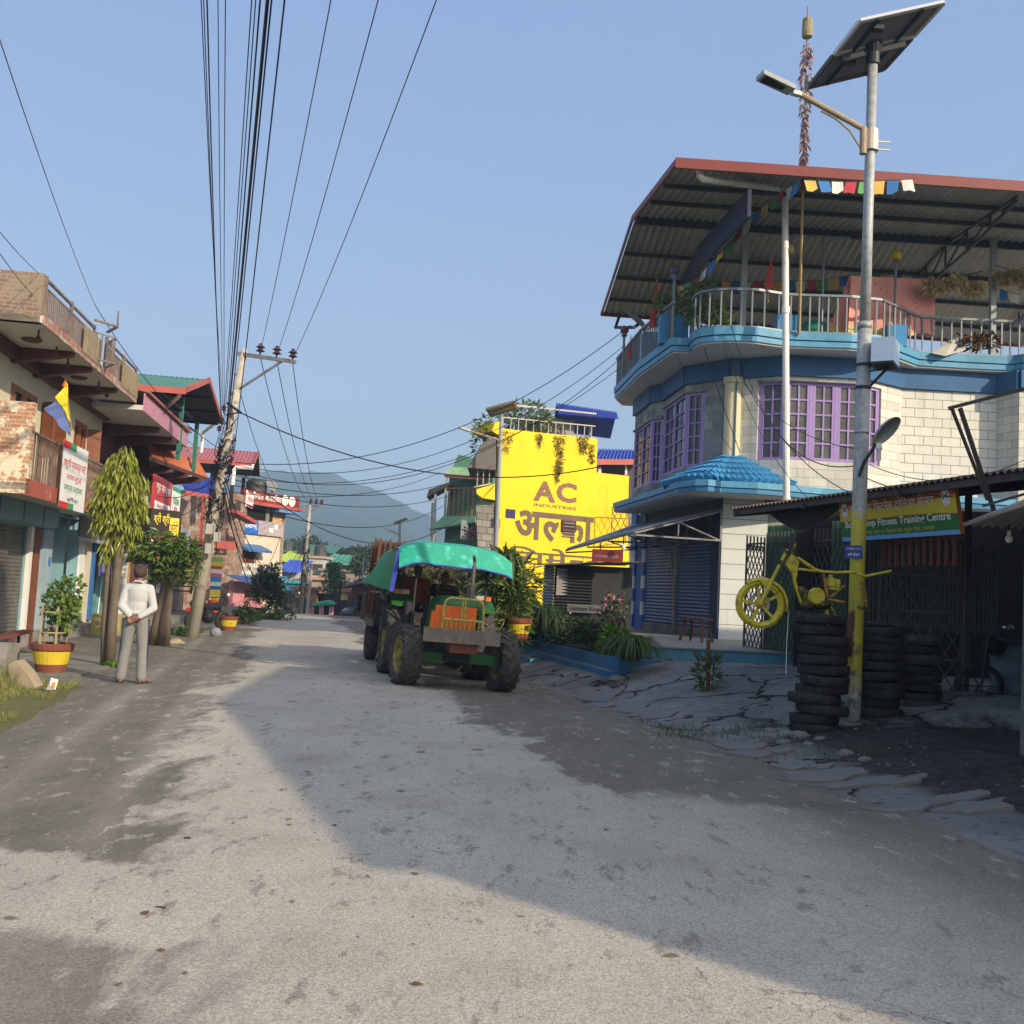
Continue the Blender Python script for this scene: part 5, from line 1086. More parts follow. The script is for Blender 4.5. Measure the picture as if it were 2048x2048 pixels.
blob('engine', [('e', tuple(q5(960, 640)), (.13, .09, .10)), ('e', tuple(q5(1040, 680)), (.12, .1, .07)), ('e', tuple(q5(925, 690)), (.09, .08, .07)), (tuple(q5(900, 600)), tuple(q5(870, 560)), .07, .05)], ydark, mc, .012, 2)
m = MB(); m.lathe(q5(1010, 612, -.13), [(0, 0), (.085, 0), (.10, .03), (.10, .08), (.08, .1)], 22, (0, 1, 0)); m.build('engine_cover', yp, mc)
m = MB()
for i in range(6): m.box(q5(905 + i * 2, 575 + i * 14), (.11, .12, .008))
m.build('cooling_fin', ydark, mc)
m = MB(); m.box(q5(1125, 490), (.07, .1, .1)); m.box(q5(1175, 500), (.05, .1, .09)); m.lathe(q5(1125, 440, -.05), [(.02, 0), (.02, .06)], 8, (0, 1, 0)); m.box(q5(1150, 545), (.1, .08, .03)); m.build('air_box', yp, mc)
m = MB(); a, b = q5(1388, 470, -.05), q5(1430, 700, -.05); m.tube([a, b], .014, 8)
for i in range(9): c = a.lerp(b, .08 + i * .09); m.lathe(c, [(.028, -.006), (.034, 0), (.028, .006)], 10, (b - a))
m.build('shock_absorber', yr, mc); m = MB(); m.bar(q5(1355, 705), q5(1460, 735), .05, .03); m.build('footrest', ydark, mc)
m = MB(); m.tube([q5(1085, 690), q5(1095, 780), q5(1112, 935)], .018, 8); m.tube([q5(1085, 700, .05), q5(1050, 860, .1), q5(1010, 915, .12)], .016, 8); m.bar(q5(1060, 825), q5(1125, 832), .025); m.tube([q5(1120, 690), q5(1200, 840), q5(1235, 885)], .008, 6); m.build('centre_stand', yp, mc)
m = MB(); m.tube([q5(762, 745), q5(745, 1000), q5(738, 1280)], .004, 4); m.build('dangling_string', white, mc)
# ---------------------------------------------------------------- solar street lamp
sbase = G0(1705, 1463, .13); SY = sbase.y
lp = thing('solar_street_lamp', 'tall steel solar street lamp with twin panels, battery box and yellow painted foot', 'street lamp', sbase)
pm_, t, b = newmat('lamp_pole'); P = N(t, 'NewGeometry').outputs['Position']; sp = N(t, 'SeparateXYZ'); t.links.new(P, sp.inputs[0]); n1 = noise(t, P, 7, 5, .7); zz = math_(t, 'ADD', sp.outputs[2], math_(t, 'MULTIPLY', math_(t, 'SUBTRACT', n1, .5), .5))
c = mixc(t, ramp(t, noise(t, P, 14, 5), .35, .65), (.26, .28, .28), (.42, .44, .44)); xx = math_(t, 'ADD', sp.outputs[0], math_(t, 'MULTIPLY', n1, .1))
c = mixc(t, math_(t, 'MULTIPLY', ramp(t, zz, .5, .9), math_(t, 'SUBTRACT', 1.0, ramp(t, zz, 2.70, 2.74))), c, mixc(t, ramp(t, n1, .4, .6), (.50, .47, .02), (.42, .38, .05)))
c = mixc(t, math_(t, 'MULTIPLY', ramp(t, noise(t, P, 4, 6, .7), .52, .6), math_(t, 'SUBTRACT', 1.0, ramp(t, zz, 1.1, 1.7))), c, (.14, .12, .10)); c = mixc(t, math_(t, 'MULTIPLY', math_(t, 'SUBTRACT', 1., ramp(t, xx, sbase.x - .045 + .05, sbase.x - .03 + .05)), math_(t, 'MULTIPLY', ramp(t, zz, .95, 1.05), math_(t, 'SUBTRACT', 1., ramp(t, zz, 1.5, 1.65)))), c, (.13, .05, .03))
t.links.new(c, b.inputs['Base Color']); b.inputs['Roughness'].default_value = .55; b.inputs['Metallic'].default_value = .15; bump(t, b, n1, .2, .01)
ptop = W(1746, 108, SY); pv = lambda z: sbase.lerp(ptop, (z - sbase.z) / (ptop.z - sbase.z))
m = MB(); m.tube([pv(.0), pv(.6), pv(3.0), pv(5.05)], [.092, .09, .086, .082], 20); m.tube([pv(5.02), pv(6.4), pv(ptop.z)], [.066, .062, .06], 18); m.tube([pv(5.0), pv(5.08)], .088, 20); m.tube([pv(3.7), pv(3.74)], .089, 20); m.build('pole', pm_, lp, smooth=True)
pA, pB, pC, pD = W(1720, 42, SY - .45), W(1888, 5, SY - .45), W(1768, 138, SY + .45), W(1618, 174, SY + .45)
pn = (pB - pA).cross(pD - pA).normalized(); back_ = M('panel_back', (.16, .17, .19), .5, .1); fr_ = M('alu_frame', (.62, .62, .60), .35, .05, metal=.5); cellm = M('solar_cell', (.01, .015, .05), .15, .1)
for t0, t1 in ((0, .485), (.515, 1)):
    a, b, c, d = pA.lerp(pD, t0), pB.lerp(pC, t0), pB.lerp(pC, t1), pA.lerp(pD, t1); pl = bpy.data.objects.new('solar_panel', None)
    m = MB(); m.extr([a, b, c, d], pn * .008); px = m.build('solar_panel', back_, lp); m = MB()
    for p, q in ((a, b), (b, c), (c, d), (d, a)): m.bar(p + pn * .0, q + pn * .0, .045, .045, up=pn)
    m.build('frame', fr_ if t0 == 0 else M('dark_alu', (.12, .11, .12), .45, metal=.4), px); m = MB()
    up_s = pn if pn.z > 0 else -pn; m.add([k + up_s * .016 for k in (a, b, c, d)], [(0, 1, 2, 3)]); m.build('cells', cellm, px)
    m = MB(); k = a.lerp(b, .22) - up_s * .03; k2 = d.lerp(c, .22) - up_s * .03; m.bar(k, k2, .03); m.build('panel_rail', dsteel, px); m = MB(); k = a.lerp(b, .75) - up_s * .03; k2 = d.lerp(c, .75) - up_s * .03; m.bar(k, k2, .03); m.build('panel_rail', dsteel, px); m = MB(); m.box(a.lerp(c, .3) - up_s * .05, (.12, .1, .05)); m.build('junction_box', dsteel, px)
m = MB(); q = (pA + pB + pC + pD) / 4; m.lathe(pv(ptop.z) - V((0, 0, .02)), [(.085, -.12), (.085, .02), (.12, .1), (.1, .3)], 14); m.bar(pA.lerp(pD, .5).lerp(pB.lerp(pC, .5), .1) + V((0, 0, -.08)), pA.lerp(pD, .5).lerp(pB.lerp(pC, .5), .9) + V((0, 0, -.08)), .06); m.build('panel_mount', dsteel, lp)
am_ = M('rusty_arm', (.36, .28, .2), .6, .25, 8, dirt=(.22, .13, .08), dirtamt=.3)
m = MB(); m.tube([W(1726, 308, SY - .08), W(1727, 255, SY - .08)], .042, 10); m.tube([W(1727, 258, SY - .08), W(1592, 184, SY - .1)], .036, 10); m.tube([W(1722, 298, SY - .08), W(1700, 262, SY - .08), W(1672, 238, SY - .08), W(1642, 222, SY - .08)], .012, 6); m.build('lamp_arm', am_, lp)
m = MB(); k = W(1732, 282, SY - .02); m.lathe(pv(k.z), [(.1, -.12), (.1, .14)], 14); m.bar(k, k + V((.3, 0, 0)), .015); m.bar(k - V((0, 0, .1)), k + V((.3, 0, -.1)), .015); m.build('clamp', M('bright_clamp', (.5, .45, .35), .4, metal=.4), lp)
a, b, c, d = W(1512, 162, SY - .12), W(1528, 147, SY - .3), W(1592, 178, SY - .3), W(1575, 191, SY - .12)
m = MB(); m.extr([a, b, c, d], V((0, 0, .055))); ld = m.build('led_head', M('led_grey', (.42, .42, .42), .4, metal=.3), lp); m = MB(); m.add([k + V((0, 0, -.004)) for k in (a.lerp(c, .08), b.lerp(d, .08), c.lerp(a, .25), d.lerp(b, .25))], [(0, 1, 2, 3)]); m.build('lens', black, ld)
m = MB(); m.bar((c + d) / 2, W(1600, 189, SY - .14), .07, .05); [m.box(a.lerp(c, f) + V((0, 0, .065)), (.1, .02, .03)) for f in (.3, .5, .7)]; m.build('heat_sink', MATS['led_grey'], ld)
bb = W(1769, 708, SY - .1); m = MB(); e1 = V((.86, -.5, 0)); e2 = V((.5, .86, 0)); cx = bb
pl = [cx - e1 * .12 - e2 * .2, cx + e1 * .14 - e2 * .2, cx + e1 * .14 + e2 * .2, cx - e1 * .12 + e2 * .2]; m.hexa([k + V((0, 0, -.13)) for k in pl], [k + V((0, 0, .16)) for k in pl]); bx_ = m.build('battery_box', M('steel_box', (.72, .72, .74), .22, .1, metal=.7), lp)
m = MB(); m.hexa([k * 1 + V((0, 0, -.16)) for k in pl], [k + V((0, 0, -.132)) for k in pl]); m.bar(pv(bb.z - .22) , bb + V((.08, 0, -.15)), .02); m.lathe(pv(bb.z - .14), [(.1, 0), (.1, .03)], 14); m.lathe(pv(bb.z - .42), [(.098, 0), (.098, .03)], 14); m.tube([pv(bb.z - .42) + V((.05, 0, 0)), bb + V((.05, 0, -.16))], .018, 6); m.build('box_bracket', dsteel, lp)
# blue notice plate and cfl lamp are fixed things of their own
nb_ = thing('notice_plate', 'small blue notice plate with white Nepali writing strapped to the lamp post', 'sign', W(1708, 1110, SY - .1)); c0 = W(1690, 1117, SY - .1); m = MB(); rt = V((1, -.12, .05)).normalized(); ut = V((-.05, 0, 1)).normalized(); wN, hN = .205, .155
m.extr([c0, c0 + rt * wN, c0 + rt * wN + ut * hN, c0 + ut * hN], V((0, .006, 0))); m.build('plate', M('plate_blue', (.02, .05, .28), .4), nb_)
lettering('यस क्षेत्र, V.A.I.C.', c0 + rt * .012 + ut * .095 + V((0, -.003, 0)), rt, ut, .18, .04, white, nb_, dev=True); lettering('सधै होइन।', c0 + rt * .03 + ut * .025 + V((0, -.003, 0)), rt, ut, .14, .045, white, nb_, dev=True, bold=.01)
cf = thing('cfl_street_light', 'grey oval lamp shade with a white spiral tube bulb clamped to the post', 'lamp', W(1720, 950, SY - .1)); m = MB(); ax = (W(1799, 838, SY - .3) - W(1749, 890, SY - .2)); cen = W(1775, 862, SY - .25); L2 = ax.length / 2; ax.normalize(); sd = V((0, 1, 0)); sd = (sd - ax * sd.dot(ax)).normalized(); nrm = ax.cross(sd).normalized(); nrm = nrm if nrm.z > 0 else -nrm; n = 24
nrm = V((-.30, .70, .62)); nrm = (nrm - ax * nrm.dot(ax)).normalized(); sd = ax.cross(nrm).normalized()
for ring in range(7):
    ph = ring / 6 * math.pi / 2
    for j in range(n): t = 2 * math.pi * j / n; m.v.append(tuple(cen + ax * (L2 * math.cos(ph) * math.cos(t)) + sd * (.12 * math.cos(ph) * math.sin(t)) + nrm * (.085 * math.sin(ph))))
for ring in range(6):
    for j in range(n): q = ring * n + j; q2 = ring * n + (j + 1) % n; m.f.append((q, q2, q2 + n, q + n))
m.build('shade', M('shade_grey', (.30, .31, .29), .45, .15, metal=.3), cf, smooth=True)
m = MB(); m.tube([W(1718, 952, SY - .1), W(1728, 925, SY - .12), W(1752, 888, SY - .2)], .02, 8); m.build('arm', dsteel, cf)
m = MB(); p = W(1758, 890, SY - .22); 
for dx, dy in ((-.018, 0), (.018, 0), (0, .018), (0, -.018)): m.tube([p + V((dx, dy, -.05)), p + V((dx, dy, -.19))], .011, 8)
bu = m.build('tube_bulb', MATS['bulb_white'], cf); m = MB(); m.lathe(p + V((0, 0, -.06)), [(.035, 0), (.04, .02), (.03, .08)], 12); m.build('bulb_socket', white, bu)
# parked motorcycle in the dark (front wheel, lamp, bars)
pk = thing('parked_motorcycle', 'dark motorcycle parked in the shade between the grille and the drum', 'motorcycle', W(1960, 1405, 13.2)); wc2 = W(1958, 1372, 13.3); m = MB(); m.lathe(wc2, [(.23, -.04), (.27, -.05), (.3, 0), (.27, .05), (.23, .04), (.23, -.04)], 30, (.35, 1, 0)); m.f = [f for f in m.f if len(f) == 4]; w_ = m.build('wheel', rub, pk, smooth=True); m = MB(); m.lathe(wc2, [(.03, -.05), (.03, .05)], 10, (.35, 1, 0))
for i in range(6): t = i * math.pi / 3; m.bar(wc2, wc2 + V((math.cos(t), 0, math.sin(t))) * .24, .015)
m.build('spokes', dsteel, w_); m = MB(); m.tube([wc2 + V((.0, -.06, 0)), W(1978, 1270, 13.2)], .02, 8); m.tube([W(1935, 1262, 13.2), W(1955, 1275, 13.2), W(1990, 1272, 13.2), W(2012, 1250, 13.1)], .014, 8); m.build('fork_and_bars', dsteel, pk); blob('tank_body', [(tuple(W(1985, 1290, 13.3)), tuple(W(2020, 1300, 14.1)), .13, .12), (tuple(W(2010, 1310, 14)), tuple(W(2030, 1330, 14.6)), .12, .14)], black, pk, .03, 2)
m = MB(); m.ball(W(2017, 1255, 12.9), .05, 12, 8, (1.6, .4, .7)); m.build('mirror', M('mirror_bright', (.8, .82, .9), .05, metal=.9), pk, smooth=True)
# neighbouring building just outside the frame on the right; it throws the big shadow over the road
nbh = thing('neighbour_building', 'plain plastered two storey building standing beyond the right edge of the view', 'building', (9, 3, 0))
SHW = [(5.95, 10.2), (6.35, 4.6), (9.2, -2.7), (16, -1), (16, 9.5)]
m = MB(); m.prism(SHW[::1], 0, 6.0); m.prism([(9.3, 9.55), (16, 9.55), (16, 17.3), (10.8, 17.3)], 0, 6.0); m.build('wall', M('neighbour_plaster', (.35, .33, .30), .85), nbh)  # second block is an unseen addition that keeps sun off the sheds
m = MB(); m.prism([(x * 1.0 + (.1 if x > 10 else -.15), y + (.1 if y > 5 else -.1)) for x, y in SHW], 6.0, 6.12); m.build('roof_slab', concrete, nbh)
for k, (a, b) in enumerate((((6.3, 4.8), (6.1, 7.6)),)): casement(nbh, V((6.05, 8.3, 0)) + V((-.03, 0, 0)), V((6.2, 6.3, 0)) + V((-.03, 0, 0)), 3.6, 4.9, 2, 1, 2, brown, glass)
# ---------------------------------------------------------------- broken slabs and stones along the gutter
slabm = M('broken_concrete', (.17, .17, .165), .9, .2, 3, bmp=.5, dirt=(.12, .12, .12), dirtamt=.3); rnd = random.Random(21)
def pslab(u, v, rx, ry, rot, lab, h=.012):
    c = G0(u, v, 0); zg = gz(c.x, c.y); c = G0(u, v, zg + .01); n = 12; pts = []
    for i in range(n):
        t = 2 * math.pi * i / n; k = rnd.uniform(.55, 1.15); x, y = rx * math.cos(t) * k, ry * math.sin(t) * k; pts.append(V((c.x + x * math.cos(rot) - y * math.sin(rot), c.y + x * math.sin(rot) + y * math.cos(rot), zg - .03)))
    m = MB(); m.extr(pts, V((0, 0, .2))); m.v = [(v[0], v[1], gz(v[0], v[1]) + (-.05 if i < n else .026 + .006 * math.sin(i * 2.1))) for i, v in enumerate(m.v)]; o = m.build('concrete_slab', slabm); tag(o, lab, 'concrete slab', 'broken concrete slabs beside the road')
SL_ = 'flat broken slab of pale concrete lying along the right edge of the road'
for (u, v, rx, ry) in ((1200, 1384, .35, .9), (1262, 1402, .3, .7), (1310, 1425, .34, .6), (1365, 1448, .3, .5), (1420, 1470, .35, .45), (1478, 1486, .32, .4), (1500, 1508, .3, .22), (1590, 1528, .24, .16), (1640, 1524, .15, .14), (1660, 1548, .6, .22), (1700, 1565, .5, .12), (1790, 1540, .35, .12), (1560, 1490, .2, .16), (1822, 1608, .5, .15), (1950, 1590, .4, .18), (1925, 1560, .3, .12)):
    pslab(u, v, rx, ry, .25, SL_)
def stone(p, r, mat, lab, grp='loose stones at the road edge', name='stone', cat='stone', sq=.6):
    m = MB(); m.ball((0, 0, 0), 1, 10, 7); sd = rnd.uniform(0, 99); vs = []
    for v in m.v: q = V(v); f = 1 + .35 * mn.noise(q * 1.3 + V((sd, 0, 0))); vs.append((p[0] + q.x * r * f * 1.2, p[1] + q.y * r * f, p[2] + q.z * r * f * sq + r * sq * .5))
    m.v = vs; o = m.build(name, mat); tag(o, lab, cat, grp)
for sk_, (u, v, r) in enumerate(((1545, 1475, .08), (1566, 1492, .07), (1600, 1488, .1), (1618, 1500, .06), (1232, 1376, .16), (1205, 1379, .09), (1640, 1455 + 40, .06), (1690, 1520, .07), (1520, 1462, .05), (1730, 1533, .06))):
    c = G0(u, v, .05); stone((c.x, c.y, gz(c.x, c.y) - .02), r, slabm, ('pale grey stone', 'small grey stone')[r < .075] + (' lying left of the tyre stack', ' below the left side of the tyre stack', ' right at the foot of the front tyre stack', ' just in front of the front tyre stack', ' at the near end of the blue ledge', ' against the corner of the blue ledge', ' on the black earth before the tyres', ' on the dark ground in front of the lamp post', ' near the weeds left of the tyres', ' on the earth right of the lamp post')[sk_])
# ================================================================== PEOPLE
skin = M('skin', (.23, .115, .07), .55, .1, 12); hairm = M('black_hair', (.012, .010, .009), .6, .3, 30)
def hand(p, d, up, s=1.0, curl=.5, side=1):
    """shapes for a five-fingered hand from wrist p along d"""
    p = V(p); d = V(d).normalized(); up = V(up); up = (up - d * up.dot(d)).normalized(); w = d.cross(up) * side; out = []
    pal = p + d * .085 * s; out.append((p, p + d * .03 * s, .022 * s, .026 * s))
    for k in range(4):
        o = w * ((k - 1.5) * .020 * s); a = p + d * .03 * s + o * .8; b = pal + o; out.append((a, b, .015 * s, .0125 * s))
        L_ = (.062, .074, .070, .054)[k] * s; dd = (d - up * curl * .6 + w * (k - 1.5) * .07).normalized(); c = b + dd * L_ * .5; d2 = (dd - up * curl).normalized(); out.append((b, c, .0100 * s, .0090 * s)); out.append((c, c + d2 * L_ * .5, .0088 * s, .0072 * s))
    tb = p + d * .025 * s + w * (-.022 * s); td = (d * .7 - w * .75 - up * .2).normalized(); tc = tb + td * .04 * s; out.append((tb, tc, .013 * s, .011 * s)); out.append((tc, tc + (td + d * .6).normalized() * .032 * s, .0105 * s, .0085 * s))
    return out
def figure(root, J, shirt, trouser, facedir, slim=1.0, cap=None, hair=True, vox=.011, hands=True, shoes=None, handup=None, sleeve=1.0):
    """J: joints in world space. body is one continuous skin mesh; clothing are children of the person"""
    f = V(facedir).normalized(); up = V((0, 0, 1)); r = f.cross(up).normalized(); h = V(J['head']); nk = V(J['neck']); ch = V(J['chest']); pv_ = V(J['pelvis'])
    sh = [('e', tuple(h + f * .005 + V((0, 0, .02))), (.074, .088, .095)), ('e', tuple(h + f * .022 - V((0, 0, .045))), (.056, .062, .062)), (h - V((0, 0, .03)) - f * .015, nk - V((0, 0, .05)), .052, .06),
          ('e', tuple(h + f * .093 - V((0, 0, .012))), (.013, .016, .016)), (h + f * .078 + V((0, 0, .02)), h + f * .094 - V((0, 0, .015)), .008, .012), ('e', tuple(h + f * .078 - V((0, 0, .052))), (.022, .012, .010)),
          ('e', tuple(h + r * .076 - V((0, 0, .005))), (.012, .02, .03)), ('e', tuple(h - r * .076 - V((0, 0, .005))), (.012, .02, .03)),
          ('e', tuple(ch), (.15, .10, .16)), ('e', tuple((ch + pv_) / 2), (.12, .09, .15)), ('e', tuple(pv_), (.14, .10, .12))]
    for s, k in (('l', -1), ('r', 1)):
        S_, E_, W_ = V(J['sh' + s]), V(J['el' + s]), V(J['wr' + s]); Hh, Kn, An = V(J['hip' + s]), V(J['kn' + s]), V(J['an' + s]); sh += [(ch + V((0, 0, .1)), S_, .07, .05), (S_, E_, .045, .036), (E_, W_, .036, .024)]
        sh += [(Hh, Kn, .075, .052), (Kn, An, .05, .035)]; toe = An + V((J['toe' + s])) * .17 - V((0, 0, .045)); sh += [(An - V((0, 0, .035)) - V(J['toe' + s]) * .03, toe, .032, .026)]
        if hands: sh += hand(W_, J.get('hd' + s, W_ - E_), J.get('hu' + s, up), 1.0, J.get('curl', .4), k)
    blob('body', sh, skin, root, vox, 3)
    ss = [('e', tuple(ch + V((0, 0, .0))), (.175, .118, .185)), ('e', tuple(ch.lerp(pv_, .45)), (.158, .115, .19)), ('e', tuple(pv_ + V((0, 0, .07))), (.158, .125, .10)), (nk - V((0, 0, .055)), V(J['shl']), .062, .060), (nk - V((0, 0, .055)), V(J['shr']), .062, .060), ('e', tuple(ch + V((0, 0, .07))), (.19, .108, .10))]
    for s in 'lr':
        S_, E_, W_ = V(J['sh' + s]), V(J['el' + s]), V(J['wr' + s]); ss += [(S_, E_, .066, .055), (E_, E_.lerp(W_, .9 * sleeve), .055, .042)] if sleeve > .3 else [(S_, S_.lerp(E_, .75), .066, .06)]
    blob('shirt', ss, shirt, root, vox * 1.1, 3)
    tt = [('e', tuple(pv_ - V((0, 0, .0))), (.150, .115, .115))]
    for s in 'lr':
        Hh, Kn, An = V(J['hip' + s]), V(J['kn' + s]), V(J['an' + s]); tt += [(Hh, Kn, .098, .073), (Kn, Kn.lerp(An, .96), .073, .076)]
    blob('trousers', tt, trouser, root, vox * 1.1, 3)
    if hair: blob('hair', [('e', tuple(h - f * .018 + V((0, 0, .035))), (.082, .092, .09)), ('e', tuple(h - f * .045 - V((0, 0, .01))), (.07, .055, .07))], hairm, root, .012, 2)
    for s in 'lr':
        An = V(J['an' + s]); td = V(J['toe' + s]); m = MB(); a = An - td * .07 - V((0, 0, .075)); b = An + td * .19 - V((0, 0, .075)); sd = td.cross(up).normalized() * .045; m.hexa([a - sd, a + sd, b + sd, b - sd], [a - sd + V((0, 0, .022)), a + sd + V((0, 0, .022)), b + sd + V((0, 0, .018)), b - sd + V((0, 0, .018))]); sl_ = m.build('slipper', M('slipper_brown', (.045, .025, .018), .7), root)
        m = MB(); c = An + td * .09 - V((0, 0, .05)); m.tube([c - sd * 1.15 - V((0, 0, .01)), c + V((0, 0, .03)), c + sd * 1.15 - V((0, 0, .01))], .012, 6); m.build('strap', M('slipper_brown', (.045, .025, .018), .7), sl_)
mp = G0(262, 1368, 0.0)
man = thing('person', 'man seen from behind in white shirt, grey trousers and patterned cap, hands clasped behind', 'person', mp)
yaw = .10; mr = V((math.cos(yaw), math.sin(yaw), 0)); mf = V((-math.sin(yaw), math.cos(yaw), 0))
def Q(x, y, z): return V((mp.x, mp.y, 0)) + mr * x + mf * y + V((0, 0, z))
J = dict(head=Q(.0, .03, 1.535), neck=Q(0, .0, 1.44), chest=Q(0, .0, 1.24), pelvis=Q(.0, 0, .92), shl=Q(-.155, 0, 1.35), shr=Q(.155, 0, 1.35), ell=Q(-.205, -.07, 1.09), elr=Q(.245, -.07, 1.08), wrl=Q(-.045, -.15, .95), wrr=Q(.075, -.19, .945),
         hipl=Q(-.085, 0, .87), hipr=Q(.085, 0, .87), knl=Q(-.115, .015, .48), knr=Q(.115, .015, .48), anl=Q(-.15, -.02, .085), anr=Q(.135, -.02, .085), toel=mf * .95 - mr * .3, toer=mf * .9 + mr * .42,
         hdr=-mr * .9 - V((0, 0, .42)), hur=mf, hdl=mr * .9 - V((0, 0, .25)) + mf * .1, hul=-mf, curl=.35)
shirtm = M('white_shirt', (.46, .465, .455), .85, .10, 3, bmp=1.0, bscale=7); trm = M('grey_track', (.215, .21, .20), .85, .14, 4, bmp=1.0, bscale=7); navyst = M('navy_stripe', (.02, .02, .07), .7)
figure(man, J, shirtm, trm, mf, hair=False)
blob('hair', [('e', tuple(J['head'] - mf * .028 + V((0, 0, .01))), (.079, .078, .055))], M('grey_hair', (.035, .032, .03), .7, .3, 30), man, .012, 2)
for s, k in (('l', -1), ('r', 1)):
    for o in (0, .022):
        a, b, c = J['hip' + s], J['kn' + s], J['an' + s]; m = MB(); off = lambda rr: mr * k * rr - mf * (.015 - o * 1.3)
        m.tube([a + off(.094) + V((0, 0, .05)), a.lerp(b, .5) + off(.082), b + off(.071), b.lerp(c, .9) + off(.063)], .009, 6); m.build('side_stripe', navyst, man)
m = MB(); hc = J['head']; k0 = 0
prof = [(.090, .0), (.092, .05), (.086, .10), (.060, .135), (.0, .15)]; cm_, t, b = newmat('patterned_cap'); P = N(t, 'NewGeometry').outputs['Position']; vo = N(t, 'TexVoronoi'); vo.inputs['Scale'].default_value = 48; t.links.new(P, vo.inputs['Vector'])
cr = mixc(t, ramp(t, vo.outputs['Distance'], .2, .45), (.22, .04, .025), (.025, .018, .018)); cr = mixc(t, ramp(t, noise(t, P, 60, 2), .62, .68), cr, (.28, .18, .08)); t.links.new(cr, b.inputs['Base Color']); b.inputs['Roughness'].default_value = .85
m.lathe(hc + V((0, 0, .005)), prof, 24); m.v = [tuple(V(v) + mf * ((V(v) - hc).dot(mf) * .12) + mr * (V(v)[2] - hc.z - .03) * -.15 + V((0, 0, .035 * (V(v) - hc).dot(mf) / .08 if v[2] - hc.z > .1 else 0))) for v in m.v]; m.build('cap', cm_, man, smooth=True)
m = MB(); m.tube([Q(-.07, -.045, 1.43), Q(-.04, -.07, 1.45), Q(.04, -.07, 1.45), Q(.07, -.045, 1.43)], .016, 7); m.build('collar', shirtm, man)
m = MB(); m.tube([Q(-.16, -.09, .985), Q(-.08, -.13, .985), Q(0, -.14, .985), Q(.08, -.13, .985), Q(.16, -.09, .985)], .012, 7); m.build('waistband', trm, man)
m = MB(); m.tube([Q(-.13, -.088, 1.32), Q(0, -.104, 1.315), Q(.13, -.088, 1.32)], .003, 5); m.build('yoke_seam', shirtm, man)
# ================================================================== TRACTOR
FM = V((-.83, 16.80, -.04)); ex = V((.975, .223, -.0375)).normalized(); eb = V((.223, -.975, 0)).normalized(); ez = ex.cross(-eb).normalized(); ez = ez if ez.z > 0 else -ez
def T(a, b, z): return FM + ex * a + eb * b + ez * z
tr = thing('tractor', 'green farm tractor with yellow wheel rims, front grille guard and teal tarpaulin canopy', 'tractor', FM)
tg = M('tractor_green', (.015, .13, .03), .4, .25, 5, dirt=(.07, .06, .04), dirtamt=.35); ty = M('rim_yellow', (.36, .29, .05), .6, .3, 5, dirt=(.11, .085, .05), dirtamt=.65)
trub = M('tractor_rubber', (.045, .042, .040), .75, .3, 6, dirt=(.12, .105, .09), dirtamt=.5, bmp=.4)
def lug_tyre(c, ax, R, w, parent, nl=18, steer=0., flip=1, tread=True, rim=ty, name='wheel'):
    """tractor tyre: carcass, chevron lugs, dished rim; ax = axle direction outward"""
    ax = V(ax).normalized(); up = V((0, 0, 1)); f = ax.cross(up).normalized(); u2 = f.cross(ax).normalized(); m = MB(); ri = R * .60
    prof = [(ri, -w * .36), (R * .68, -w * .46), (R * .82, -w * .5), (R * .92, -w * .42), (R * .95, -w * .2), (R * .955, 0), (R * .95, w * .2), (R * .92, w * .42), (R * .82, w * .5), (R * .68, w * .46), (ri, w * .36)]; m.lathe(c, prof, 44, ax, f); m.f = [q for q in m.f if len(q) == 4]; rc = lambda t: f * math.cos(t) + u2 * math.sin(t)
    if tread:
        for i in range(nl):
            for s in (-1, 1):
                t0 = 2 * math.pi * (i + (.5 if s > 0 else 0)) / nl; t1 = t0 + flip * .9 * 2 * math.pi / nl
                pts = []
                for q in range(4):
                    fr = q / 3; t = t0 + (t1 - t0) * (1 - fr); off = s * w * (.02 + .49 * fr); rad = R * (1.0 - .045 * fr * fr); pts.append((c + rc(t) * rad + ax * off, rc(t)))
                for (p, n1_), (q_, n2_) in zip(pts, pts[1:]): m.bar(p - n1_ * .02, q_ - n2_ * .02, R * .062, R * .07, up=n1_)
                p, n1_ = pts[-1]; m.bar(p - n1_ * .01, p - n1_ * R * .13, R * .06, R * .035, up=ax)
    o = m.build(name, trub, parent)
    m = MB(); m.lathe(c, [(ri * 1.02, -w * .38), (ri * 1.0, -w * .30), (ri * .88, -w * .1), (ri * .85, w * .12), (ri * .9, w * .26), (ri * 1.02, w * .38)], 32, ax, f); m.f = [q for q in m.f if len(q) == 4]; m.lathe(c + ax * w * .05, [(0, 0), (ri * .87, .0), (ri * .87, .02), (0, .02)], 32, ax, f); m.lathe(c + ax * w * .05, [(ri * .34, 0), (ri * .32, .09), (ri * .2, .11), (0, .11)], 16, ax, f)
    for i in range(6): t = i * math.pi / 3; m.box(c + rc(t) * ri * .72 + ax * (w * .05 + .03), (.05, .05, .05))
    m.build('rim', rim, o); return o
Rf, Rr = .50, .67
stl = .12
for a_, k in ((-.80, -1), (.80, 1)):
    axd = (ex * k + eb * (stl * 1.2) * -1 * 1).normalized() if k > 0 else (ex * k + eb * stl * 1.2).normalized(); lug_tyre(T(a_, 0, Rf), axd, Rf, .33, tr, 16, flip=-k)
    lug_tyre(T(a_ * .98, -2.05, Rr), ex * k, Rr, .42, tr, 18, flip=-k)
def Tb(m, a0, a1, b0, b1, z0, z1, ta=0, tb=0):
    return m.hexa([T(a0, b0, z0), T(a1, b0, z0), T(a1, b1, z0), T(a0, b1, z0)], [T(a0 + ta, b0 - tb, z1), T(a1 - ta, b0 - tb, z1), T(a1 - ta, b1, z1), T(a0 + ta, b1, z1)])
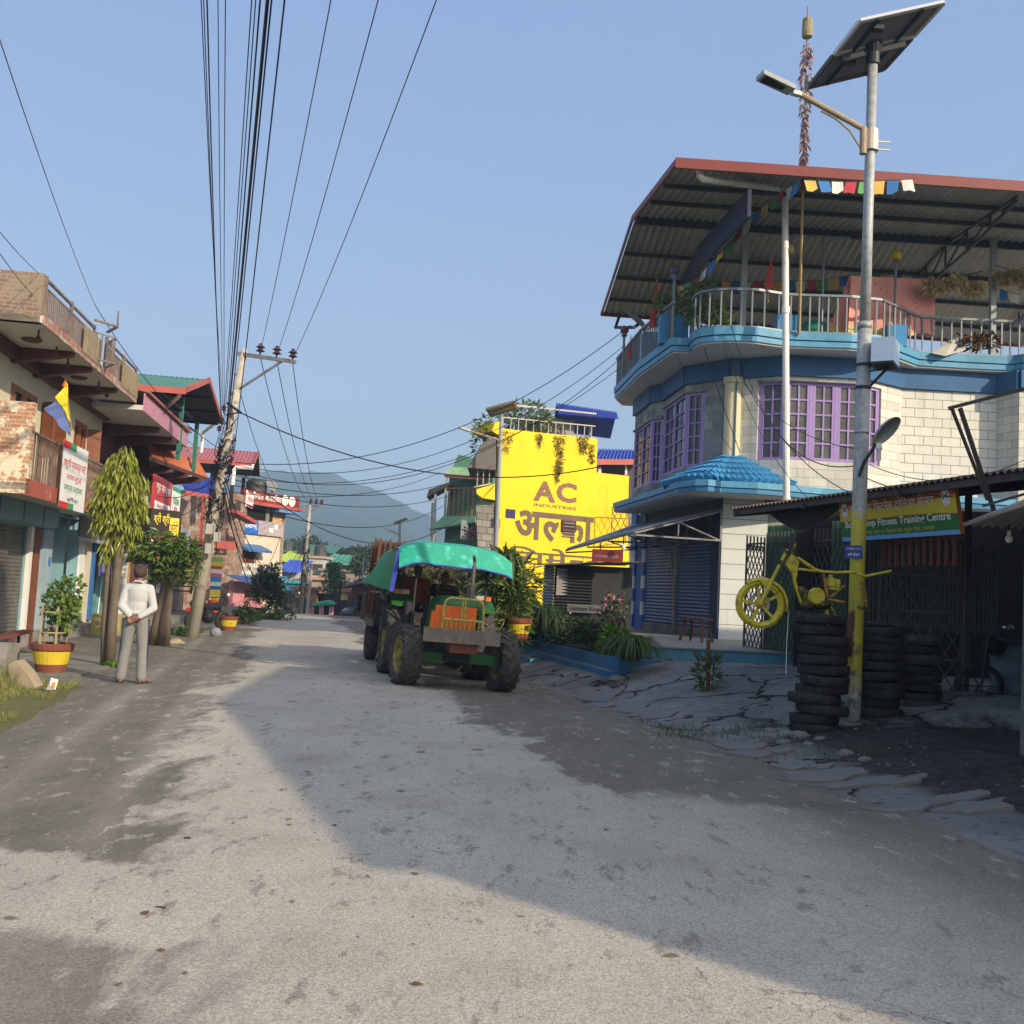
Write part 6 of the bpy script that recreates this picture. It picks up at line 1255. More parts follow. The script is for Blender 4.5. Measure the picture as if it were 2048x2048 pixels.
m = MB(); Tb(m, -.30, .30, .42, -1.15, .80, 1.36, .0, .02); Tb(m, -.30, .30, .40, -1.15, 1.361, 1.50, .09, .10); m.build('hood', tg, tr)
m = MB(); Tb(m, -.2, .2, .30, -2.3, .45, .80); Tb(m, -.26, .26, -1.1, -2.4, .5, 1.05); m.build('engine_block', M('engine_dark', (.03, .03, .028), .6, .4, 6), tr)
m = MB()
for k in range(7): Tb(m, -.26, .26, .425, .445, .84 + k * .07, .87 + k * .07)
m.build('grille', black, tr)
m = MB(); m.bar(T(-.74, 0, .50), T(.74, 0, .50), .13, .15); m.build('front_axle', tg, tr)
blob('axle_hub', [('e', tuple(T(0, .02, .47)), (.15, .15, .15)), (tuple(T(0, .1, .47)), tuple(T(0, -.4, .6)), .12, .1)], MATS['engine_dark'], tr, .02, 2)
m = MB(); m.tube([T(-.7, -.2, .55), T(-.1, -.22, .60), T(.1, -.22, .60), T(.7, -.2, .55)], .025, 7)
for k in (-1, 1): m.tube([T(k * .35, -.2, .58), T(k * .7, -.1, .56)], .04, 8); m.bar(T(k * .70, 0, .35), T(k * .70, 0, .66), .12)
m.build('steering_link', dsteel, tr)
m = MB(); Tb(m, -.66, .56, .74, .80, .77, .99); m.build('bumper_plate', M('grey_bumper', (.19, .165, .14), .55, .25, 5, metal=.3, dirt=(.3, .24, .18), dirtamt=.35), tr)
m = MB(); Tb(m, -.22, .22, .40, .74, .62, .80); m.bar(T(-.25, .3, .9), T(-.25, .76, .88), .06); m.bar(T(.25, .3, .9), T(.25, .76, .88), .06); m.build('front_weight', M('weight_rust', (.16, .05, .03), .7), tr)
otp = M('orange_tarp', (.85, .17, .02), .45, .25, 3, bmp=.6, bscale=6)
m = MB(); Tb(m, -.46, .20, .46, .50, .95, 1.34, .0, 0); Tb(m, -.52, -.44, .30, .48, .93, 1.24, .02, 0); m.build('orange_cover', otp, tr)
gy = M('guard_yellow', (.48, .40, .09), .5, .3, 12, dirt=(.14, .08, .05), dirtamt=.4)
m = MB(); bf = .66; m.tube([T(-.36, bf, .94), T(-.355, bf, 1.34), T(-.33, bf, 1.42), T(-.27, bf, 1.46), T(.19, bf, 1.46), T(.25, bf, 1.42), T(.28, bf, 1.34), T(.285, bf, .94)], .022, 8); m.tube([T(-.36, bf, 1.13), T(.285, bf, 1.13)], .018, 8)
for a in (-.065, -.02): m.tube([T(a, bf, 1.46), T(a, bf, 1.13)], .016, 8)
for i in range(8): a = -.29 + i * .073; m.tube([T(a, bf, .93), T(a, bf, 1.13)], .012, 6)
m.bar(T(-.36, bf, .95), T(-.36, .35, .95), .03); m.bar(T(.285, bf, .95), T(.285, .35, .95), .03); m.build('grille_guard', gy, tr)
m = MB(); m.tube([T(.20, -.05, 1.42), T(.20, -.05, 2.02)], .033, 12); m.tube([T(.20, -.05, 2.0), T(.20, -.05, 2.10), T(.16, .03, 2.18)], .026, 10); m.lathe(T(.2, -.05, 1.48), [(.05, 0), (.05, .22)], 14, ez); m.build('exhaust_pipe', M('exhaust_metal', (.22, .18, .16), .35, .3, 6, metal=.8), tr)
m = MB(); m.box(T(.30, .05, 1.42), (.16, .14, .10)); m.build('air_filter', M('filter_orange', (.5, .16, .06), .5), tr)
for k in (-1, 1):
    m = MB(); n = 8; pts = []
    for i in range(n + 1): t = math.radians(48 + 80 * i / n); pts.append((-2.05 + (Rr + .10) * math.cos(t), .67 + (Rr + .10) * math.sin(t)))
    for (b0, z0), (b1, z1_) in zip(pts, pts[1:]): 
        a0, a1 = sorted((k * .52, k * .93)); m.hexa([T(a0, b0, z0), T(a1, b0, z0), T(a1, b1, z1_), T(a0, b1, z1_)], [T(a0, b0, z0 + .03), T(a1, b0, z0 + .03), T(a1, b1, z1_ + .03), T(a0, b1, z1_ + .03)])
    a0, a1 = sorted((k * .50, k * .53)); fe = m.build('fender', tg, tr); m = MB(); Tb(m, a0, a1, -1.6, -2.6, .7, 1.30); m.build('inner_panel', MATS['engine_dark'], fe); m = MB(); m.box(T(k * .82, -1.72, 1.50), (.13, .07, .08)); m.build('turn_light', M('amber_lamp', (.75, .20, .03), .3), fe); m = MB(); m.box(T(k * .68, -1.72, 1.50), (.13, .07, .08)); m.build('side_lamp', M('clear_lamp', (.6, .5, .4), .3), fe)
m = MB(); Tb(m, -.35, .35, -1.15, -1.35, .9, 1.46, .05, .03); m.build('dashboard', tg, tr)
m = MB(); sc_ = T(.02, -1.42, 1.55); sa = (ez + eb * .55 * -1 + eb * 0).normalized(); sa = (ez - eb * .45).normalized(); n = 24; a1_ = ex; b1_ = sa.cross(a1_); m.tube([sc_ + (a1_ * math.cos(2 * math.pi * i / n) + b1_ * math.sin(2 * math.pi * i / n)) * .20 for i in range(n + 1)], .016, 7, cap=False); m.tube([sc_, T(.02, -1.2, 1.35)], .02, 7); m.bar(sc_ - a1_ * .2, sc_ + a1_ * .2, .02); m.build('steering_wheel', M('wheel_black', (.04, .04, .045), .35), tr)
m = MB(); Tb(m, -.25, .25, -1.85, -2.25, 1.0, 1.12); Tb(m, -.25, .25, -2.2, -2.28, 1.12, 1.5); m.build('seat', black, tr)
m = MB()
for a in (-.62, .62):
    for b in (-.95, -2.7): m.tube([T(a, b, .95), T(a, b, 1.98)], .02, 6)
m.build('canopy_frame', dsteel, tr)
# tarpaulin canopy
teal = M('teal_tarp', (.015, .33, .22), .5, .18, 3, bmp=.7, bscale=4, dirt=(.12, .55, .48), dirtamt=.3); grt = M('green_tarp', (.01, .24, .10), .5, .18, 3, bmp=.7, bscale=4)
m = MB(); na, nb2 = 16, 8
def can(s, t_):   # s across -1..1, t front..back
    a = .98 * s; z = 2.38 - .18 * abs(s) ** 4 - .02 * s + .008 * math.sin(s * 9 + t_ * 5); b = -.70 - 2.1 * t_; z += .03 * math.sin(t_ * 6) + (-.03 if t_ == 0 else 0); return T(a, b, z)
for j in range(nb2 + 1):
    for i in range(na + 1): m.v.append(tuple(can(-1 + 2 * i / na, j / nb2)))
for j in range(nb2):
    for i in range(na): q = j * (na + 1) + i; m.f.append((q, q + 1, q + na + 2, q + na + 1))
k0 = len(m.v)
for i in range(na + 1):   # front drop
    s = -1 + 2 * i / na; p = can(s, 0); m.v.append(tuple(p)); m.v.append(tuple(p + eb * .16 - ez * (.34 + .012 * math.sin(s * 11)) * (1.05 - .2 * s * s)))
for i in range(na): q = k0 + 2 * i; m.f.append((q, q + 2, q + 3, q + 1))
m.build('canopy', teal, tr, smooth=True)
m = MB(); m.tube([can(-1 + 2 * i / na, 0) + eb * .165 - ez * (.35 + .012 * math.sin((-1 + 2 * i / na) * 11)) * (1.05 - .2 * (-1 + 2 * i / na) ** 2) for i in range(na + 1)], .015, 6); m.build('canopy_hem', M('blue_hem', (.04, .06, .40), .6), tr)
m = MB(); a, b, c, d = can(-1, 0), can(-1, 1), T(-1.42, -2.3, 1.62), T(-1.06, -.62, 1.48); nn2 = 6
for j in range(nn2 + 1):
    for i in range(nn2 + 1): p = a.lerp(b, i / nn2).lerp(d.lerp(c, i / nn2), j / nn2); m.v.append(tuple(p + ex * .03 * math.sin(i * 1.7 + j)))
for j in range(nn2):
    for i in range(nn2): q = j * (nn2 + 1) + i; m.f.append((q, q + 1, q + nn2 + 2, q + nn2 + 1))
m.build('side_flap', grt, tr, smooth=True)
m = MB(); m.bar(a, d, .03, .07); m.build('flap_hem', MATS['blue_hem'], tr)
tassel = MLeaf('tassel_cloth', (.30, .05, .03), (.42, .30, .12), .8); m = MB(); rnd = random.Random(31)
for i in range(34): s = -.92 + i * .056; p = can(s, .06) - ez * .22; leaves(m, p - ez * .06, (.03, .05, .1), 7, .10, 1.6, rnd, .35)
m.build('hanging_fringe', tassel, tr)
# ---- people on the tractor
def seated(lab, a, b, z, shirt, trouser, lean=0.1, arms='wheel', leg=.42, tall=1.0, knee=0.):
    root = thing('person', lab, 'person', T(a, b, z)); P_ = lambda x, y, w: T(a + x, b + y, z + w)   # y forward (towards camera)
    if arms == 'wheel': wl, wr, el, er = T(.02 - .17, -1.50, 1.60), T(.02 + .17, -1.50, 1.60), P_(-.26, .20, .22), P_(.26, .20, .22)
    elif arms == 'lap': wl, wr, el, er = P_(-.12, .33, .10), P_(.12, .30, .12), P_(-.24, .10, .20), P_(.24, .08, .20)
    else: wl, wr, el, er = P_(-.30, .22, .50), P_(.16, .30, .15), P_(-.30, .05, .27), P_(.24, .1, .22)
    J = dict(pelvis=P_(0, 0, .10), chest=P_(0, lean * .6, .40), neck=P_(0, lean, .60), head=P_(0, lean + .03, .70), shl=P_(-.18, lean, .53), shr=P_(.18, lean, .53), ell=el, elr=er, wrl=wl, wrr=wr, hipl=P_(-.09, .02, .06), hipr=P_(.09, .02, .06), knl=P_(-.17 - knee, .44, .10), knr=P_(.17 + knee, .44, .10), anl=P_(-.17, .50, -.32), anr=P_(.17, .50, -.32), toel=eb * 1.0, toer=eb * 1.0, curl=.8)
    figure(root, J, shirt, trouser, eb, vox=.015); return root
seated('driver in a dark jacket holding the steering wheel under the teal canopy', .03, -2.02, 1.10, M('dark_jacket', (.02, .02, .022), .8), M('dark_trousers', (.03, .03, .035), .8), .14, 'wheel')
seated('passenger in rust brown shirt sitting on the fender left of the driver', -.47, -1.95, 1.18, M('rust_shirt', (.20, .045, .02), .8, .2), M('dark_trousers', (.03, .03, .035), .8), .05, 'lap')
seated('passenger in grey green jacket half hidden behind the brown shirted man', -.78, -2.45, 1.20, M('grey_jacket', (.13, .14, .11), .8), M('dark_trousers', (.03, .03, .035), .8), .0, 'lap')
# ================================================================== TRAILER
tl_ = thing('farm_trailer', 'dark slatted steel farm trailer hitched behind the tractor', 'trailer', T(0, -5.4, 0))
dkm = M('trailer_dark', (.035, .033, .03), .7, .3, 4, dirt=(.12, .09, .06), dirtamt=.3)
m = MB(); Tb(m, -1.0, 1.0, -3.3, -6.9, .82, .95); m.bar(T(0, -2.4, .6), T(0, -3.4, .8), .1); m.build('bed', dkm, tl_)
for a in (-1.0, .97):
    m = MB(); Tb(m, a, a + .03, -3.3, -6.9, 1.35, 1.42); Tb(m, a, a + .03, -3.3, -6.9, .95, 1.02)
    for i in range(26): b = -3.35 - i * .14; Tb(m, a + .005, a + .025, b, b - .07, 1.0, 1.36)
    m.build('side_wall', dkm, tl_)
m = MB(); Tb(m, -1.0, 1.0, -3.3, -3.33, .95, 1.42); m.build('front_wall', dkm, tl_)
m = MB(); Tb(m, -1.06, -1.03, -3.3, -5.0, .78, .92); m.build('wooden_rave', M('grey_plank', (.16, .13, .11), .8, .3, 5), tl_)
for a, k in ((-.85, -1), (.85, 1)): lug_tyre(T(a, -5.35, .45), ex * k, .45, .24, tl_, tread=False, rim=dkm)
stick = MLeaf('dry_stick', (.10, .045, .03), (.25, .13, .085), .9); bd_ = thing('stick_bundle', 'tall upright bundle of brown sticks standing in the left corner of the trailer', 'bundle', T(-.75, -3.8, .95)); m = MB(); rnd = random.Random(5)
for i in range(230):
    a, b = -.80 + rnd.uniform(-.30, .30), -4.1 + rnd.uniform(-.6, .6); z1_ = 2.38 + rnd.uniform(-.12, .14); m.bar(T(a, b, 1.0), T(a + rnd.uniform(-.05, .05), b + rnd.uniform(-.08, .08), z1_), rnd.uniform(.012, .03))
m.build('sticks', stick, bd_); m = MB(); 
for z in (1.45, 2.0): m.tube([T(-.80 + .3 * math.cos(t), -3.9 + .38 * math.sin(t), z) for t in [i * math.pi / 6 for i in range(13)]], .012, 5)
m.build('binding', white, bd_)
fod = MLeaf('cut_fodder', (.08, .10, .04), (.30, .26, .14), .8); fb = thing('fodder_load', 'tangled load of cut fodder and dry stems filling the trailer behind the riders', 'load', T(.1, -4.9, .95)); m = MB(); leaves(m, T(.15, -4.6, 1.65), (.8, 1.5, .55), 2600, .26, .3, random.Random(8), .18, .2); m.build('stems', fod, fb)
# ================================================================== REST OF THE LEFT ROW
def simple_sign(name, label, a, b, z0, z1, mat, texts, th=.06, frame=None, cat='sign', proud=.0):
    """flat sign between plan points a-b facing the right-hand normal; texts: (string, x0,y0,w,h, mat, dev) fractions"""
    a, b = xy(a), xy(b); g = thing(name, label, cat, (a.x, a.y, z0)); m = MB(); m.plate(a, b, z0, z1, th); m.build('board', mat, g)
    d = (b - a).normalized(); ln_ = (b - a).length; H_ = z1 - z0
    for tx in texts:
        if tx[0] == '#':
            _, x0, y0, w, h, mt = tx; m = MB(); n = V((d.y, -d.x, 0)) * .003; p = a + d * ln_ * x0 + V((0, 0, z0 + H_ * y0)) + n; m.quad(p, p + d * ln_ * w, p + d * ln_ * w + V((0, 0, H_ * h)), p + V((0, 0, H_ * h))); m.build('panel', mt, g)
        else:
            s_, x0, y0, w, h, mt, dv = tx; lettering(s_, a + d * ln_ * x0 + V((0, 0, z0 + H_ * y0)), d, UP, ln_ * w, H_ * h, mt, g, dev=dv, bold=.01, out=.006)
    return g
redS = M('sign_red', (.50, .05, .05), .5, .1); greenS = M('sign_green2', (.05, .35, .2), .5); darkS = M('sign_dark', (.045, .04, .035), .4, .2)
simple_sign('shop_sign', 'red hanging shop sign with white Nepali lettering above the dark sign box', L(9.2, .35, 0), L(11.8, .35, 0), 3.15, 4.15, redS, [('गृह सज्जा', .1, .55, .8, .25, whl, True), ('#', .05, .12, .9, .22, whl), ('फर्निचर', .2, .15, .6, .15, redl, True)])
simple_sign('shop_sign', 'white and green clinic sign beside the red hanging sign', L(11.85, .35, 0), L(13.3, .35, 0), 3.1, 4.1, whl, [('#', 0, 0, 1, .18, greenS), ('#', 0, .88, 1, .12, greenS), ('मेडिकल', .15, .5, .7, .25, greenl, True), ('हल', .3, .25, .4, .18, redl, True)])
a, b = W(300, 1055, 25.4), W(362, 1055, 26.3); zb_, zt_ = W(330, 1092, 25.9).z, W(330, 1020, 25.9).z
g = simple_sign('shop_sign', 'dark box sign with yellow and white Nepali lettering above the green leafy tree', a, b, zb_, zt_, darkS, [('श्री श्री', .1, .55, .5, .35, yell, True), ('#', 0, .14, 1, .12, redS), ('#', 0, 0, 1, .14, whl), ('पुस्तक पसल', .1, .02, .7, .10, darkl, True), ('#', .62, .3, .3, .5, yell), ('फोटो', .64, .4, .25, .3, darkl, True)], th=.35)
simple_sign('shop_sign', 'small white sign with a dark emblem left of the leaning utility pole', W(363, 1080, 27), W(380, 1080, 27.4), W(370, 1110, 27.2).z, W(370, 1058, 27.2).z, whl, [('लक्ष्मी', .15, .3, .7, .3, darkl, True)])
# D: brick and timber house with blue tarpaulin roof
D_h = thing('timber_house', 'narrow brick and timber house with blue tarpaulin roof and outside stairs', 'house', L(20, -1, 0))
oldb = MBrick('old_brick', (.36, .15, .09), (.44, .22, .14), (.36, .32, .27), .24, .08, .014, plaster=(.45, .38, .30), pamt=.35)
m = MB(); wall(m, L(18.6, -1.1, 0), L(24.8, -1.1, 0), 0, 4.55, .25, [(1.0, 1.9, 2.9, 3.9), (3.4, 4.3, 2.9, 3.9)]); m.plate(L(24.8, -1.35, 0), L(24.8, -6, 0), 0, 4.55, .25); m.build('wall', oldb, D_h)
for k in (1.0, 3.4): casement(D_h, L(18.6 + k, -1.13, 0), L(19.5 + k, -1.13, 0), 2.9, 3.9, 2, 1, 2, brown, glass, .07)
btarp = M('blue_tarpaulin', (.05, .09, .42), .5, .2, 2, bmp=.6, bscale=5)
m = MB(); m.sheet(W(370, 983, 36), W(426, 991, 37.2), W(432, 953, 40.5), W(364, 966, 39), 14, .03); m.build('tarpaulin_roof', btarp, D_h)
m = MB(); m.bar(W(370, 985, 35.9), W(426, 994, 37.1), .05, .14); [m.bar(V((p_.x, p_.y, .1)), p_, .09) for p_ in (W(408, 992, 36.6), W(424, 994, 37.1))]; m.bar(W(404, 1086, 36.5), W(470, 1092, 39), .08, .3); m.build('red_frame', redtrim, D_h)
m = MB(); m.tube([L(19.4, .55, 4.5), L(19.4, .55, 3.3), L(20.4, .6, 2.9)], .05); m.build('drainpipe', white, D_h)
m = MB(); [m.hexa([L(20.4 + i * .2, -1.0, 1.0 + i * .17), L(20.6 + i * .2, -1.0, 1.0 + i * .17), L(20.6 + i * .2, -.2, 1.0 + i * .17), L(20.4 + i * .2, -.2, 1.0 + i * .17)], [L(20.4 + i * .2, -1.0, 1.05 + i * .17), L(20.6 + i * .2, -1.0, 1.05 + i * .17), L(20.6 + i * .2, -.2, 1.05 + i * .17), L(20.4 + i * .2, -.2, 1.05 + i * .17)]) for i in range(10)]; m.bar(L(20.4, -.2, 1.0), L(22.4, -.2, 2.7), .06, .2); m.build('stairs', darkwood, D_h)
m = MB(); railing(m, [L(18.6, .4, 2.85), L(24.6, .4, 2.85)], 1.0, gap=.3, r=.018); m.build('balcony_railing', darkrail, D_h)
m = MB(); m.hexa([L(18.6, -1.1, 2.68), L(24.6, -1.1, 2.68), L(24.6, .4, 2.68), L(18.6, .4, 2.68)], [L(18.6, -1.1, 2.8), L(24.6, -1.1, 2.8), L(24.6, .4, 2.8), L(18.6, .4, 2.8)]); m.build('balcony_floor', brown, D_h)
shb = M('shutter_bluegrey', (.13, .15, .17), .45, .2, metal=.3)
for s0, s1 in ((14.9, 16.9), (17.3, 18.9), (19.2, 21.0), (21.5, 22.9)): shutter('roller_shutter', D_h, L(s0, -1.02 if s0 > 18 else -.98, 0), L(s1, -1.02 if s0 > 18 else -.98, 0), .25, 2.3, shb, .08)
m = MB(); m.hexa([L(14.5, -1.2, 0), L(24, -1.2, 0), L(24, -.1, 0), L(14.5, -.1, 0)], [L(14.5, -1.2, .24), L(24, -1.2, .24), L(24, -.1, .24), L(14.5, -.1, .24)]); m.build('plinth', concrete, D_h)
for s0, zz_ in ((15.4, 1.3), (15.5, .8), (17.6, 1.45), (17.7, .95), (19.6, 1.5)):
    m = MB(); m.quad(L(s0, -.94, zz_), L(s0 + .7, -.94, zz_), L(s0 + .7, -.94, zz_ + .42), L(s0, -.94, zz_ + .42)); pp = m.build('paper_notice', white, D_h); lettering('सूचना', L(s0 + .1, -.94, zz_ + .12), LE, UP, .5, .2, darkl, pp, dev=True)
m = MB(); m.hexa([L(15.8, -1.0, 2.42), L(22, -1.0, 2.75), L(22, .35, 2.45), L(15.8, .35, 2.0)], [L(15.8, -1.0, 2.47), L(22, -1.0, 2.80), L(22, .35, 2.50), L(15.8, .35, 2.05)]); m.build('awning', M('rust_red_tin', (.30, .09, .06), .6), D_h)
# colourful paint display and bucket
pd = thing('paint_display', 'tall colourful striped paint advertisement panel behind the utility pole', 'panel', L(23.5, -.5, .4)); zc = .75
for k, (h, cl) in enumerate(((.42, (.75, .6, .05)), (.12, (.02, .15, .4)), (.14, (.7, .7, .7)), (.16, (.02, .25, .5)), (.12, (.6, .1, .25)), (.14, (.7, .65, .6)), (.10, (.5, .04, .04)), (.14, (.65, .5, .05)), (.16, (.2, .45, .15)))):
    m = MB(); a, b = W(420, 1180, 34), W(441, 1180, 34.2); m.plate(a, b, zc, zc + h, .05); m.build('stripe', M('stripe_%s' % 'abcdefghi'[k], cl, .5, .1), pd); zc += h
bk3 = thing('red_bucket', 'red plastic bucket standing below the colourful paint advertisement', 'bucket', W(427, 1222, 33)); m = MB(); p = W(427, 1224, 33); m.lathe(p, [(.14, 0), (.2, .36), (.21, .37), (.19, .35)], 18); m.build('body', M('bucket_red', (.6, .05, .03), .35), bk3); m = MB(); m.tube([p + V((-.2, 0, .34)), p + V((-.1, 0, .5)), p + V((.1, 0, .5)), p + V((.2, 0, .34))], .008, 5); m.build('handle', white, bk3)
# E: maroon metal roof house
E_h = thing('maroon_roof_house', 'tall house with ribbed maroon metal roof and dark open upper floor', 'house', W(460, 1220, 46))
ex0 = V((-4.5, -.9, 0))
ea, eb_, ec, ee = W(401, 919, 44), W(508, 928, 44), W(517, 905, 47), W(519, 950, 50.5)
xroof(E_h, ea + ex0, eb_, ec, ec + (ea - eb_) + ex0, ee, ee + (ea - eb_) + ex0, M('maroon_metal', (.36, .10, .10), .5, .12, .6, dirt=(.3, .14, .13), dirtamt=.3), dkunder, redtrim, 44)
ew0, ew1 = W(395, 1100, 45.5), W(470, 1100, 45.5); ztE = eb_.z - .1
for u, Y_ in ((466, 44.6), (425, 44.6), (508, 50.2), (488, 50.2)): m = MB(); p = W(u, 950, Y_); m.bar((p.x, p.y, 4.5), (p.x, p.y, ztE + .1), .14); m.build('post', dsteel, E_h)
m = MB(); m.prism([(ew0.x - 3, ew0.y), (ew1.x, ew1.y), (ew1.x - .6, 52), (ew0.x - 3.6, 52)], 0, W(460, 985, 45.5).z); m.build('wall', oldb, E_h)
m = MB(); m.tube([W(505, 928, 43.9), W(505, 936, 43.9), W(472, 934, 43.9), W(468, 940, 43.9), W(465, 970, 43.9)], .09); m.build('drainpipe', white, E_h)
m = MB(); p, q = W(462, 1022, 43), W(505, 1045, 44.5); m.bar(p, q, .5, .15); m.build('awning', redtrim, E_h)
m = MB(); casement(E_h, xy(ew0) + V((.5, -.02, 0)), xy(ew0) + V((1.3, -.02, 0)), 2.6, 3.8, 2, 1, 2, brown, glass, .08)
simple_sign('shop_sign', 'white sign in a red frame leaning out under the maroon roofed house', W(494, 1000, 44), W(507, 1000, 45.5), W(500, 1015, 44.7).z, W(500, 983, 44.7).z, whl, [('#', 0, 0, 1, .12, redS), ('#', 0, .88, 1, .12, redS), ('होटल', .15, .35, .7, .35, redl, True)])
# F: peach building
F_ = thing('peach_building', 'peach and cream shop building with red lettered parapet, blue ledge and blue and grey banner', 'building', W(520, 1220, 50))
FY0, FY1 = 47.5, 50.5; fa, fb_ = xy(W(474, 1100, FY0)), xy(W(566, 1100, FY1)); fd = (fb_ - fa).normalized(); FLn = (fb_ - fa).length; fbk = V((-fd.y, fd.x, 0))
def Fz(v, u=520): return W(u, v, 49).z
def Fp(t, o=0., z=0.): return fa + fd * (t * FLn) - fbk * o + V((0, 0, z))
peach = M('peach_wall', (.62, .42, .22), .8, .1, dirt=(.4, .3, .2), dirtamt=.15); crm2 = M('pale_peach', (.66, .56, .44), .8, .1)
m = MB(); wall(m, fa, fb_, -.5, Fz(1065), .25, [(FLn * .05, FLn * .38, Fz(1150), Fz(1100))]); m.plate(fb_, fb_ + fbk * 7, -1.5, Fz(1010), .25); m.build('wall', crm2, F_)
m = MB(); m.plate(Fp(.72), Fp(1), Fz(1065), Fz(1012), .25); m.build('upper_wall', peach, F_)
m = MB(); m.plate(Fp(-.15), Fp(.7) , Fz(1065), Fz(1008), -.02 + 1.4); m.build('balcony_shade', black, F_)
m = MB(); m.plate(Fp(.55, .05), Fp(.62, .05), Fz(1065), Fz(1010), .15); m.build('pillar', concrete, F_)
m = MB(); m.plate(Fp(-.12, .5), Fp(1.12, .5), Fz(1008), Fz(986), .2); pr = m.build('red_parapet', M('parapet_red', (.20, .035, .03), .6), F_)
lettering('सौगात कालिका', Fp(.02, .5, Fz(1003)), fd, UP, FLn * .68, Fz(988) - Fz(1003), white, pr, dev=True, bold=.015)
for t in (.78, .94): m = MB(); c = Fp(t, .51, Fz(996)); m.add([c + fd * (.26 * math.cos(q)) + V((0, 0, .26 * math.sin(q))) for q in [i * math.pi / 8 for i in range(16)]], [tuple(range(16))]); m.build('round_emblem', white, pr)
m = MB(); m.plate(Fp(-.14, .62), Fp(1.2, .62), Fz(1014), Fz(1008), 1.0); m.build('red_ledge', redtrim, F_); m = MB(); m.plate(Fp(.65, .55), Fp(1.15, .55), Fz(1021), Fz(1014), .9); m.build('blue_ledge', M('ledge_blue', (.12, .30, .62), .5), F_)
g = simple_sign('shop_banner', 'wide blue and grey printed shop banner across the balcony of the peach building', Fp(.0, .12), Fp(.93, .12), Fz(1070), Fz(1042), M('banner_grey', (.42, .36, .38), .5), [('#', 0, 0, .4, 1, M('banner_blue', (.03, .15, .55), .4)), ('Godrej', .03, .28, .33, .5, whl, False), ('#', .66, .25, .1, .3, whl), ('#', .78, .5, .08, .35, whl)], cat='banner')
m = MB(); m.hexa([Fp(.0, 0, Fz(1100)), Fp(.48, 0, Fz(1100)), Fp(.5, .7, Fz(1106)), Fp(.0, .7, Fz(1106))], [Fp(.0, 0, Fz(1090)), Fp(.48, 0, Fz(1090)), Fp(.5, .7, Fz(1102)), Fp(.0, .7, Fz(1102))]); m.build('blue_awning', M('awning_blue', (.06, .18, .38), .5), F_)
casement(F_, Fp(.22), Fp(.42), Fz(1148), Fz(1103), 2, 2, 3, brown, glass, .08); m = MB(); m.plate(Fp(-.15, .05), Fp(.18, .05), Fz(1150), Fz(1098), .1); m.build('red_panel', M('brick_red_panel', (.30, .06, .05), .6), F_)
simple_sign('shop_sign', 'cream sign with blue lettering above the blue ledge of the peach building', Fp(.05, .1), Fp(.98, .1), Fz(1150), Fz(1128), crm2, [('कालिका फर्निसिङ सेन~टर', .03, .2, .7, .55, M('blue_letter', (.03, .08, .35), .6), True)])
m = MB(); m.plate(Fp(-.02, .3), Fp(1.02, .3), Fz(1156), Fz(1150), .5); m.build('blue_edge', M('ledge_blue', (.12, .30, .62), .5), F_)
m = MB(); p = W(512, 989, 50); m.lathe((p.x, p.y, p.z), [(.5, 0), (.52, .1), (.5, .3), (.52, .45), (.5, .6), (.35, .72), (.1, .76)], 20); o = m.build('water_tank', M('tank_black', (.06, .065, .06), .5), None); tag(o, 'black plastic water tank on the roof of the peach building', 'water tank')
dsh = thing('satellite_dish', 'small grey satellite dish on the roof beside the black water tank', 'satellite dish', W(543, 985, 50)); m = MB(); m.lathe(W(541, 972, 50), [(0, 0), (.2, .04), (.33, .12)], 16, (.6, -.5, .4)); m.build('dish', MATS['dish_grey'], dsh); m = MB(); m.tube([W(541, 972, 50), W(545, 986, 50)], .04, 6); m.build('mount', dsteel, dsh)
pk_ = thing('pink_house', 'low pink walled house with a barred window under a blue tin roof', 'house', W(500, 1225, 46)); a, b = xy(W(466, 1190, 44.5)), xy(W(526, 1190, 46.5)); zf = lambda v: W(500, v, 45.5).z
m = MB(); wall(m, a, b, -.3, zf(1164), .25, [(.8, 1.9, zf(1196), zf(1181))]); m.build('wall', M('pink_wall', (.60, .26, .30), .7, .1), pk_); casement(pk_, a + (b - a).normalized() * .8, a + (b - a).normalized() * 1.9, zf(1196), zf(1181), 3, 1, 2, brown, glass, .06)
m = MB(); d_ = (b - a).normalized(); q_ = V((d_.y, -d_.x, 0)); m.sheet(a - d_ * .3 + q_ * .9 + V((0, 0, zf(1167))), b + d_ * 1.0 + q_ * .9 + V((0, 0, zf(1170))), b + d_ * 1.0 - q_ * .3 + V((0, 0, zf(1155))), a - d_ * .3 - q_ * .3 + V((0, 0, zf(1152))), 16, .03); m.build('tin_roof', M('blue_tin', (.06, .10, .24), .5), pk_)
m = MB(); a, b = xy(W(440, 1240, 41)), xy(W(505, 1240, 42.5)); m.plate(a, b, -.1, W(470, 1212, 42).z, .2); o = m.build('low_wall', concrete); tag(o, 'low grey concrete wall in front of the pink house', 'wall')
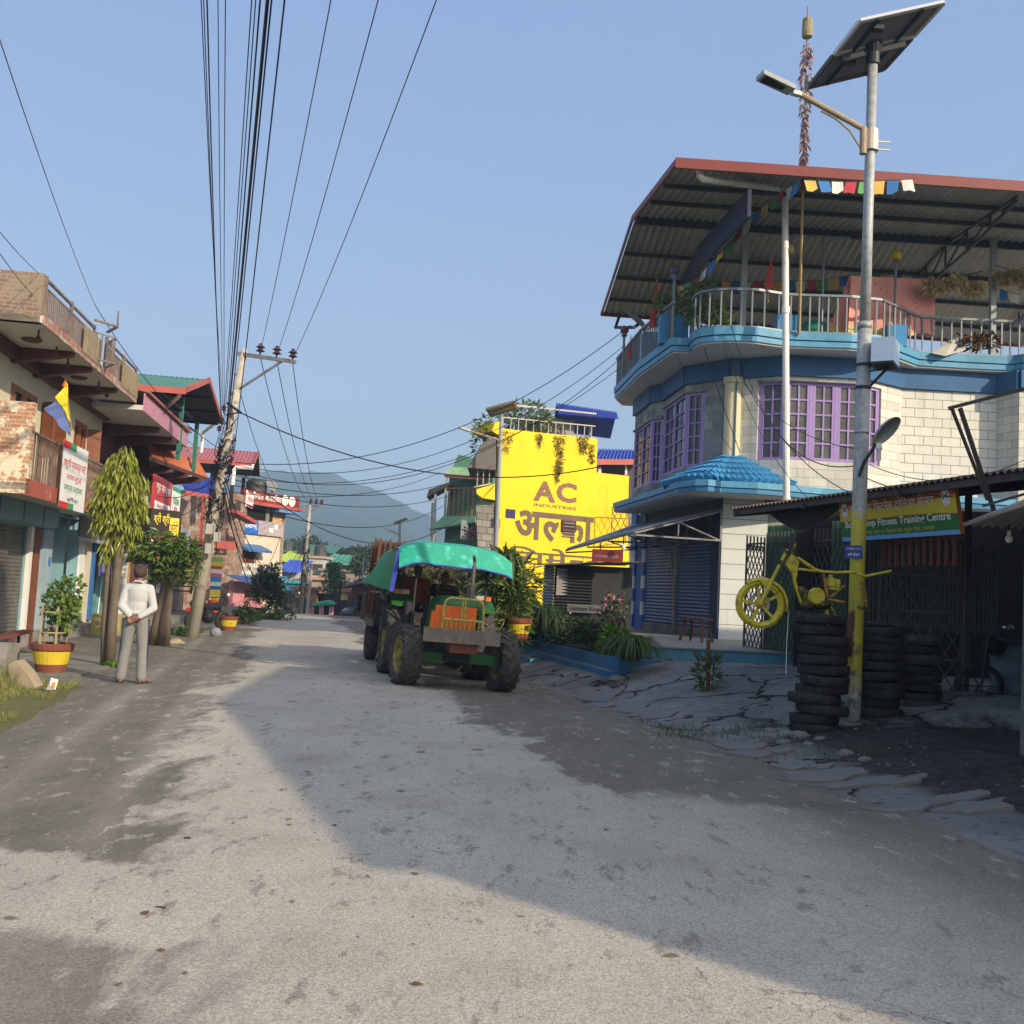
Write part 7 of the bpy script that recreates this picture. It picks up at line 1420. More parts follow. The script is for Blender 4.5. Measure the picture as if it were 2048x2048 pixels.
# ================================================================== UTILITY POLES
conc_p = M('pole_concrete', (.40, .37, .31), .8, .2, 2, dirt=(.25, .20, .15), dirtamt=.3, bmp=.3)
cable = M('cable_black', (.008, .008, .014), .5)
def insulator(m, p, s=1.0):
    m.lathe(p, [(.02 * s, 0), (.02 * s, .08 * s), (.055 * s, .1 * s), (.11 * s, .115 * s), (.055 * s, .16 * s), (.05 * s, .19 * s), (.11 * s, .205 * s), (.05 * s, .26 * s), (.03 * s, .30 * s), (.01 * s, .31 * s)], 14)
insm = M('insulator_brown', (.07, .03, .04), .25)
def upole(name, label, base, top, r0, r1, arm, ins, brace, wrap, mess):
    g = thing(name, label, 'utility pole', base, 'utility poles along the street'); bz = V(base); tp = V(top); m = MB(); m.tube([bz - V((0, 0, .1)), bz.lerp(tp, .5), tp], [r0, (r0 + r1) / 2, r1], 18); m.build('pole', conc_p, g, smooth=True)
    a, b = V(arm[0]), V(arm[1]); m = MB(); m.bar(a, b, .09, .09); m.build('crossarm', MATS['alu_frame'] if False else steelgrey, g); m = MB(); m.bar(V(brace[0]), V(brace[1]), .05); m.lathe(V(brace[0]) - V((0, 0, .05)), [(r1 * 1.3, 0), (r1 * 1.3, .07)], 14, (tp - bz)); m.build('brace', steelgrey, g)
    for p in ins: m = MB(); insulator(m, V(p), 1.1); m.build('insulator', insm, g)
    if wrap:
        rnd = random.Random(3); m = MB(); t0, t1 = wrap
        for i in range(mess):
            t_ = rnd.uniform(t0, t1); c = bz.lerp(tp, t_); rr = (r0 + (r1 - r0) * t_) * rnd.uniform(1.0, 2.1); a0 = rnd.uniform(0, 6.28); sp_ = rnd.uniform(.6, 4.0); dz = rnd.uniform(-.9, .9); n = 9
            m.tube([c + V((rr * math.cos(a0 + sp_ * k / n), rr * math.sin(a0 + sp_ * k / n), dz * k / n + .05 * math.sin(k))) for k in range(n + 1)], rnd.uniform(.006, .014), 4, cap=False)
        for i in range(mess // 6):
            t_ = rnd.uniform(t0, t1); c = bz.lerp(tp, t_); m.ball(c + V((rnd.uniform(-.2, .2), rnd.uniform(-.22, .1), 0)), rnd.uniform(.03, .06), 6, 4)
        m.build('cable_tangle', cable, g)
    return g
b1_, t1_ = W(382, 1276, 26.3), W(489, 698, 26.3)
P1 = upole('utility_pole', 'leaning concrete utility pole wrapped in tangled black cables, three insulators on its crossarm', b1_, t1_, .165, .085, (W(475, 707, 26.3), W(591, 724, 25.9)), [W(520, 712, 26.15), W(553, 717, 26.0), W(585, 723, 25.9)], (W(466, 786, 26.3), W(563, 723, 26.0)), (.36, .70), 120)
mbx = M('meter_box', (.42, .40, .36), .6, .15)
for k, (u, v, w_, h_) in enumerate(((421, 1058, .22, .26), (434, 1074, .15, .24), (419, 1097, .2, .26))):
    p = W(u, v, 25.95); m = MB(); m.box(p, (w_, .12, h_), .1); m.tube([p + V((w_ * .4, -.07, -h_ * .4)), p + V((w_ * .7, -.1, 0)), p + V((w_ * .3, -.05, h_ * .7))], .008, 4); bo = m.build('meter_box', mbx, P1)
m = MB(); 
for k, (u, v) in enumerate(((447, 826), (443, 853), (438, 867), (440, 905))): m = MB(); insulator(m, W(u, v, 26.2), .7); m.build('spool_insulator', insm, P1)
for (va, vb_) in ((700, 716), (860, 863)): pass
m = MB(); m.bar(W(455, 806, 26.2), W(482, 826, 26.0), .06); m.bar(W(452, 830, 26.2), W(481, 824, 26.0), .03); m.build('side_bracket', dsteel, P1)
b2_, t2_ = W(601, 1226, 54), W(620, 1010, 54)
upole('utility_pole', 'distant concrete utility pole with cables and small crossarm standing at the road crest', b2_, t2_, .13, .08, (W(606, 1011, 54), W(645, 1013, 54)), [W(621, 1010, 54), W(632, 1010, 54), W(643, 1011, 54)], (W(608, 1038, 54), W(634, 1012, 54)), (.18, .72), 90)
m = MB(); p = W(613, 1226, 60); q = W(623, 1140, 60); m.tube([V((p.x, p.y, -1)), q], [.12, .08], 8); m.bar(W(616, 1146, 60), W(632, 1142, 60), .06); m.bar(W(618, 1136, 60), W(629, 1148, 60), .05); o = m.build('utility_pole', M('thin_pole_grey', (.35, .33, .32), .7)); tag(o, 'thin grey pole with crossed bars between the shop houses beyond the crest', 'utility pole', 'utility poles along the street')
m = MB(); p = W(676, 1228, 62); q = W(680, 1168, 62); m.tube([V((p.x, p.y, -1)), q], [.12, .09], 8); m.ball(q, .3, 8, 6, (.5, .5, 1)); o = m.build('utility_pole', dsteel); tag(o, 'short dark pole beside the small araucaria tree beyond the crest', 'utility pole', 'utility poles along the street')
# ================================================================== OVERHEAD WIRES
def wobj(pts, r, lab, grp): m = MB(); m.tube(pts, r, 5, cap=False); o = m.build('overhead_wire', cable); tag(o, lab, 'wire', grp)
def over(A_, u, Y, r, k, lab, grp, v=-6, Yend=-14):
    A_ = V(A_); Pp = W(u, v, Y); pts = []
    for i in range(40):
        y = A_.y + (Yend - A_.y) * i / 39; t_ = (A_.y - y) / (A_.y - Pp.y); pts.append(V((A_.x + (Pp.x - A_.x) * t_, y, A_.z + (Pp.z - A_.z) * t_ + k * t_ * (t_ - 1))))
    wobj(pts, r * .55, lab, grp)
for k, (u, a) in enumerate(((663, W(520, 707, 26.15)), (758, W(553, 712, 26.0)), (875, W(585, 718, 25.9)))):
    over(a, u, 11.0, .013, .9, ('left', 'middle', 'right')[k] + ' one of three thin high voltage wires running overhead from the crossarm insulators', 'high voltage wires from the crossarm')
for k, (u, v, a, r) in enumerate(((402, 0, (447, 826), .011), (407, 0, (445, 850), .011), (414, 0, (443, 853), .016), (436, 0, (447, 826), .010), (451, 0, (449, 830), .011))):
    over(W(a[0], a[1], 26.2), u, 10.0, r, .7, ('outermost thin', 'second thin', 'thickest', 'fourth thin', 'rightmost thin')[k] + ' cable of the left overhead bundle', 'left bundle of overhead cables')
for k, (u, r, dx) in enumerate(((504, .012, -6), (512, .012, -4), (521, .018, 0), (536, .036, 2), (544, .018, 6), (570, .018, 16))):
    a = (452 + dx, 860 if k < 5 else 905); over(W(a[0], a[1], 26.1), u, 9.5, r, .8, ('outermost', 'second', 'third', 'very thick', 'fifth', 'rightmost separate')[k] + ' cable of the heavy overhead bundle above the road', 'heavy bundle of overhead cables')
over(W(190, 610, 22), -2, 9.0, .010, .4, 'lone wire sloping down from the top left to the terrace of the cream house', 'wires to the cream house', v=75, Yend=4)
over(W(79, 548, 17.3), -2, 12.0, .010, .1, 'short wire reaching the corner of the roof railing from the upper left', 'wires to the cream house', v=462, Yend=8)
over(W(66, 590, 17.3), -2, 11.0, .010, .1, 'lower wire reaching the brick parapet from the upper left', 'wires to the cream house', v=505, Yend=8)
def w2(p, q, sag, r, lab, grp): wobj(wire_pts(W(*p), W(*q), sag, 22), r, lab, grp)
w2((190, 610, 22), (452, 905, 26.2), .4, .009, 'thin wire from the roof terrace down to the leaning utility pole', 'wires to the cream house')
G2 = 'wires crossing the street to the right'
w2((482, 826, 26.0), (1215, 930, 30), .9, .017, 'thick black wire from the pole bracket swooping across the yellow wall', G2)
names_ = ['highest', 'second highest', 'third', 'fourth', 'fifth', 'sixth', 'seventh', 'eighth', 'lowest']
for k, (p, q, sg, r) in enumerate((((470, 925, 26.3), (1262, 650, 27.5), 1.2, .011), ((470, 930, 26.3), (1250, 690, 28), 1.4, .009), ((468, 940, 26.3), (1243, 715, 28.5), 1.6, .010), ((466, 950, 26.3), (1240, 735, 28.5), 1.3, .009), ((470, 960, 26.3), (1000, 925, 41), .8, .012), ((468, 970, 26.3), (1000, 950, 41), .9, .011), ((466, 985, 26.3), (880, 945, 48), .5, .012), ((470, 1000, 26.3), (890, 1010, 50), .9, .014), ((472, 935, 26.3), (990, 970, 42), 2.2, .013))):
    w2(p, q, sg, r, names_[k] + ' of the thin wires fanning out from the tangled pole across the street', G2)
G3 = 'wires between the two utility poles'
for k, (p, q, sg) in enumerate((((520, 712, 26.15), (621, 1008, 54), .7), ((553, 717, 26.0), (632, 1008, 54), .7), ((585, 723, 25.9), (643, 1008, 54), .8), ((470, 745, 26.2), (560, 985, 49), .5))):
    w2(p, q, sg, .011, ('left', 'middle', 'right', 'separate low')[k] + ' wire running from the near utility pole towards the distant one', G3)
G4 = 'slack service cables under the pole'
for k, (p, q, sg) in enumerate((((450, 955, 26.2), (607, 1075, 54), 2.2), ((448, 965, 26.2), (606, 1085, 54), 2.8), ((446, 975, 26.2), (604, 1100, 54), 3.2), ((445, 985, 26.2), (560, 1075, 49), 1.9), ((450, 935, 26.3), (300, 985, 27), .4), ((450, 945, 26.3), (330, 930, 33), .6), ((446, 955, 26.3), (300, 1010, 27), .6), ((614, 1065, 54), (770, 1105, 75), 1.2))):
    w2(p, q, sg, .014 if k < 4 else .010, ('first', 'second', 'third', 'fourth', 'fifth', 'sixth', 'seventh', 'last')[k] + ' slack service cable hanging from the leaning utility pole' if k < 7 else 'slack service cable running on from the distant pole over the roofs', G4)
G5 = 'service wires around the corner building'
for k, (p, q, sg, r) in enumerate((((1440, 655, 23), (1770, 1010, 14.5), .8, .008), ((1446, 700, 23.2), (1730, 900, 13), .5, .006), ((1380, 600, 23.5), (1480, 905, 23.0), .1, .010), ((1440, 660, 23), (1620, 1000, 17), .5, .006), ((1720, 920, SY), (2048, 920, 12), .25, .005), ((1720, 950, SY), (2048, 965, 11), .2, .006), ((1345, 690, 24.2), (1463, 900, 23.8), .15, .008), ((1460, 640, 23), (1720, 930, SY + .1), 1.0, .008))):
    w2(p, q, sg, r, ('dark', 'thin', 'pale', 'faint', 'upper', 'lower', 'short', 'long')[k] + ' service wire strung in front of the tiled corner building', G5)
# ================================================================== YELLOW BUILDING
Hh = thing('yellow_building', 'tall bright yellow gable wall painted with cement advertising, plants hanging from its roof', 'building', W(1130, 1210, 43))
ha, hb = xy(W(992, 1000, 42)), xy(W(1262, 1000, 45.6)); hd = (hb - ha).normalized(); HL = (hb - ha).length; hbk = V((-hd.y, hd.x, 0)); hn = -hbk
yw, t, b = newmat('yellow_wall'); P = N(t, 'NewGeometry').outputs['Position']; c = mixc(t, ramp(t, noise(t, P, .8, 5), .35, .65), (.74, .525, .0), (.82, .59, .0)); c = mixc(t, math_(t, 'MULTIPLY', ramp(t, noise(t, P, 5, 6, .7), .66, .7), .35), c, (.5, .36, .05)); mps = N(t, 'Mapping'); mps.inputs['Scale'].default_value = (1, 1, .12); t.links.new(P, mps.inputs[0]); c = mixc(t, math_(t, 'MULTIPLY', ramp(t, noise(t, mps.outputs[0], 2.2, 7, .7), .54, .72), .5), c, (.50, .34, .02)); t.links.new(c, b.inputs['Base Color']); b.inputs['Roughness'].default_value = .75; bump(t, b, noise(t, P, 5, 5), .35, .03)
def HP(u, v, o=.0): p = hit(u, v, ha, hb); return p + hn * o
p5 = [HP(u, v) for u, v in ((988, 1225), (992, 1095), (1000, 865), (1005, 857), (1195, 878), (1193, 945), (1258, 952), (1255, 1060), (1262, 1225))]
m = MB(); m.extr(p5, hbk * .3); m.build('gable_wall', yw, Hh)
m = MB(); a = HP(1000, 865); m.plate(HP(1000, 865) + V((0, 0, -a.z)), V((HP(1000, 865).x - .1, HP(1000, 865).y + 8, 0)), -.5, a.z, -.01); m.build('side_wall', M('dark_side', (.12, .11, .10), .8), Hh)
adm = M('advert_brown', (.15, .10, .07), .7, .15); hR = (HP(1260, 1000) - HP(1000, 1000)).normalized(); hR = V((hd.x, hd.y, 0))
def HT(s_, u0, v0, u1, v1, mt, dv=True, bold=.02, nm='lettering'):
    p = HP(u0, v1); q = HP(u1, v1 + (u1 - u0) * .10); r_ = HP(u0, v0); lettering(s_, p, hR, UP, (q - p).xy.length, r_.z - p.z, mt, Hh, nm, bold=bold, dev=dv, out=.02)
HT('अल~फा', 1028, 1018, 1185, 1078, adm, bold=.028); HT('िसमेन~ट', 1014, 1090, 1205, 1126, adm, bold=.015); HT('नेपालको', 1042, 1148, 1160, 1166, adm, bold=.01); HT('नं. १ रोजाइ', 1048, 1176, 1150, 1192, adm, bold=.01)
brk = MBrick('advert_brick', (.20, .06, .05), (.27, .09, .07), (.42, .32, .22), .16, .07, .010)
for ch, u0, u1, v0, v1 in (('A', 1066, 1110, 960, 1001), ('C', 1112, 1152, 963, 1003)): HT(ch, u0, v0, u1, v1, brk, False, .035)
HT('INDUSTRIES', 1068, 1006, 1152, 1012, adm, False, .0)
m = MB(); a, b = HP(1125, 1042, .06), HP(1149, 1042, .06); 
for i in range(5): z = a.z - .08 - i * .14; m.bar(V((a.x, a.y, z)), V((b.x, b.y, z)), .05, .03)
m.build('vent', M('vent_slat', (.35, .3, .25), .7), Hh); m = MB(); bz = HP(1125, 1060, .03).z
for p, q in (((a.x, a.y, a.z), (b.x, b.y, a.z)), ((a.x, a.y, bz), (b.x, b.y, bz)), ((a.x, a.y, a.z + .04), (a.x, a.y, bz - .04)), ((b.x, b.y, a.z + .04), (b.x, b.y, bz - .04))): m.bar(p, q, .09)
m.build('vent_frame', brown, Hh); m = MB(); m.plate(V((a.x, a.y, 0)), V((b.x, b.y, 0)), bz, a.z, .02); m.build('vent_dark', black, Hh)
# roof terrace of H: slab, railing, hut, bush
m = MB(); railing(m, [HP(1000, 862, -.1), HP(1192, 879, -.1)], 1.15, r=.04, gap=.35, bal=.02, mid=.6); zt = HP(1192, 879).z; m.build('roof_railing', M('pale_rail', (.45, .42, .36), .6), Hh)
m = MB(); p = HP(1003, 860); m.extr([HP(984, 862), HP(1001, 872), HP(999, 842), HP(990, 846)], hbk * 1.5); m.build('parapet_corner', yw, Hh)
m = MB(); m.hexa([HP(1110, 862) + hbk * 1.2, HP(1228, 872) + hbk * 1.2, HP(1228, 872) + hbk * 4, HP(1110, 862) + hbk * 4], [HP(1110, 860) + hbk * 1.2, HP(1228, 870) + hbk * 1.2, HP(1228, 870) + hbk * 4, HP(1110, 860) + hbk * 4])
rt = M('royal_blue_tin', (.04, .08, .42), .45, .15); m = MB(); A_, B_, C_, D_ = W(1118, 828, 44.5), W(1237, 838, 45.5), W(1233, 824, 48), W(1112, 806, 47)
m.sheet(A_, B_, C_, D_, 24, .04); m.quad(D_ - V((0, 0, .1)), C_ - V((0, 0, .1)), C_ + V((0, 2.5, -.9)), D_ + V((0, 2.5, -.9))); m.build('hut_roof', rt, Hh); m = MB(); [m.bar(HP(u, v0) + hbk * 1.5, HP(u, v1) + hbk * 1.5, .12) for u, v0, v1 in ((1115, 835, 880), (1165, 840, 885), (1220, 845, 890))]; m.build('hut_post', steelgrey, Hh)
m = MB(); p = HP(1150, 880) + hbk * 2.5; m.box((p.x, p.y, p.z + .5), (2.2, 1.6, 1.3), .5); m.build('hut_wall', M('hut_grey', (.3, .28, .25), .8), Hh)
vine = MLeaf('wall_vine', (.10, .13, .03), (.34, .26, .08), .7)
for k, (u, v0, v1, w_, n) in enumerate(((1118, 872, 945, 9, 190), (1078, 868, 892, 6, 50), (1165, 872, 905, 12, 120), (1182, 890, 925, 5, 60), (1010, 862, 905, 14, 70), (1112, 930, 962, 5, 50))):
    rnd = random.Random(40 + k); m = MB()
    for i in range(n): q = rnd.random() ** 1.2; leaves(m, HP(u + rnd.uniform(-w_, w_) * (1 - .6 * q), v0 + (v1 - v0) * q, .06), (.05, .04, .06), 2, .13, .8, rnd, .4)
    m.build('hanging_vine', vine, Hh)
for k, (u, v, r, n, lab) in enumerate(((1072, 835, (1.1, .8, .85), 700, 'tall loose bush on the roof of the yellow building'), (1115, 845, (.8, .5, .3), 200, 'low shrub beside the blue roof hut on the yellow building'), (988, 870, (.5, .4, .9), 260, 'climbing plant at the left corner of the yellow roof'))):
    g = thing('roof_plant', lab, 'plant', HP(u, v + 20) + hbk * .8, 'plants growing on the yellow building roof'); m = MB(); leaves(m, HP(u, v) + hbk * .8, r, n, .26, .2, random.Random(k + 60), .4); m.build('foliage', MLeaf('roof_leaf', (.06, .10, .03), (.20, .26, .10)), g); m = MB(); q = HP(u, v) + hbk * .8; m.tube([q - V((0, 0, r[2] + .3)), q], .05, 6); m.lathe(q - V((0, 0, r[2] + .5)), [(.2, 0), (.28, .4)], 12); m.build('trunk_and_tub', MATS['clay_pot'], g)
# side balcony of H, left
m = MB(); a, b = HP(953, 975) , HP(990, 975); 
m.extr([HP(953, 978), HP(990, 968), HP(990, 1000), HP(965, 996), HP(953, 987)], V((0, 1.5, 0))); m.build('side_balcony', yw, Hh)
m = MB(); railing(m, [HP(955, 976, -.3), HP(991, 969, -.3)], 1.3, r=.035, gap=.25, bal=.02); m.build('side_balcony_railing', M('pale_rail', (.45, .42, .36), .6), Hh)
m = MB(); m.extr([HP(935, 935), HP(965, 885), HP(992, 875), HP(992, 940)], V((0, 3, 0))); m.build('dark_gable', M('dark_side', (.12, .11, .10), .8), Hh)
stn = MBrick('dark_stone', (.20, .19, .17), (.32, .30, .27), (.12, .11, .10), .5, .28, .02); m = MB(); m.extr([HP(952, 1010), HP(988, 1010), HP(986, 1160), HP(958, 1160)], V((0, 3, 0))); m.build('stone_wall', stn, Hh)
sg = simple_sign('blank_sign', 'small dark blue sign board sticking out from the lamp pole by the yellow wall', HP(992, 1040, .8), HP(1010, 1040, .8), HP(1000, 1038, .8).z, HP(1000, 1020, .8).z, M('ink_sign', (.02, .02, .12), .5), [])
# annexes right of H
An = thing('annex_building', 'low yellow and white annex with blue tin roof between yellow wall and corner building', 'building', W(1240, 1100, 47)); a, b = W(1195, 945, 46), W(1290, 958, 48)
m = MB(); m.sheet(W(1185, 921, 45.5), W(1300, 921, 46.5), W(1300, 900, 49), W(1198, 898, 49), 16, .05); m.build('roof', rt, An); m = MB(); m.bar(W(1185, 924, 45.45), W(1300, 924, 46.45), .08, .25); m.build('red_trim', redtrim, An)
m = MB(); m.plate(W(1198, 950, 47), W(1300, 950, 48.5), W(1240, 1010, 48).z, W(1240, 925, 48).z, .2); m.build('shaded_wall', M('dark_mesh', (.08, .07, .06), .9), An); m = MB(); m.bar(W(1199, 948, 46), W(1199, 922, 46), .15); m.bar(W(1252, 950, 46.5), W(1252, 924, 46.5), .1); m.build('post', white, An)
m = MB(); m.plate(W(1195, 1000, 46.9), W(1300, 1000, 48.4), -.5, W(1240, 1010, 47.5).z, .2); m.build('lower_wall', stn, An); mesh_gate('wire_screen', 'rusty diamond wire screen behind the awning', W(1222, 1075, 44), W(1280, 1068, 45), W(1250, 1018, 44.5).z, .35, M('rust_wire', (.25, .14, .08), .7), r=.012, flat=.6)
# solar lamp 2 (in front of yellow wall) and lamp 3 (far), copies built from one small builder
def small_lamp(lab, base, top, panel, arm_, sc):
    g = thing('solar_street_lamp', lab, 'street lamp', base, 'distant solar street lamps'); m = MB(); m.tube([V(base), V(top)], [.09 * sc, .06 * sc], 10); m.build('pole', pm2, g)
    a, b, c, d = [V(p) for p in panel]; m = MB(); nn3 = (b - a).cross(d - a).normalized(); m.extr([a, b, c, d], nn3 * .06); q = m.build('solar_panel', back_, g); m = MB(); [m.bar(p_, q_, .07) for p_, q_ in ((a, b), (b, c), (c, d), (d, a))]; m.bar((a + d) / 2, (b + c) / 2, .07); m.build('frame', MATS['exhaust_metal'], q)
    m = MB(); m.tube([V(p) for p in arm_[:-1]], .04 * sc, 6); m.build('lamp_arm', am_, g); m = MB(); m.bar(V(arm_[-2]), V(arm_[-1]), .2 * sc, .08 * sc); m.build('led_head', MATS['led_grey'], g)
pm2 = M('distant_pole', (.28, .30, .32), .5, .2)
small_lamp('solar street lamp standing in front of the yellow wall', W(986, 1225, 40.5), W(1003, 830, 40.5), (W(973, 818, 40.1), W(1028, 803, 40.1), W(1034, 817, 40.9), W(984, 833, 40.9)), (W(995, 893, 40.4), W(997, 880, 40.4), W(940, 862, 40.3), W(918, 854, 40.2)), 1.15)
small_lamp('small distant solar street lamp beyond the tractor canopy', W(797, 1140, 60), W(800, 1046, 60), (W(788, 1046, 59.8), W(812, 1037, 59.8), W(815, 1038, 60.3), W(792, 1047, 60.3)), (W(797, 1072, 60), W(796, 1068, 60), W(778, 1061, 60), W(768, 1057, 60)), 1.1)
small_lamp('far thin solar street lamp among the town roofs', W(721, 1228, 62), W(728, 1110, 62), (W(721, 1112, 61.8), W(734, 1106, 61.8), W(735, 1107, 62.2), W(722, 1113, 62.2)), (W(727, 1130, 62), W(727, 1128, 62), W(718, 1124, 62), W(712, 1121, 62)), .8)
# ================================================================== GREEN BUILDING
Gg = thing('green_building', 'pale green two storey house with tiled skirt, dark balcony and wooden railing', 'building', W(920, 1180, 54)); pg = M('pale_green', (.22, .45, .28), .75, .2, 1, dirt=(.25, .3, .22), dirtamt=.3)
ga, gb_ = xy(W(880, 1060, 55)), xy(W(985, 1060, 53)); 
def GP(u, v, o=0.): return hit(u, v, ga, gb_) + V((0, -1, 0)) * o
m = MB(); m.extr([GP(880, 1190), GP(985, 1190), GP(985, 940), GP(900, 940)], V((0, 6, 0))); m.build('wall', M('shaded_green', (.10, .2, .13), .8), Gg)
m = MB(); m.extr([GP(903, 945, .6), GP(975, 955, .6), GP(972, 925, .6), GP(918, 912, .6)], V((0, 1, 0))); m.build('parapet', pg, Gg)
tl3 = M('green_tile', (.26, .42, .25), .7, .3, 5); m = MB(); m.sheet(GP(893, 955, 1.4), GP(970, 962, 1.4), GP(970, 938, .5), GP(905, 935, .5), 16, .05, sub=3); m.build('tiled_skirt', tl3, Gg); m = MB(); m.bar(GP(893, 957, 1.4), GP(970, 964, 1.4), .08, .18); m.build('skirt_trim', M('brick_trim', (.35, .12, .07), .7), Gg)
m = MB(); m.extr([GP(862, 1062, 1.5), GP(952, 1048, 1.5), GP(952, 1036, 1.5), GP(890, 1036, 1.5)], V((0, 1.5, 0))); m.build('balcony', pg, Gg); m = MB(); [m.bar(GP(u, v0, 1.4), GP(u + 3, v1, 1.4), .12) for u, v0, v1 in ((872, 1090, 985), (893, 1040, 960), (866, 1100, 1010))]; m.bar(GP(930, 1082, 1.4), GP(932, 1045, 1.4), .35); m.build('pillar', M('slim_pillar', (.3, .34, .3), .7), Gg)
m = MB(); railing(m, [GP(895, 1038, 1.4), GP(950, 1038, 1.4)], 1.5, r=.04, gap=.3, bal=.03); m.build('balcony_railing', M('wood_rail', (.25, .13, .08), .7), Gg); m = MB(); m.extr([GP(858, 1000, 1.6), GP(905, 975, 1.6), GP(905, 970, 1.6), GP(862, 985, 1.6)], V((0, 2, 0))); m.build('canopy_roof', M('dark_roof', (.12, .10, .10), .7), Gg)
for k, (u, v, lab) in enumerate(((948, 1070, 'pink flowering bush on the balcony below the stone wall'), (970, 1066, 'second pink flowering bush next to the white balcony rail'))):
    g = thing('flower_bush', lab, 'plant', W(u, v + 6, 44), 'pink flowering balcony bushes'); m = MB(); leaves(m, W(u, v, 44), (.5, .3, .35), 90, .18, .1, random.Random(k), .6); m.build('foliage', MATS['pot_leaf'], g); m = MB(); leaves(m, W(u, v - 4, 43.9), (.5, .3, .3), 50, .13, 0, random.Random(k + 5), .9); m.build('flowers', MLeaf('pink_petal', (.55, .10, .22), (.75, .25, .40)), g)
m = MB(); railing(m, [W(957, 1090, 42.5), W(986, 1093, 42.3)], .55, r=.04, gap=.2, bal=.02); o = m.build('balcony_rail', white); tag(o, 'small white balcony rail left of the lamp pole by the yellow wall', 'railing')
# ================================================================== TOWN BELOW THE CREST
rnd = random.Random(77)
def bgh(name, lab, u0, u1, v0, v1, Y, col, roof='flat', rc=(.3, .3, .3), dep=5, win=0, skew=0., base=-7.0):
    a, b = W(u0, (v0 + v1) / 2, Y), W(u1, (v0 + v1) / 2, Y + skew); zt_ = W((u0 + u1) / 2, v0, Y).z; zb_ = base; g = thing(name, lab, 'house', (a.x, a.y, zb_)); d = (xy(b) - xy(a)).normalized(); n = V((-d.y, d.x, 0)); mt = M(name + '_%d_%d' % (u0, v0), col, .8, .22, .8, dirt=tuple(x * .55 for x in col), dirtamt=.3, streak=True)
    pl = [xy(a), xy(b), xy(b) + n * dep, xy(a) + n * dep]; m = MB(); ln_ = (xy(b) - xy(a)).length
    m.prism([p.to_2d() for p in pl], zb_, zt_); m.build('wall', mt, g); rm = M('bgroof_%d_%d' % (u0, v0), rc, .6, .2, .6)
    if roof == 'flat': m = MB(); m.prism([(p + (q)).to_2d() for p, q in zip(pl, (-d * .2 - n * .2, d * .2 - n * .2, d * .2 + n * .2, -d * .2 + n * .2))], zt_, zt_ + .2); m.build('roof_slab', rm, g)
    elif roof == 'shed': m = MB(); m.sheet(pl[0] - d * .4 - n * .8 + V((0, 0, zt_ - .1)), pl[1] + d * .4 - n * .8 + V((0, 0, zt_ - .1)), pl[2] + d * .4 + V((0, 0, zt_ + 1.0)), pl[3] - d * .4 + V((0, 0, zt_ + 1.0)), max(6, int(ln_ * 3)), .03); m.build('tin_roof', rm, g)
    elif roof == 'gable':
        m = MB(); mid0, mid1 = (pl[0] + pl[1]) / 2, (pl[2] + pl[3]) / 2; hgt = ln_ * .28; A0, B0, C0 = pl[0] - d * .4 - n * .4 + V((0, 0, zt_)), mid0 - n * .4 + V((0, 0, zt_ + hgt)), pl[1] + d * .4 - n * .4 + V((0, 0, zt_)); k = n * (dep + .8); m.extr([A0, B0, B0 + V((0, 0, -.15)), A0 + V((0, 0, -.15))], k); m.extr([B0, C0, C0 + V((0, 0, -.15)), B0 + V((0, 0, -.15))], k); m.build('gable_roof', rm, g); m = MB(); m.extr([pl[0] + V((0, 0, zt_)), pl[1] + V((0, 0, zt_)), mid0 + V((0, 0, zt_ + hgt - .1))], n * .1); m.build('gable', mt, g)
    for i in range(win):
        t_ = (i + .5) / win; c = xy(a) + d * ln_ * t_; z = zt_ - 1.5; m = MB(); m.plate(c - d * .45 - n * .02, c + d * .45 - n * .02, z, z + 1.0, .01); w_ = m.build('window', brown, g); m = MB(); m.plate(c - d * .36 - n * .03, c + d * .36 - n * .03, z + .08, z + .92, .005); m.build('pane', glass, w_)
    return g
bgh('town_house', 'far dark green roofed hall at the foot of the hill', 608, 664, 1104, 1120, 118, (.30, .30, .28), 'shed', (.06, .16, .11), win=4)
bgh('town_house', 'long grey flat roofed house left of the distant pole', 560, 604, 1105, 1130, 100, (.28, .28, .26), 'flat', (.15, .15, .15), win=3)
bgh('town_house', 'house with lime green tin roof left of the distant pole', 560, 594, 1122, 1150, 88, (.3, .35, .2), 'shed', (.42, .55, .05))
bgh('town_house', 'house under blue sheets just right of the peach building', 560, 592, 1142, 1170, 80, (.45, .46, .44), 'shed', (.05, .10, .50))
bgh('town_house', 'tall grey white block with parapet and black tanks on its roof', 602, 645, 1116, 1180, 90, (.50, .48, .44), 'flat', (.45, .33, .25), win=2)
bgh('town_house', 'wide house with green metal roof right of the grey block', 652, 708, 1128, 1160, 92, (.12, .10, .09), 'shed', (.07, .26, .17), win=0)
bgh('town_house', 'grey brick terrace house behind the araucaria tree', 640, 712, 1143, 1190, 84, (.30, .26, .22), 'flat', (.25, .22, .2), win=4)
bgh('town_house', 'turquoise painted house behind the parked motorcycle', 556, 586, 1166, 1215, 68, (.05, .42, .45), 'flat', (.04, .35, .38), win=1)
bgh('town_house', 'small house with red gable roof behind the distant pole', 574, 614, 1168, 1190, 74, (.40, .3, .22), 'gable', (.32, .08, .06), win=1)
bgh('town_house', 'house of bare orange brick right of the distant pole', 590, 614, 1180, 1212, 66, (.42, .22, .10), 'flat', (.35, .1, .06), win=1)
bgh('town_house', 'stone house with cream framed front right of the thin pole', 618, 648, 1160, 1212, 72, (.40, .33, .26), 'flat', (.5, .25, .16), win=2)
bgh('town_house', 'low grey stone house below the araucaria tree', 648, 684, 1184, 1215, 70, (.26, .24, .2), 'shed', (.25, .17, .13), win=2)
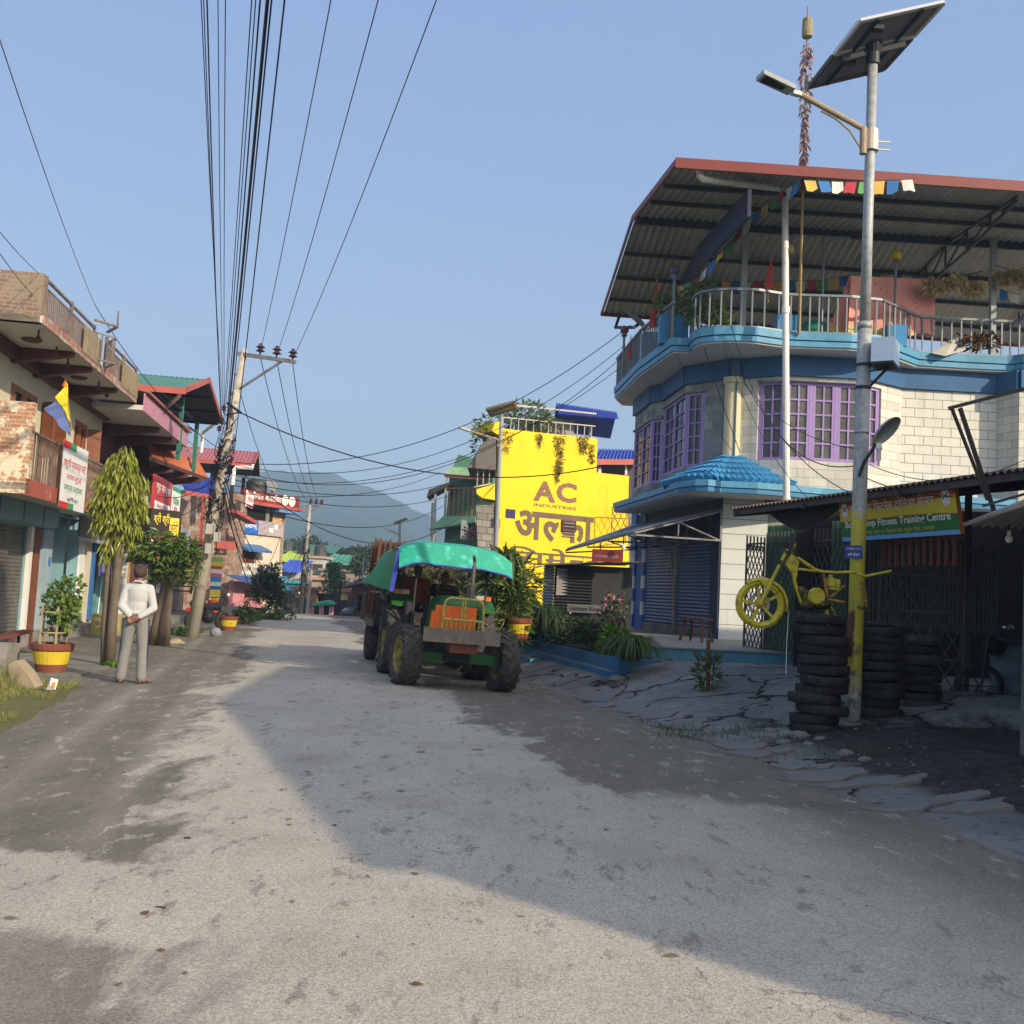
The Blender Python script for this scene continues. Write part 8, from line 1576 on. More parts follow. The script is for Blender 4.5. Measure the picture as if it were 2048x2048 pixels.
bgh('town_house', 'cream yellow house with dark brown door near the crest', 680, 708, 1184, 1226, 64, (.62, .50, .20), 'flat', (.4, .16, .1), win=1)
bgh('town_house', 'dark brown timber house at the right end of the town view', 702, 738, 1172, 1230, 60, (.12, .07, .06), 'gable', (.16, .10, .10), win=2)
bgh('town_house', 'peach brick building rising behind the trailer load', 752, 812, 1100, 1230, 58, (.62, .28, .18), 'flat', (.6, .26, .15), win=2)
bgh('town_house', 'dim house between trailer and tractor canopy', 812, 885, 1090, 1230, 66, (.10, .12, .10), 'flat', (.2, .2, .2), win=2)
st_ = thing('market_stall', 'row of shaded stalls with green awning and pink posts just beyond the crest', 'stall', W(630, 1230, 60)); m = MB(); m.extr([W(622, 1208, 60), W(652, 1203, 60), W(666, 1210, 60), W(624, 1212, 60)], V((0, 1.5, .1))); m.build('awning', M('stall_green', (.03, .30, .14), .5), st_); m = MB(); m.plate(W(598, 1200, 61.5), W(672, 1200, 61.5), -2, W(640, 1210, 61).z, .2); m.build('back_wall', M('stall_dark', (.06, .05, .06), .9), st_)
for u in (622, 627, 641, 646, 661, 666): m = MB(); p = W(u, 1212, 60.2); m.bar((p.x, p.y, -2), (p.x, p.y, p.z), .12); m.build('post', M('stall_pink', (.5, .25, .3), .6), st_)
bt_ = thing('tin_stall', 'low blue grey tin sheet stall at the crest of the road', 'stall', W(695, 1230, 57)); m = MB(); m.sheet(W(676, 1228, 56.5), W(704, 1226, 56.5), W(712, 1213, 58.5), W(692, 1215, 58.5), 14, .03); m.build('tin_roof', M('bluegrey_tin', (.12, .15, .22), .5), bt_); m = MB(); [m.bar(W(u, v, Y_), V((W(u, v, Y_).x, Y_, -1)), .06) for u, v, Y_ in ((680, 1227, 56.6), (702, 1225, 56.6), (711, 1214, 58.4), (694, 1216, 58.4))]; m.build('leg', dsteel, bt_)
# tanks on town roofs
for k, (u, v, Y) in enumerate(((607, 1114, 92), (640, 1114, 92), (574, 1103, 101))):
    p = W(u, v, Y); m = MB(); m.lathe(p, [(.5, 0), (.55, .1), (.55, .9), (.3, 1.1), (.1, 1.15)], 14); o = m.build('water_tank', MATS['tank_black']); tag(o, ('left black tank on the grey white block', 'right black tank on the grey white block', 'black tank on the long grey flat roof')[k], 'water tank', 'black tanks on the town roofs')
# trees in the valley and araucaria
tleaf = MLeaf('valley_leaf', (.02, .05, .015), (.07, .11, .035), .8); bark = M('bark', (.14, .11, .08), .9, .3, 8, bmp=.6)
for k, (u, v0, v1, Y, w_) in enumerate(((615, 1068, 1112, 150, 5.5), (585, 1085, 1115, 140, 6), (630, 1082, 1110, 160, 5), (705, 1092, 1116, 150, 5), (738, 1098, 1120, 140, 6), (670, 1095, 1112, 170, 5), (690, 1100, 1114, 130, 3.5), (720, 1104, 1150, 80, 2.6), (725, 1150, 1180, 66, 1.4), (648, 1100, 1114, 150, 4), (600, 1092, 1110, 170, 5))):
    p0, p1 = W(u, v1, Y), W(u, v0, Y); g = thing('valley_tree', ['tall dark tree sticking up left of the green hall roof', 'broad tree behind the grey flat roof', 'round tree right of the tall dark one', 'tree above the right end of the green roof', 'tree near the far thin street lamp', 'low tree behind the green hall', 'small pale tree among far roofs', 'tree beside the thin street lamp pole', 'bush in front of the brown timber house', 'tree right behind the green hall roof', 'tree far behind the distant pole'][k], 'tree', (p0.x, p0.y, -9), 'trees in the valley town'); h_ = p1.z - p0.z; m = MB(); c = (p0 + p1) / 2; rn = random.Random(k)
    for i in range(7): leaves(m, c + V((rn.uniform(-.5, .5) * w_ * .35, rn.uniform(-.5, .5) * w_ * .35, rn.uniform(-.4, .4) * h_)), (w_ * .22, w_ * .22, h_ * .25), 90, w_ * .11, 0, rn, .6)
    m.build('crown', tleaf, g); m = MB(); m.tube([(p0.x, p0.y, -12), (c.x, c.y, c.z)], [w_ * .05, w_ * .02], 6); m.build('trunk', bark, g)
p0, p1 = W(672, 1196, 66), W(668, 1128, 66); g = thing('araucaria_tree', 'slender tree with tiered horizontal branches among the town houses', 'tree', p0); m = MB(); rn = random.Random(2)
for k in range(9):
    t_ = .15 + .8 * k / 8; c = p0.lerp(p1, t_); R_a = 1.25 * (1 - t_ * .75)
    for j in range(9): q = j * .7 + k * .3; e = c + V((math.cos(q) * R_a, math.sin(q) * R_a, .1)); [leaves(m, c.lerp(e, f), (.1, .1, .06), 7, .26, .1, rn, .35) for f in (.3, .6, .9)]
m.build('crown', MLeaf('araucaria_leaf', (.02, .07, .02), (.12, .20, .06)), g); m = MB(); m.tube([p0 - V((0, 0, 2)), p1], [.09, .03], 7); m.build('trunk', bark, g)
# ================================================================== KIOSK, PLANTERS, POTS, TREES, VERGE
kq = thing('tin_kiosk', 'small dark corrugated tin kiosk standing under the grey awning', 'kiosk', W(1170, 1248, 27)); K0, K1, K2 = xy(W(1086, 1180, 26.5)), xy(W(1108, 1180, 25.0)), xy(W(1264, 1180, 24.8)); kz1 = W(1108, 1128, 25).z
m = MB(); m.sheet(V((K0.x, K0.y, .7)), V((K0.x, K0.y, kz1)), V((K1.x, K1.y, kz1)), V((K1.x, K1.y, .7)), 22, .02); m.build('tin_side', M('kiosk_tin', (.22, .24, .26), .5, .25, metal=.3), kq)
m = MB(); m.sheet(V((K1.x, K1.y, .7)), V((K1.x, K1.y, kz1)), V((K1.x + .9, K2.y, kz1)), V((K1.x + .9, K2.y, .7)), 22, .02); m.plate(V((K1.x + .9, K2.y, 0)), K2, .7, kz1, .04); m.build('front', M('kiosk_dark', (.035, .035, .035), .7), kq)
m = MB(); m.hexa([V((K0.x - .3, K0.y, kz1)), V((K1.x - .35, K1.y - .4, kz1 - .05)), V((K2.x + .1, K2.y - .4, kz1 + .12)), V((K2.x, K2.y + 1.8, kz1 + .1))], [V((K0.x - .3, K0.y, kz1 + .03)), V((K1.x - .35, K1.y - .4, kz1 - .02)), V((K2.x + .1, K2.y - .4, kz1 + .15)), V((K2.x, K2.y + 1.8, kz1 + .13))]); m.build('flat_roof', M('kiosk_roof', (.12, .10, .09), .7), kq)
for du, w_ in ((.05, .38), (.48, .40)):
    m = MB(); a = V((K1.x + du, K1.y - .06, kz1 - .75)); m.extr([a, a + V((w_, 0, 0)), a + V((w_, 0, .65)), a + V((0, 0, .65))], V((0, .01, 0))); nw = m.build('newspaper_sheet', M('newsprint', (.32, .29, .27), .8, .3, 9), kq); lettering('समाचार', a + V((.04, -.003, .5)), (1, 0, 0), UP, w_ - .08, .09, darkl, nw, dev=True)
a = W(1134, 1224, 24.75); m = MB(); m.extr([a, a + V((.92, 0, 0)), a + V((.92, 0, .2)), a + V((0, 0, .2))], V((0, .02, 0))); bd2 = m.build('name_board', M('board_grey', (.12, .12, .12), .6), kq)
lettering('Gauteon Kirana', a + V((.06, -.004, .05)), (1, 0, 0), UP, .8, .11, black, bd2, bold=.01)
simple_sign('shop_board', 'dark red board with faint white lettering hanging under the grey awning', W(1184, 1110, 24.3), W(1246, 1114, 24.2), W(1215, 1124, 24.2).z, W(1215, 1099, 24.2).z, M('board_red', (.22, .03, .03), .5), [('AUTHORISED DEALER', .1, .35, .75, .2, M('dull_white', (.4, .38, .36)), False)])
m = MB(); p = W(1247, 1095, 24.0); m.ball(p, .05, 10, 8, (1, 1, 1.7)); o = m.build('bulb', MATS['bulb_white']); tag(o, 'bare white bulb hanging under the grey awning by the checked pillar', 'bulb')
# blue ledges and planters
pb = M('ledge_paint_blue', (.045, .22, .42), .65, .2, 2, dirt=(.10, .13, .16), dirtamt=.35); top_c = M('ledge_top', (.20, .20, .19), .85, .25, 3); SD = V((-.225, .974, 0)); SN = V((.974, .225, 0))
def ledge(name, lab, corner, along_, width, z0, z1, soil=False):
    c = xy(corner); pl = [c, c + SN * width, c + SN * width + SD * along_, c + SD * along_]; g = thing(name, lab, 'planter' if soil else 'ledge', (c.x, c.y, z0)); m = MB(); m.prism([p.to_2d() for p in pl], z0, z1); m.build('wall', pb, g)
    m = MB(); k = [.03, .97]; q = [c + SN * width * a + SD * along_ * b for a, b in ((.08, .03), (.92, .03), (.92, .97), (.08, .97))]; m.prism([p.to_2d() for p in q], z1 - .02, z1 + (.03 if soil else .004)); m.build('soil' if soil else 'top', M('soil_dark', (.03, .024, .018), .95, .4, 8) if soil else top_c, g); return g
ledge('blue_ledge', 'long low blue painted ledge with grey top right beside the road', G0(1222, 1370, .05), 6.2, .75, -.4, .27)
ledge('blue_step', 'short blue step block at the far end of the long ledge', G0(1091, 1334, .0) - SN * .35, 1.1, .38, -.4, .16)
ledge('blue_planter', 'raised blue planter full of grass tufts and flowers in front of the shutters', G0(1222, 1370, .05) + SN * .2 + SD * .2, 4.6, .75, -.2, .5, True)
ledge('blue_planter', 'further blue planter with dark bushy plants beside the kiosk', G0(1095, 1262, .75), 3.5, 1.0, -.2, .78, True)
ledge('blue_planter', 'square blue base carrying the large flower pot near the tractor', G0(1022, 1322, .0), 1.3, .9, -.4, .42, True)
# plants in planters
dkl = MLeaf('dark_leaf', (.012, .03, .010), (.06, .10, .03), .6); lil = MLeaf('bright_leaf', (.05, .14, .01), (.16, .30, .03), .45); grs = MLeaf('grass_tuft', (.03, .06, .012), (.12, .17, .05), .6)
def tuft(lab, c, r, h, n, mat, seed=0, group='plants in the blue planters', name='grass_tuft', cat='plant', w=.018):
    rn = random.Random(seed); m = MB(); c = V(c)
    for _ in range(n):
        a = rn.uniform(0, 6.283); k = rn.uniform(.15, 1) ; d = V((math.cos(a), math.sin(a), 0)); b = c + d * r * .25 * k; hh = h * rn.uniform(.7, 1.1); p1_ = b + d * r * .45 * k + V((0, 0, hh * .8)); p2_ = b + d * r * .9 * k + V((0, 0, hh * (.95 - .5 * k))); p3_ = b + d * r * 1.15 * k + V((0, 0, hh * (.75 - .9 * k))); s = V((-d.y, d.x, 0)) * w * .5
        m.add([b - s, b + s, p1_ + s, p1_ - s, p2_ + s * .8, p2_ - s * .8, p3_], [(0, 1, 2, 3), (3, 2, 4, 5), (5, 4, 6)])
    o = m.build(name, mat); tag(o, lab, cat, group)
def bush(lab, c, rad, n, size, mat, seed, fl=None, group='plants in the blue planters', name='bush', droop=0., asp=.45, stem=True, clumps=6, cat='plant'):
    g = thing(name, lab, cat, (c[0], c[1], c[2] - rad[2]), group); rn = random.Random(seed); m = MB(); c = V(c)
    for i in range(clumps):
        o = V((rn.uniform(-.6, .6) * rad[0], rn.uniform(-.6, .6) * rad[1], rn.uniform(-.6, .6) * rad[2])); leaves(m, c + o, (rad[0] * .5, rad[1] * .5, rad[2] * .5), n // clumps, size, droop, rn, asp, .3)
    m.build('foliage', mat, g)
    if stem:
        m = MB()
        for i in range(5): m.tube([c + V((rn.uniform(-.1, .1) * rad[0], rn.uniform(-.1, .1), -rad[2] * 1.1)), c + V((rn.uniform(-.5, .5) * rad[0], rn.uniform(-.5, .5) * rad[1], rn.uniform(-.1, .4) * rad[2]))], [.014, .006], 5)
        m.build('stems', bark, g)
    if fl: m = MB(); leaves(m, c + V((0, -.1, rad[2] * .3)), (rad[0] * .8, rad[1] * .8, rad[2] * .7), fl[1], fl[2], 0, rn, .9, .2); m.build('flowers', fl[0], g)
    return g
petal = MLeaf('rose_petal', (.45, .08, .16), (.70, .28, .36)); wpet = MLeaf('white_petal', (.6, .6, .55), (.8, .8, .76)); red_p = MLeaf('red_petal', (.6, .03, .02), (.8, .12, .05))
pq_ = lambda u, v, Y: W(u, v, Y)
tuft('large drooping grass tuft at the near corner of the planter', G0(1262, 1322, .5), .55, .52, 520, grs, 1)
tuft('second shaggy grass tuft spilling over the planter wall', G0(1215, 1303, .5), .45, .45, 380, grs, 2)
tuft('dark round grass tuft beside the kiosk front', G0(1085, 1262, .78), .7, .65, 460, dkl, 3)
bush('bright yellow green leafy plant between the grass tufts', pq_(1232, 1275, 19.5), (.35, .3, .3), 420, .15, lil, 4)
bush('rose bush with two pink blooms standing in front of the kiosk', pq_(1215, 1228, 20), (.35, .3, .45), 300, .10, dkl, 5, (petal, 26, .09), asp=.5)
bush('thin shrub with white buds right of the pink roses', pq_(1238, 1222, 20.3), (.2, .2, .4), 120, .09, dkl, 6, (wpet, 10, .06))
bush('low dark leafy shrub filling the middle of the planter', pq_(1180, 1268, 20.5), (.55, .5, .35), 700, .12, dkl, 7)
bush('dark bushy plants at the far end of the planter', pq_(1140, 1258, 22.5), (.7, .6, .4), 700, .13, dkl, 8, (wpet, 12, .05))
bush('dark leafy plants below the kiosk wall', pq_(1062, 1238, 24), (.7, .6, .45), 700, .14, dkl, 9, (red_p, 24, .07))
# potted corn clump near tractor
potc = M('pot_red_brown', (.20, .055, .03), .7, .2, 4, dirt=(.14, .1, .07), dirtamt=.3); poty = M('pot_yellow', (.62, .47, .03), .6, .12, 3, dirt=(.4, .3, .1), dirtamt=.15)
def pot(name, lab, c, R, h, txt=True, grp='red and yellow flower pots', third=True):
    g = thing(name, lab, 'flower pot', c, grp); c = V(c); m = MB(); m.lathe(c, [(R * .68, 0), (R * .76, h * .34)], 24); m.build('foot', potc, g); m = MB(); m.lathe(c, [(R * .765, h * .335), (R * .93, h * .76)], 24); bd3 = m.build('yellow_band', poty, g)
    m = MB(); m.lathe(c, [(R * .94, h * .755), (R, h * .80), (R * 1.03, h * .98), (R * 1.0, h), (R * .92, h), (R * .9, h * .9), (0, h * .9)], 24); m.build('rim', potc, g)
    if txt: n = (V((0, 0, 0)) - xy(c)).normalized(); r_ = V((-n.y, n.x, 0)); lettering('वडा नं. ७', c + n * R * .9 - r_ * (-.15 * R) + V((0, 0, h * .50)) - r_ * R * 0, r_, UP, R * .45, h * .12, darkl, bd3, dev=True, out=.02)
    return g
pc = W(1036, 1282, 20.3); pot('flower_pot', 'large yellow banded pot holding tall reedy plants between tractor and planter', pc, .26, .45)
bush('very tall reedy plant with long arching leaves behind the tractor', W(1015, 1205, 20.6), (.65, .5, .95), 1500, .34, MLeaf('reed_leaf', (.03, .07, .012), (.18, .24, .05), .5), 10, group='tall plants by the tractor', droop=.35, asp=.16, clumps=9)
tuft('tuft of upright grassy blades rising above the reedy plant', W(1010, 1175, 20.6), .45, .9, 120, grs, 11, 'tall plants by the tractor', w=.035)
bush('small plant with red flowers at the foot of the yellow wall', W(1052, 1225, 23), (.4, .3, .35), 260, .12, dkl, 12, (red_p, 30, .08), group='tall plants by the tractor')
# stool, stake plant
wst = M('stool_wood', (.12, .05, .03), .6, .3, 6)
st2 = thing('wooden_stool', 'small brown wooden stool standing in front of the right blue shutter', 'stool', G0(1390, 1285, .73)); c = G0(1392, 1283, .73); ztop = .73 + .48; m = MB(); m.box((c.x, c.y, ztop), (.62, .34, .045), -.9); m.build('seat', wst, st2); ex2 = V((math.cos(-.9), math.sin(-.9), 0)); ey2 = V((-ex2.y, ex2.x, 0))
for a in (-1, 1):
    for b in (-1, 1): m = MB(); m.bar(c + ex2 * .31 * a + ey2 * .17 * b, V((c.x, c.y, ztop - .02)) + ex2 * .24 * a + ey2 * .11 * b, .05); m.build('leg', wst, st2)
m = MB(); m.bar(c + ex2 * .29 + V((0, 0, .14)), c - ex2 * .29 + V((0, 0, .14)), .03); m.build('stretcher', wst, st2)
c = G0(1416, 1382, .28); gstk = thing('staked_plant', 'wilted plant tied round a short wooden stake in the cracked concrete', 'plant', c); m = MB(); m.bar((c.x, c.y, c.z), (c.x - .02, c.y, c.z + .75), .05); m.build('stake', wst, gstk); m = MB(); leaves(m, (c.x, c.y, c.z + .25), (.16, .12, .28), 130, .16, -.3, random.Random(5), .25); m.build('leaves', grs, gstk)
# ------------------------------------------------------------ left side pots and trees
c = G0(100, 1348, .0); pot('flower_pot', 'large red and yellow pot with a bamboo caged plant beside the drain at the left', c, .30, .46, False)
g = bush('leafy young plant inside a bamboo cage in the large left pot', W(118, 1220, c.y), (.30, .28, .45), 620, .10, MLeaf('young_leaf', (.06, .12, .015), (.24, .34, .07), .5), 21, group='left side plants', asp=.6, clumps=9)
g2 = MB(); leaves(g2, W(142, 1178, c.y), (.16, .14, .22), 160, .10, 0, random.Random(6), .6); g2.build('side_shoot', MATS['young_leaf'], g)
cg = thing('bamboo_cage', 'bamboo stick cage standing round the plant in the left pot', 'cage', (c.x, c.y, .42)); m = MB()
for q in range(5): t_ = q * 1.257 + .3; m.bar((c.x + .20 * math.cos(t_), c.y + .2 * math.sin(t_), .40), (c.x + .2 * math.cos(t_), c.y + .2 * math.sin(t_), 1.02), .035, .02)
for z in (.62, .92): m.tube([(c.x + .2 * math.cos(t_), c.y + .2 * math.sin(t_), z) for t_ in [i * math.pi / 8 for i in range(17)]], .012, 5)
m.build('sticks', M('weathered_bamboo', (.36, .30, .20), .8, .3, 6), cg)
def tree(name, lab, base, trunks, crown, mat, n, size, droop, asp, seed, grp=None, fr=None):
    g = thing(name, lab, 'tree', base, grp); rn = random.Random(seed); m = MB()
    for pts, rs in trunks: m.tube(pts, rs, 10)
    for c_, r_ in crown:
        for i in range(5):
            e = V(c_) + V((rn.uniform(-.7, .7) * r_[0], rn.uniform(-.7, .7) * r_[1], rn.uniform(-.7, .7) * r_[2])); tp = V(trunks[0][0][-1]); m.tube([tp, tp.lerp(e, .5) + V((0, 0, .04)), e], [.025, .014, .006], 5)
    m.build('trunk', bark, g, smooth=True); m = MB(); vol = sum(r[0] * r[2] for _, r in crown)
    for c_, r_ in crown: leaves(m, c_, r_, int(n * r_[0] * r_[2] / vol), size, droop, rn, asp, .1)
    m.build('crown', mat, g)
    if fr: m = MB(); leaves(m, fr[1], fr[2], fr[3], fr[4], 0, rn, .8); m.build('blossom', fr[0], g)
    return g
tb = G0(218, 1334, 0); Yt = tb.y; ash = MLeaf('drooping_leaf', (.09, .15, .015), (.46, .46, .06), .4)
P_ = lambda u, v, dy=0: W(u, v, Yt + dy)
tree('drooping_tree', 'slender tree with twin pale trunks and narrow drooping crown beside the man', tb, [([tb, P_(226, 1230), P_(237, 1110), P_(240, 1060), P_(248, 960)], [.088, .074, .066, .045, .02]), ([P_(208, 1334, .05), P_(209, 1250, .05), P_(217, 1130, .05), P_(228, 1040)], [.06, .055, .05, .03])],
     [(P_(245, 930), (.26, .24, .26)), (P_(238, 965), (.36, .3, .30)), (P_(250, 985), (.38, .3, .32)), (P_(228, 1000), (.36, .3, .30)), (P_(262, 1010), (.26, .24, .25)), (P_(235, 1040), (.28, .26, .25)), (P_(222, 1085), (.14, .14, .2)), (P_(250, 1075), (.12, .12, .15)), (P_(214, 1105), (.08, .1, .12)), (P_(200, 1005), (.16, .2, .2)), (P_(278, 960), (.14, .15, .14)), (P_(286, 1020), (.10, .12, .14)), (P_(204, 960), (.10, .12, .16)), (P_(196, 1050), (.09, .1, .14)), (P_(268, 1055), (.12, .12, .13)), (P_(252, 905), (.13, .13, .14)), (P_(226, 925), (.12, .12, .12))], ash, 2600, .17, 2.2, .22, 31)
tb2 = G0(318, 1292, 0); Y2 = tb2.y; P2_ = lambda u, v, dy=0: W(u, v, Y2 + dy)
tree('stump_tree', 'small tree with thick split stump trunk and dense green crown with red blossoms', tb2, [([P2_(326, 1293), P2_(330, 1240), P2_(338, 1190), P2_(340, 1150)], [.15, .12, .08, .045]), ([P2_(305, 1293), P2_(315, 1240), P2_(328, 1180), P2_(345, 1150)], [.13, .10, .07, .04]), ([P2_(330, 1200), P2_(350, 1165), P2_(372, 1130)], [.06, .04, .02])],
     [(P2_(300, 1098), (.32, .3, .22)), (P2_(330, 1105), (.42, .4, .30)), (P2_(362, 1100), (.36, .35, .28)), (P2_(385, 1108), (.2, .25, .18)), (P2_(345, 1140), (.30, .3, .25)), (P2_(282, 1118), (.18, .2, .14)), (P2_(350, 1078), (.22, .25, .15)), (P2_(270, 1108), (.10, .15, .12)), (P2_(300, 1150), (.16, .2, .12)), (P2_(392, 1135), (.10, .15, .10)), (P2_(318, 1068), (.12, .15, .10)), (P2_(262, 1095), (.08, .1, .08)), (P2_(375, 1158), (.10, .12, .10)), (P2_(295, 1075), (.1, .12, .08))], MLeaf('mango_leaf', (.025, .07, .014), (.17, .26, .05), .4), 1700, .19, .55, .30, 32, None, (red_p, P2_(330, 1112), (.3, .3, .1), 14, .09))
for k, (u, v, Y, R, h, lab) in enumerate(((305, 1232, 25.5, .28, .42, 'red and yellow pot half hidden behind the standing man'), (455, 1262, 31, .30, .44, 'dull yellow brown pot right of the leaning utility pole'), (490, 1248, 35.5, .30, .46, 'bright yellow pot in the middle of the row of three'), (518, 1236, 39, .29, .42, 'furthest small yellow pot with a round shrub'))):
    c = G0(u, v, 0); pot('flower_pot', lab, c, R * (c.y / Y if k else 1), h, k > 0)
    z = c.z + h
    if k == 1: bush('spreading dark plant behind the dull pot', (c.x + .5, c.y + .4, .55), (.5, .4, .35), 500, .14, dkl, 41, group='left side plants')
    if k == 2: bush('spiky thin plant in the middle pot', (c.x, c.y, .75), (.14, .14, .4), 60, .18, dkl, 42, group='left side plants', droop=-.6, asp=.2)
    if k == 3: bush('round clipped light green shrub in the furthest pot', (c.x, c.y, 1.05), (.6, .5, .6), 800, .12, lil, 43, group='left side plants', stem=False)
bush('tall dark leafy shrub beside the pink house', W(536, 1190, 42), (.65, .6, 1.25), 1500, .2, dkl, 44, group='left side plants', clumps=10)
bush('low green weeds at the road edge by the pink house', W(545, 1232, 41), (.9, .6, .3), 500, .16, MATS['bright_leaf'] if False else grs, 45, group='left side plants', stem=False)
bush('small leafy patch at the foot of the grey shutters', W(368, 1262, 27), (.5, .3, .16), 260, .12, lil, 46, group='left side plants', stem=False)
tuft('green weeds growing round the foot of the drooping tree', (tb.x + .12, tb.y - .05, 0), .22, .14, 130, lil, 47, 'left side plants', name='weed_tuft', w=.02)
# parked motorcycles on the left
def scooter(lab, c, f, s=1.0):
    g = thing('parked_motorcycle', lab, 'motorcycle', c, 'motorcycles parked along the left side'); c = V(c); f = V(f).normalized(); r = f.cross(V((0, 0, 1)))
    for k in (-.62, .62): q = c + f * k * s + V((0, 0, .3 * s)); m = MB(); m.lathe(q, [(.2 * s, -.05), (.27 * s, -.06), (.3 * s, 0), (.27 * s, .06), (.2 * s, .05), (.2 * s, -.05)], 22, r); m.f = [x for x in m.f if len(x) == 4]; w_ = m.build('wheel', rub, g, smooth=True); m = MB(); [m.bar(q, q + f * .24 * math.cos(i) + V((0, 0, .24 * math.sin(i))), .014) for i in (0, 1.05, 2.1, 3.14, 4.2, 5.2)]; m.build('spokes', steelgrey, w_)
    blob('body', [(tuple(c + f * .35 + V((0, 0, .72))), tuple(c - f * .1 + V((0, 0, .70))), .13, .11), (tuple(c - f * .05 + V((0, 0, .72))), tuple(c - f * .65 + V((0, 0, .78))), .09, .10), ('e', tuple(c + V((0, 0, .42))), (.2, .2, .2))], black, g, .03, 2)
    m = MB(); m.tube([c + f * .62 + V((0, 0, .3)), c + f * .42 + V((0, 0, .95))], .03, 7); m.tube([c + f * .4 + V((0, 0, .97)) - r * .32, c + f * .43 + V((0, 0, 1.0)), c + f * .4 + V((0, 0, .97)) + r * .32], .018, 6); m.build('fork_and_bars', dsteel, g)
    m = MB(); m.box(c - f * .78 + V((0, 0, .62)), (.18, .1, .1)); m.build('rear_light', redl, g); m = MB(); m.ball(c + f * .42 + V((0, 0, 1.08)) + r * .33, .05, 8, 6); m.build('mirror', white, g)
scooter('dark motorcycle parked by the road near the turquoise house', G0(573, 1232, 0), (.3, 1, 0), 1.1); scooter('dark motorcycle parked behind the leaning utility pole', G0(414, 1262, 0), (.5, 1, 0))
# cloth, stone, bench, drain block, litter
o = blob('rag_heap', [(tuple(G0(340, 1284, .03)), tuple(G0(366, 1286, .03)), .07, .05), ('e', tuple(G0(352, 1284, .06)), (.16, .12, .09)), ('e', tuple(G0(344, 1285, .05)), (.12, .14, .07))], M('sack_cloth', (.35, .29, .19), .9, .3, 8), None, .03, 2, rloc=G0(352, 1284, 0)); o.location = G0(352, 1284, 0); tag(o, 'crumpled brown sacking lying at the foot of the leaning pole', 'sack')
o = blob('litter_bag', [('e', tuple(G0(431, 1265, .12)), (.16, .12, .14)), ('e', tuple(G0(436, 1268, .08)), (.12, .1, .1))], M('plastic_bag', (.22, .24, .28), .4, .3, 9), None, .03, 1, rloc=G0(431, 1265, 0)); o.location = G0(431, 1265, 0); tag(o, 'crumpled grey plastic bag lying between motorcycle and dull pot', 'bag')
bench = thing('red_bench', 'low dark red wooden bench standing before the roller shutter at the left edge', 'bench', L(4.3, FD + .9, 0)); red_w = M('red_bench_wood', (.17, .05, .04), .6, .25, 6)
a, b = W(-20, 1278, 18.2), W(56, 1262, 19.4); m = MB(); m.bar(a, b, .22, .05); m.build('seat', red_w, bench)
for t_ in (.35, .92):
    for k in (-.09, .09): p = a.lerp(b, t_) + V((k, k * .5, 0)); m = MB(); m.bar((p.x, p.y, .05), p, .045); m.build('leg', red_w, bench)
stc = M('sandstone', (.36, .28, .18), .9, .25, 3, bmp=.6)
cst = G0(40, 1378, .02); o_ = MB(); o_.extr([W(16, 1330, cst.y + .1), W(30, 1322, cst.y + .1), W(52, 1345, cst.y), W(70, 1375, cst.y - .1), W(66, 1382, cst.y - .1), W(25, 1380, cst.y)], V((-.05, .35, 0))); o = o_.build('leaning_stone', stc); tag(o, 'large buff stone slab leaning beside the open drain at the left', 'stone')
m = MB(); p = G0(5, 1345, 0); m.box((p.x - .1, p.y, .2), (.45, .5, .45), .1); o = m.build('drain_block', concrete); tag(o, 'weathered concrete block beside the drain at the left edge', 'block')
m = MB(); q0, q1 = G0(95, 1350, -.0), G0(190, 1340, 0); m.prism([(-8.1, 15.0), (-6.2, 15.15), (-6.6, 18.6), (-8.9, 18.6)], -.06, .035); m.build('drain_cover', M('drain_slab', (.20, .19, .16), .9, .3, 2, bmp=.4, dirt=(.10, .10, .06), dirtamt=.4), kind='structure')
lt = thing('litter_packet', 'crumpled white and orange snack packet lying on the grass verge', 'litter', G0(102, 1378, .04)); p = G0(101, 1380, .05); m = MB(); m.add([p + V(k) for k in ((-.06, 0, 0), (.07, -.02, .01), (.08, .02, .13), (-.02, .03, .15), (0, -.03, .07))], [(0, 1, 4), (1, 2, 4), (2, 3, 4), (3, 0, 4)]); m.build('wrapper', M('packet_white', (.7, .66, .6), .4), lt); m = MB(); m.add([p + V(k) + V((0, -.012, 0)) for k in ((.02, -.02, .04), (.06, -.02, .03), (.065, .0, .1), (.02, -.01, .1))], [(0, 1, 2, 3)]); m.build('print', M('packet_orange', (.7, .25, .03), .4), lt)
# grass verge: uncountable -> stuff
def blades(m, x, y, z, h, w, rn, lean=.5):
    a = rn.uniform(0, 6.283); d = V((math.cos(a), math.sin(a), 0)); s = V((-d.y, d.x, 0)) * w; b = V((x, y, z)); t1 = b + d * h * lean * .4 + V((0, 0, h * .6)); t2 = b + d * h * lean + V((0, 0, h * .95)); m.add([b - s, b + s, t1 + s * .7, t1 - s * .7, t2], [(0, 1, 2, 3), (3, 2, 4)])
rn = random.Random(99); m = MB()
for _ in range(26000):
    y = rn.uniform(7.0, 14.4); c_ = -2.55 - abs(rn.gauss(0, 1)) * 1.3; x = (c_ - .22 * y) / .975
    if c_ < -5.5: continue
    dens = mn.noise(V((x * 1.3, y * 1.3, 0))) + (.25 if c_ < -2.9 else -.25)
    if dens < -.05: continue
    far = c_ < -3.1; blades(m, x, y, gz(x, y) - .01, rn.uniform(.03, .08) + (rn.uniform(0, .22) if far and rn.random() < .45 else 0), .0045, rn)
m.build('grass', MLeaf('verge_grass', (.10, .15, .02), (.42, .38, .14), .7), kind='stuff')
rn = random.Random(98); m = MB()
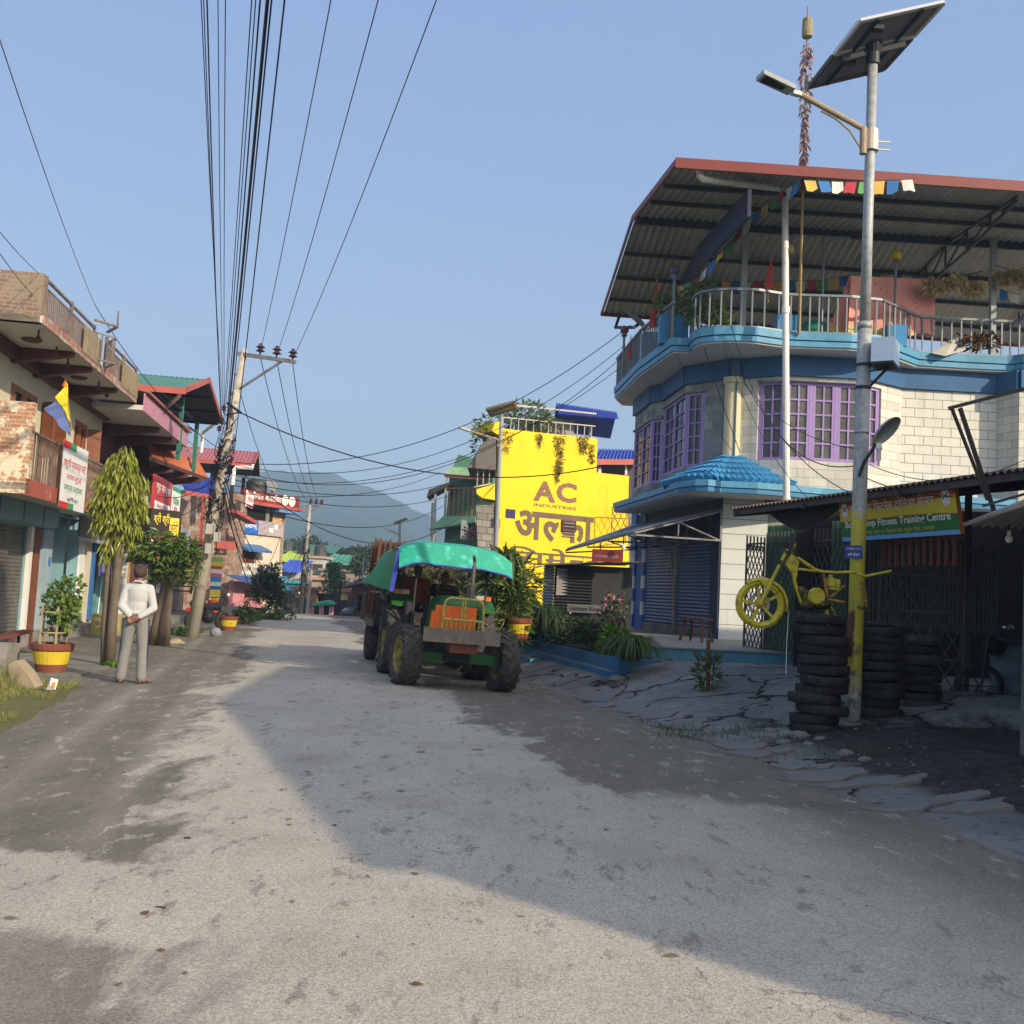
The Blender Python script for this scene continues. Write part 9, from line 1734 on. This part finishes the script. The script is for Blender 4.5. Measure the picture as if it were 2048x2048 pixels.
for (u, v, r, n) in ((1410, 1478, .22, 240), (1345, 1458, .2, 90), (1560, 1500, .25, 60), (1500, 1476, .2, 60), (1240, 1385, .2, 50), (1700, 1535, .3, 50)):
    c = G0(u, v, 0)
    for _ in range(n): x, y = c.x + rn.gauss(0, r), c.y + rn.gauss(0, r * .6); blades(m, x, y, gz(x, y), rn.uniform(.04, .12), .005, rn)
m.build('edge_weeds', grs, kind='stuff')
# gravel and leaf litter on the road surface: uncountable
rn = random.Random(97); m = MB()
for _ in range(1100):
    y = rn.uniform(2.2, 14); c_ = rn.choice((rn.gauss(4.9, .5), rn.uniform(-2.3, 5.0), rn.gauss(5.8, .6))); x = (c_ - .22 * y) / .975; r = rn.uniform(.003, .010) * (1 + (c_ > 4.6) * 1.2); z = gz(x, y) + .016 * (c_ < 4.8)
    k = [V((x + r * math.cos(t_) * rn.uniform(.6, 1.2), y + r * math.sin(t_) * rn.uniform(.6, 1.2), z)) for t_ in (0, 1.3, 2.6, 3.9, 5.2)]; tpz = V((x, y, z + r * .9)); m.add(k + [tpz], [(0, 1, 5), (1, 2, 5), (2, 3, 5), (3, 4, 5), (4, 0, 5)])
m.build('road_gravel', M('gravel_grey', (.16, .15, .14), .9, .4, 20), kind='stuff')
rn = random.Random(96); m = MB()
for _ in range(60):
    y = rn.uniform(2.3, 9); c_ = rn.uniform(-2.2, 4.5) if rn.random() < .5 else rn.gauss(-.1, .7); x = (c_ - .22 * y) / .975; r = rn.uniform(.006, .020) * (1 if y > 4 else .55); a = rn.uniform(0, 3.14); z = gz(x, y) + .02
    k = [V((x + r * math.cos(t_ + a) * rn.uniform(.5, 2.2), y + r * math.sin(t_ + a) * rn.uniform(.5, 1.6), z + rn.uniform(0, .008))) for i, t_ in enumerate((0, 1.05, 2.1, 3.14, 4.2, 5.2))]; m.add(k, [(0, 1, 2, 3, 4, 5)])
m.build('leaf_litter', MLeaf('dry_dung_leaf', (.10, .055, .025), (.24, .15, .07), .9), kind='stuff')
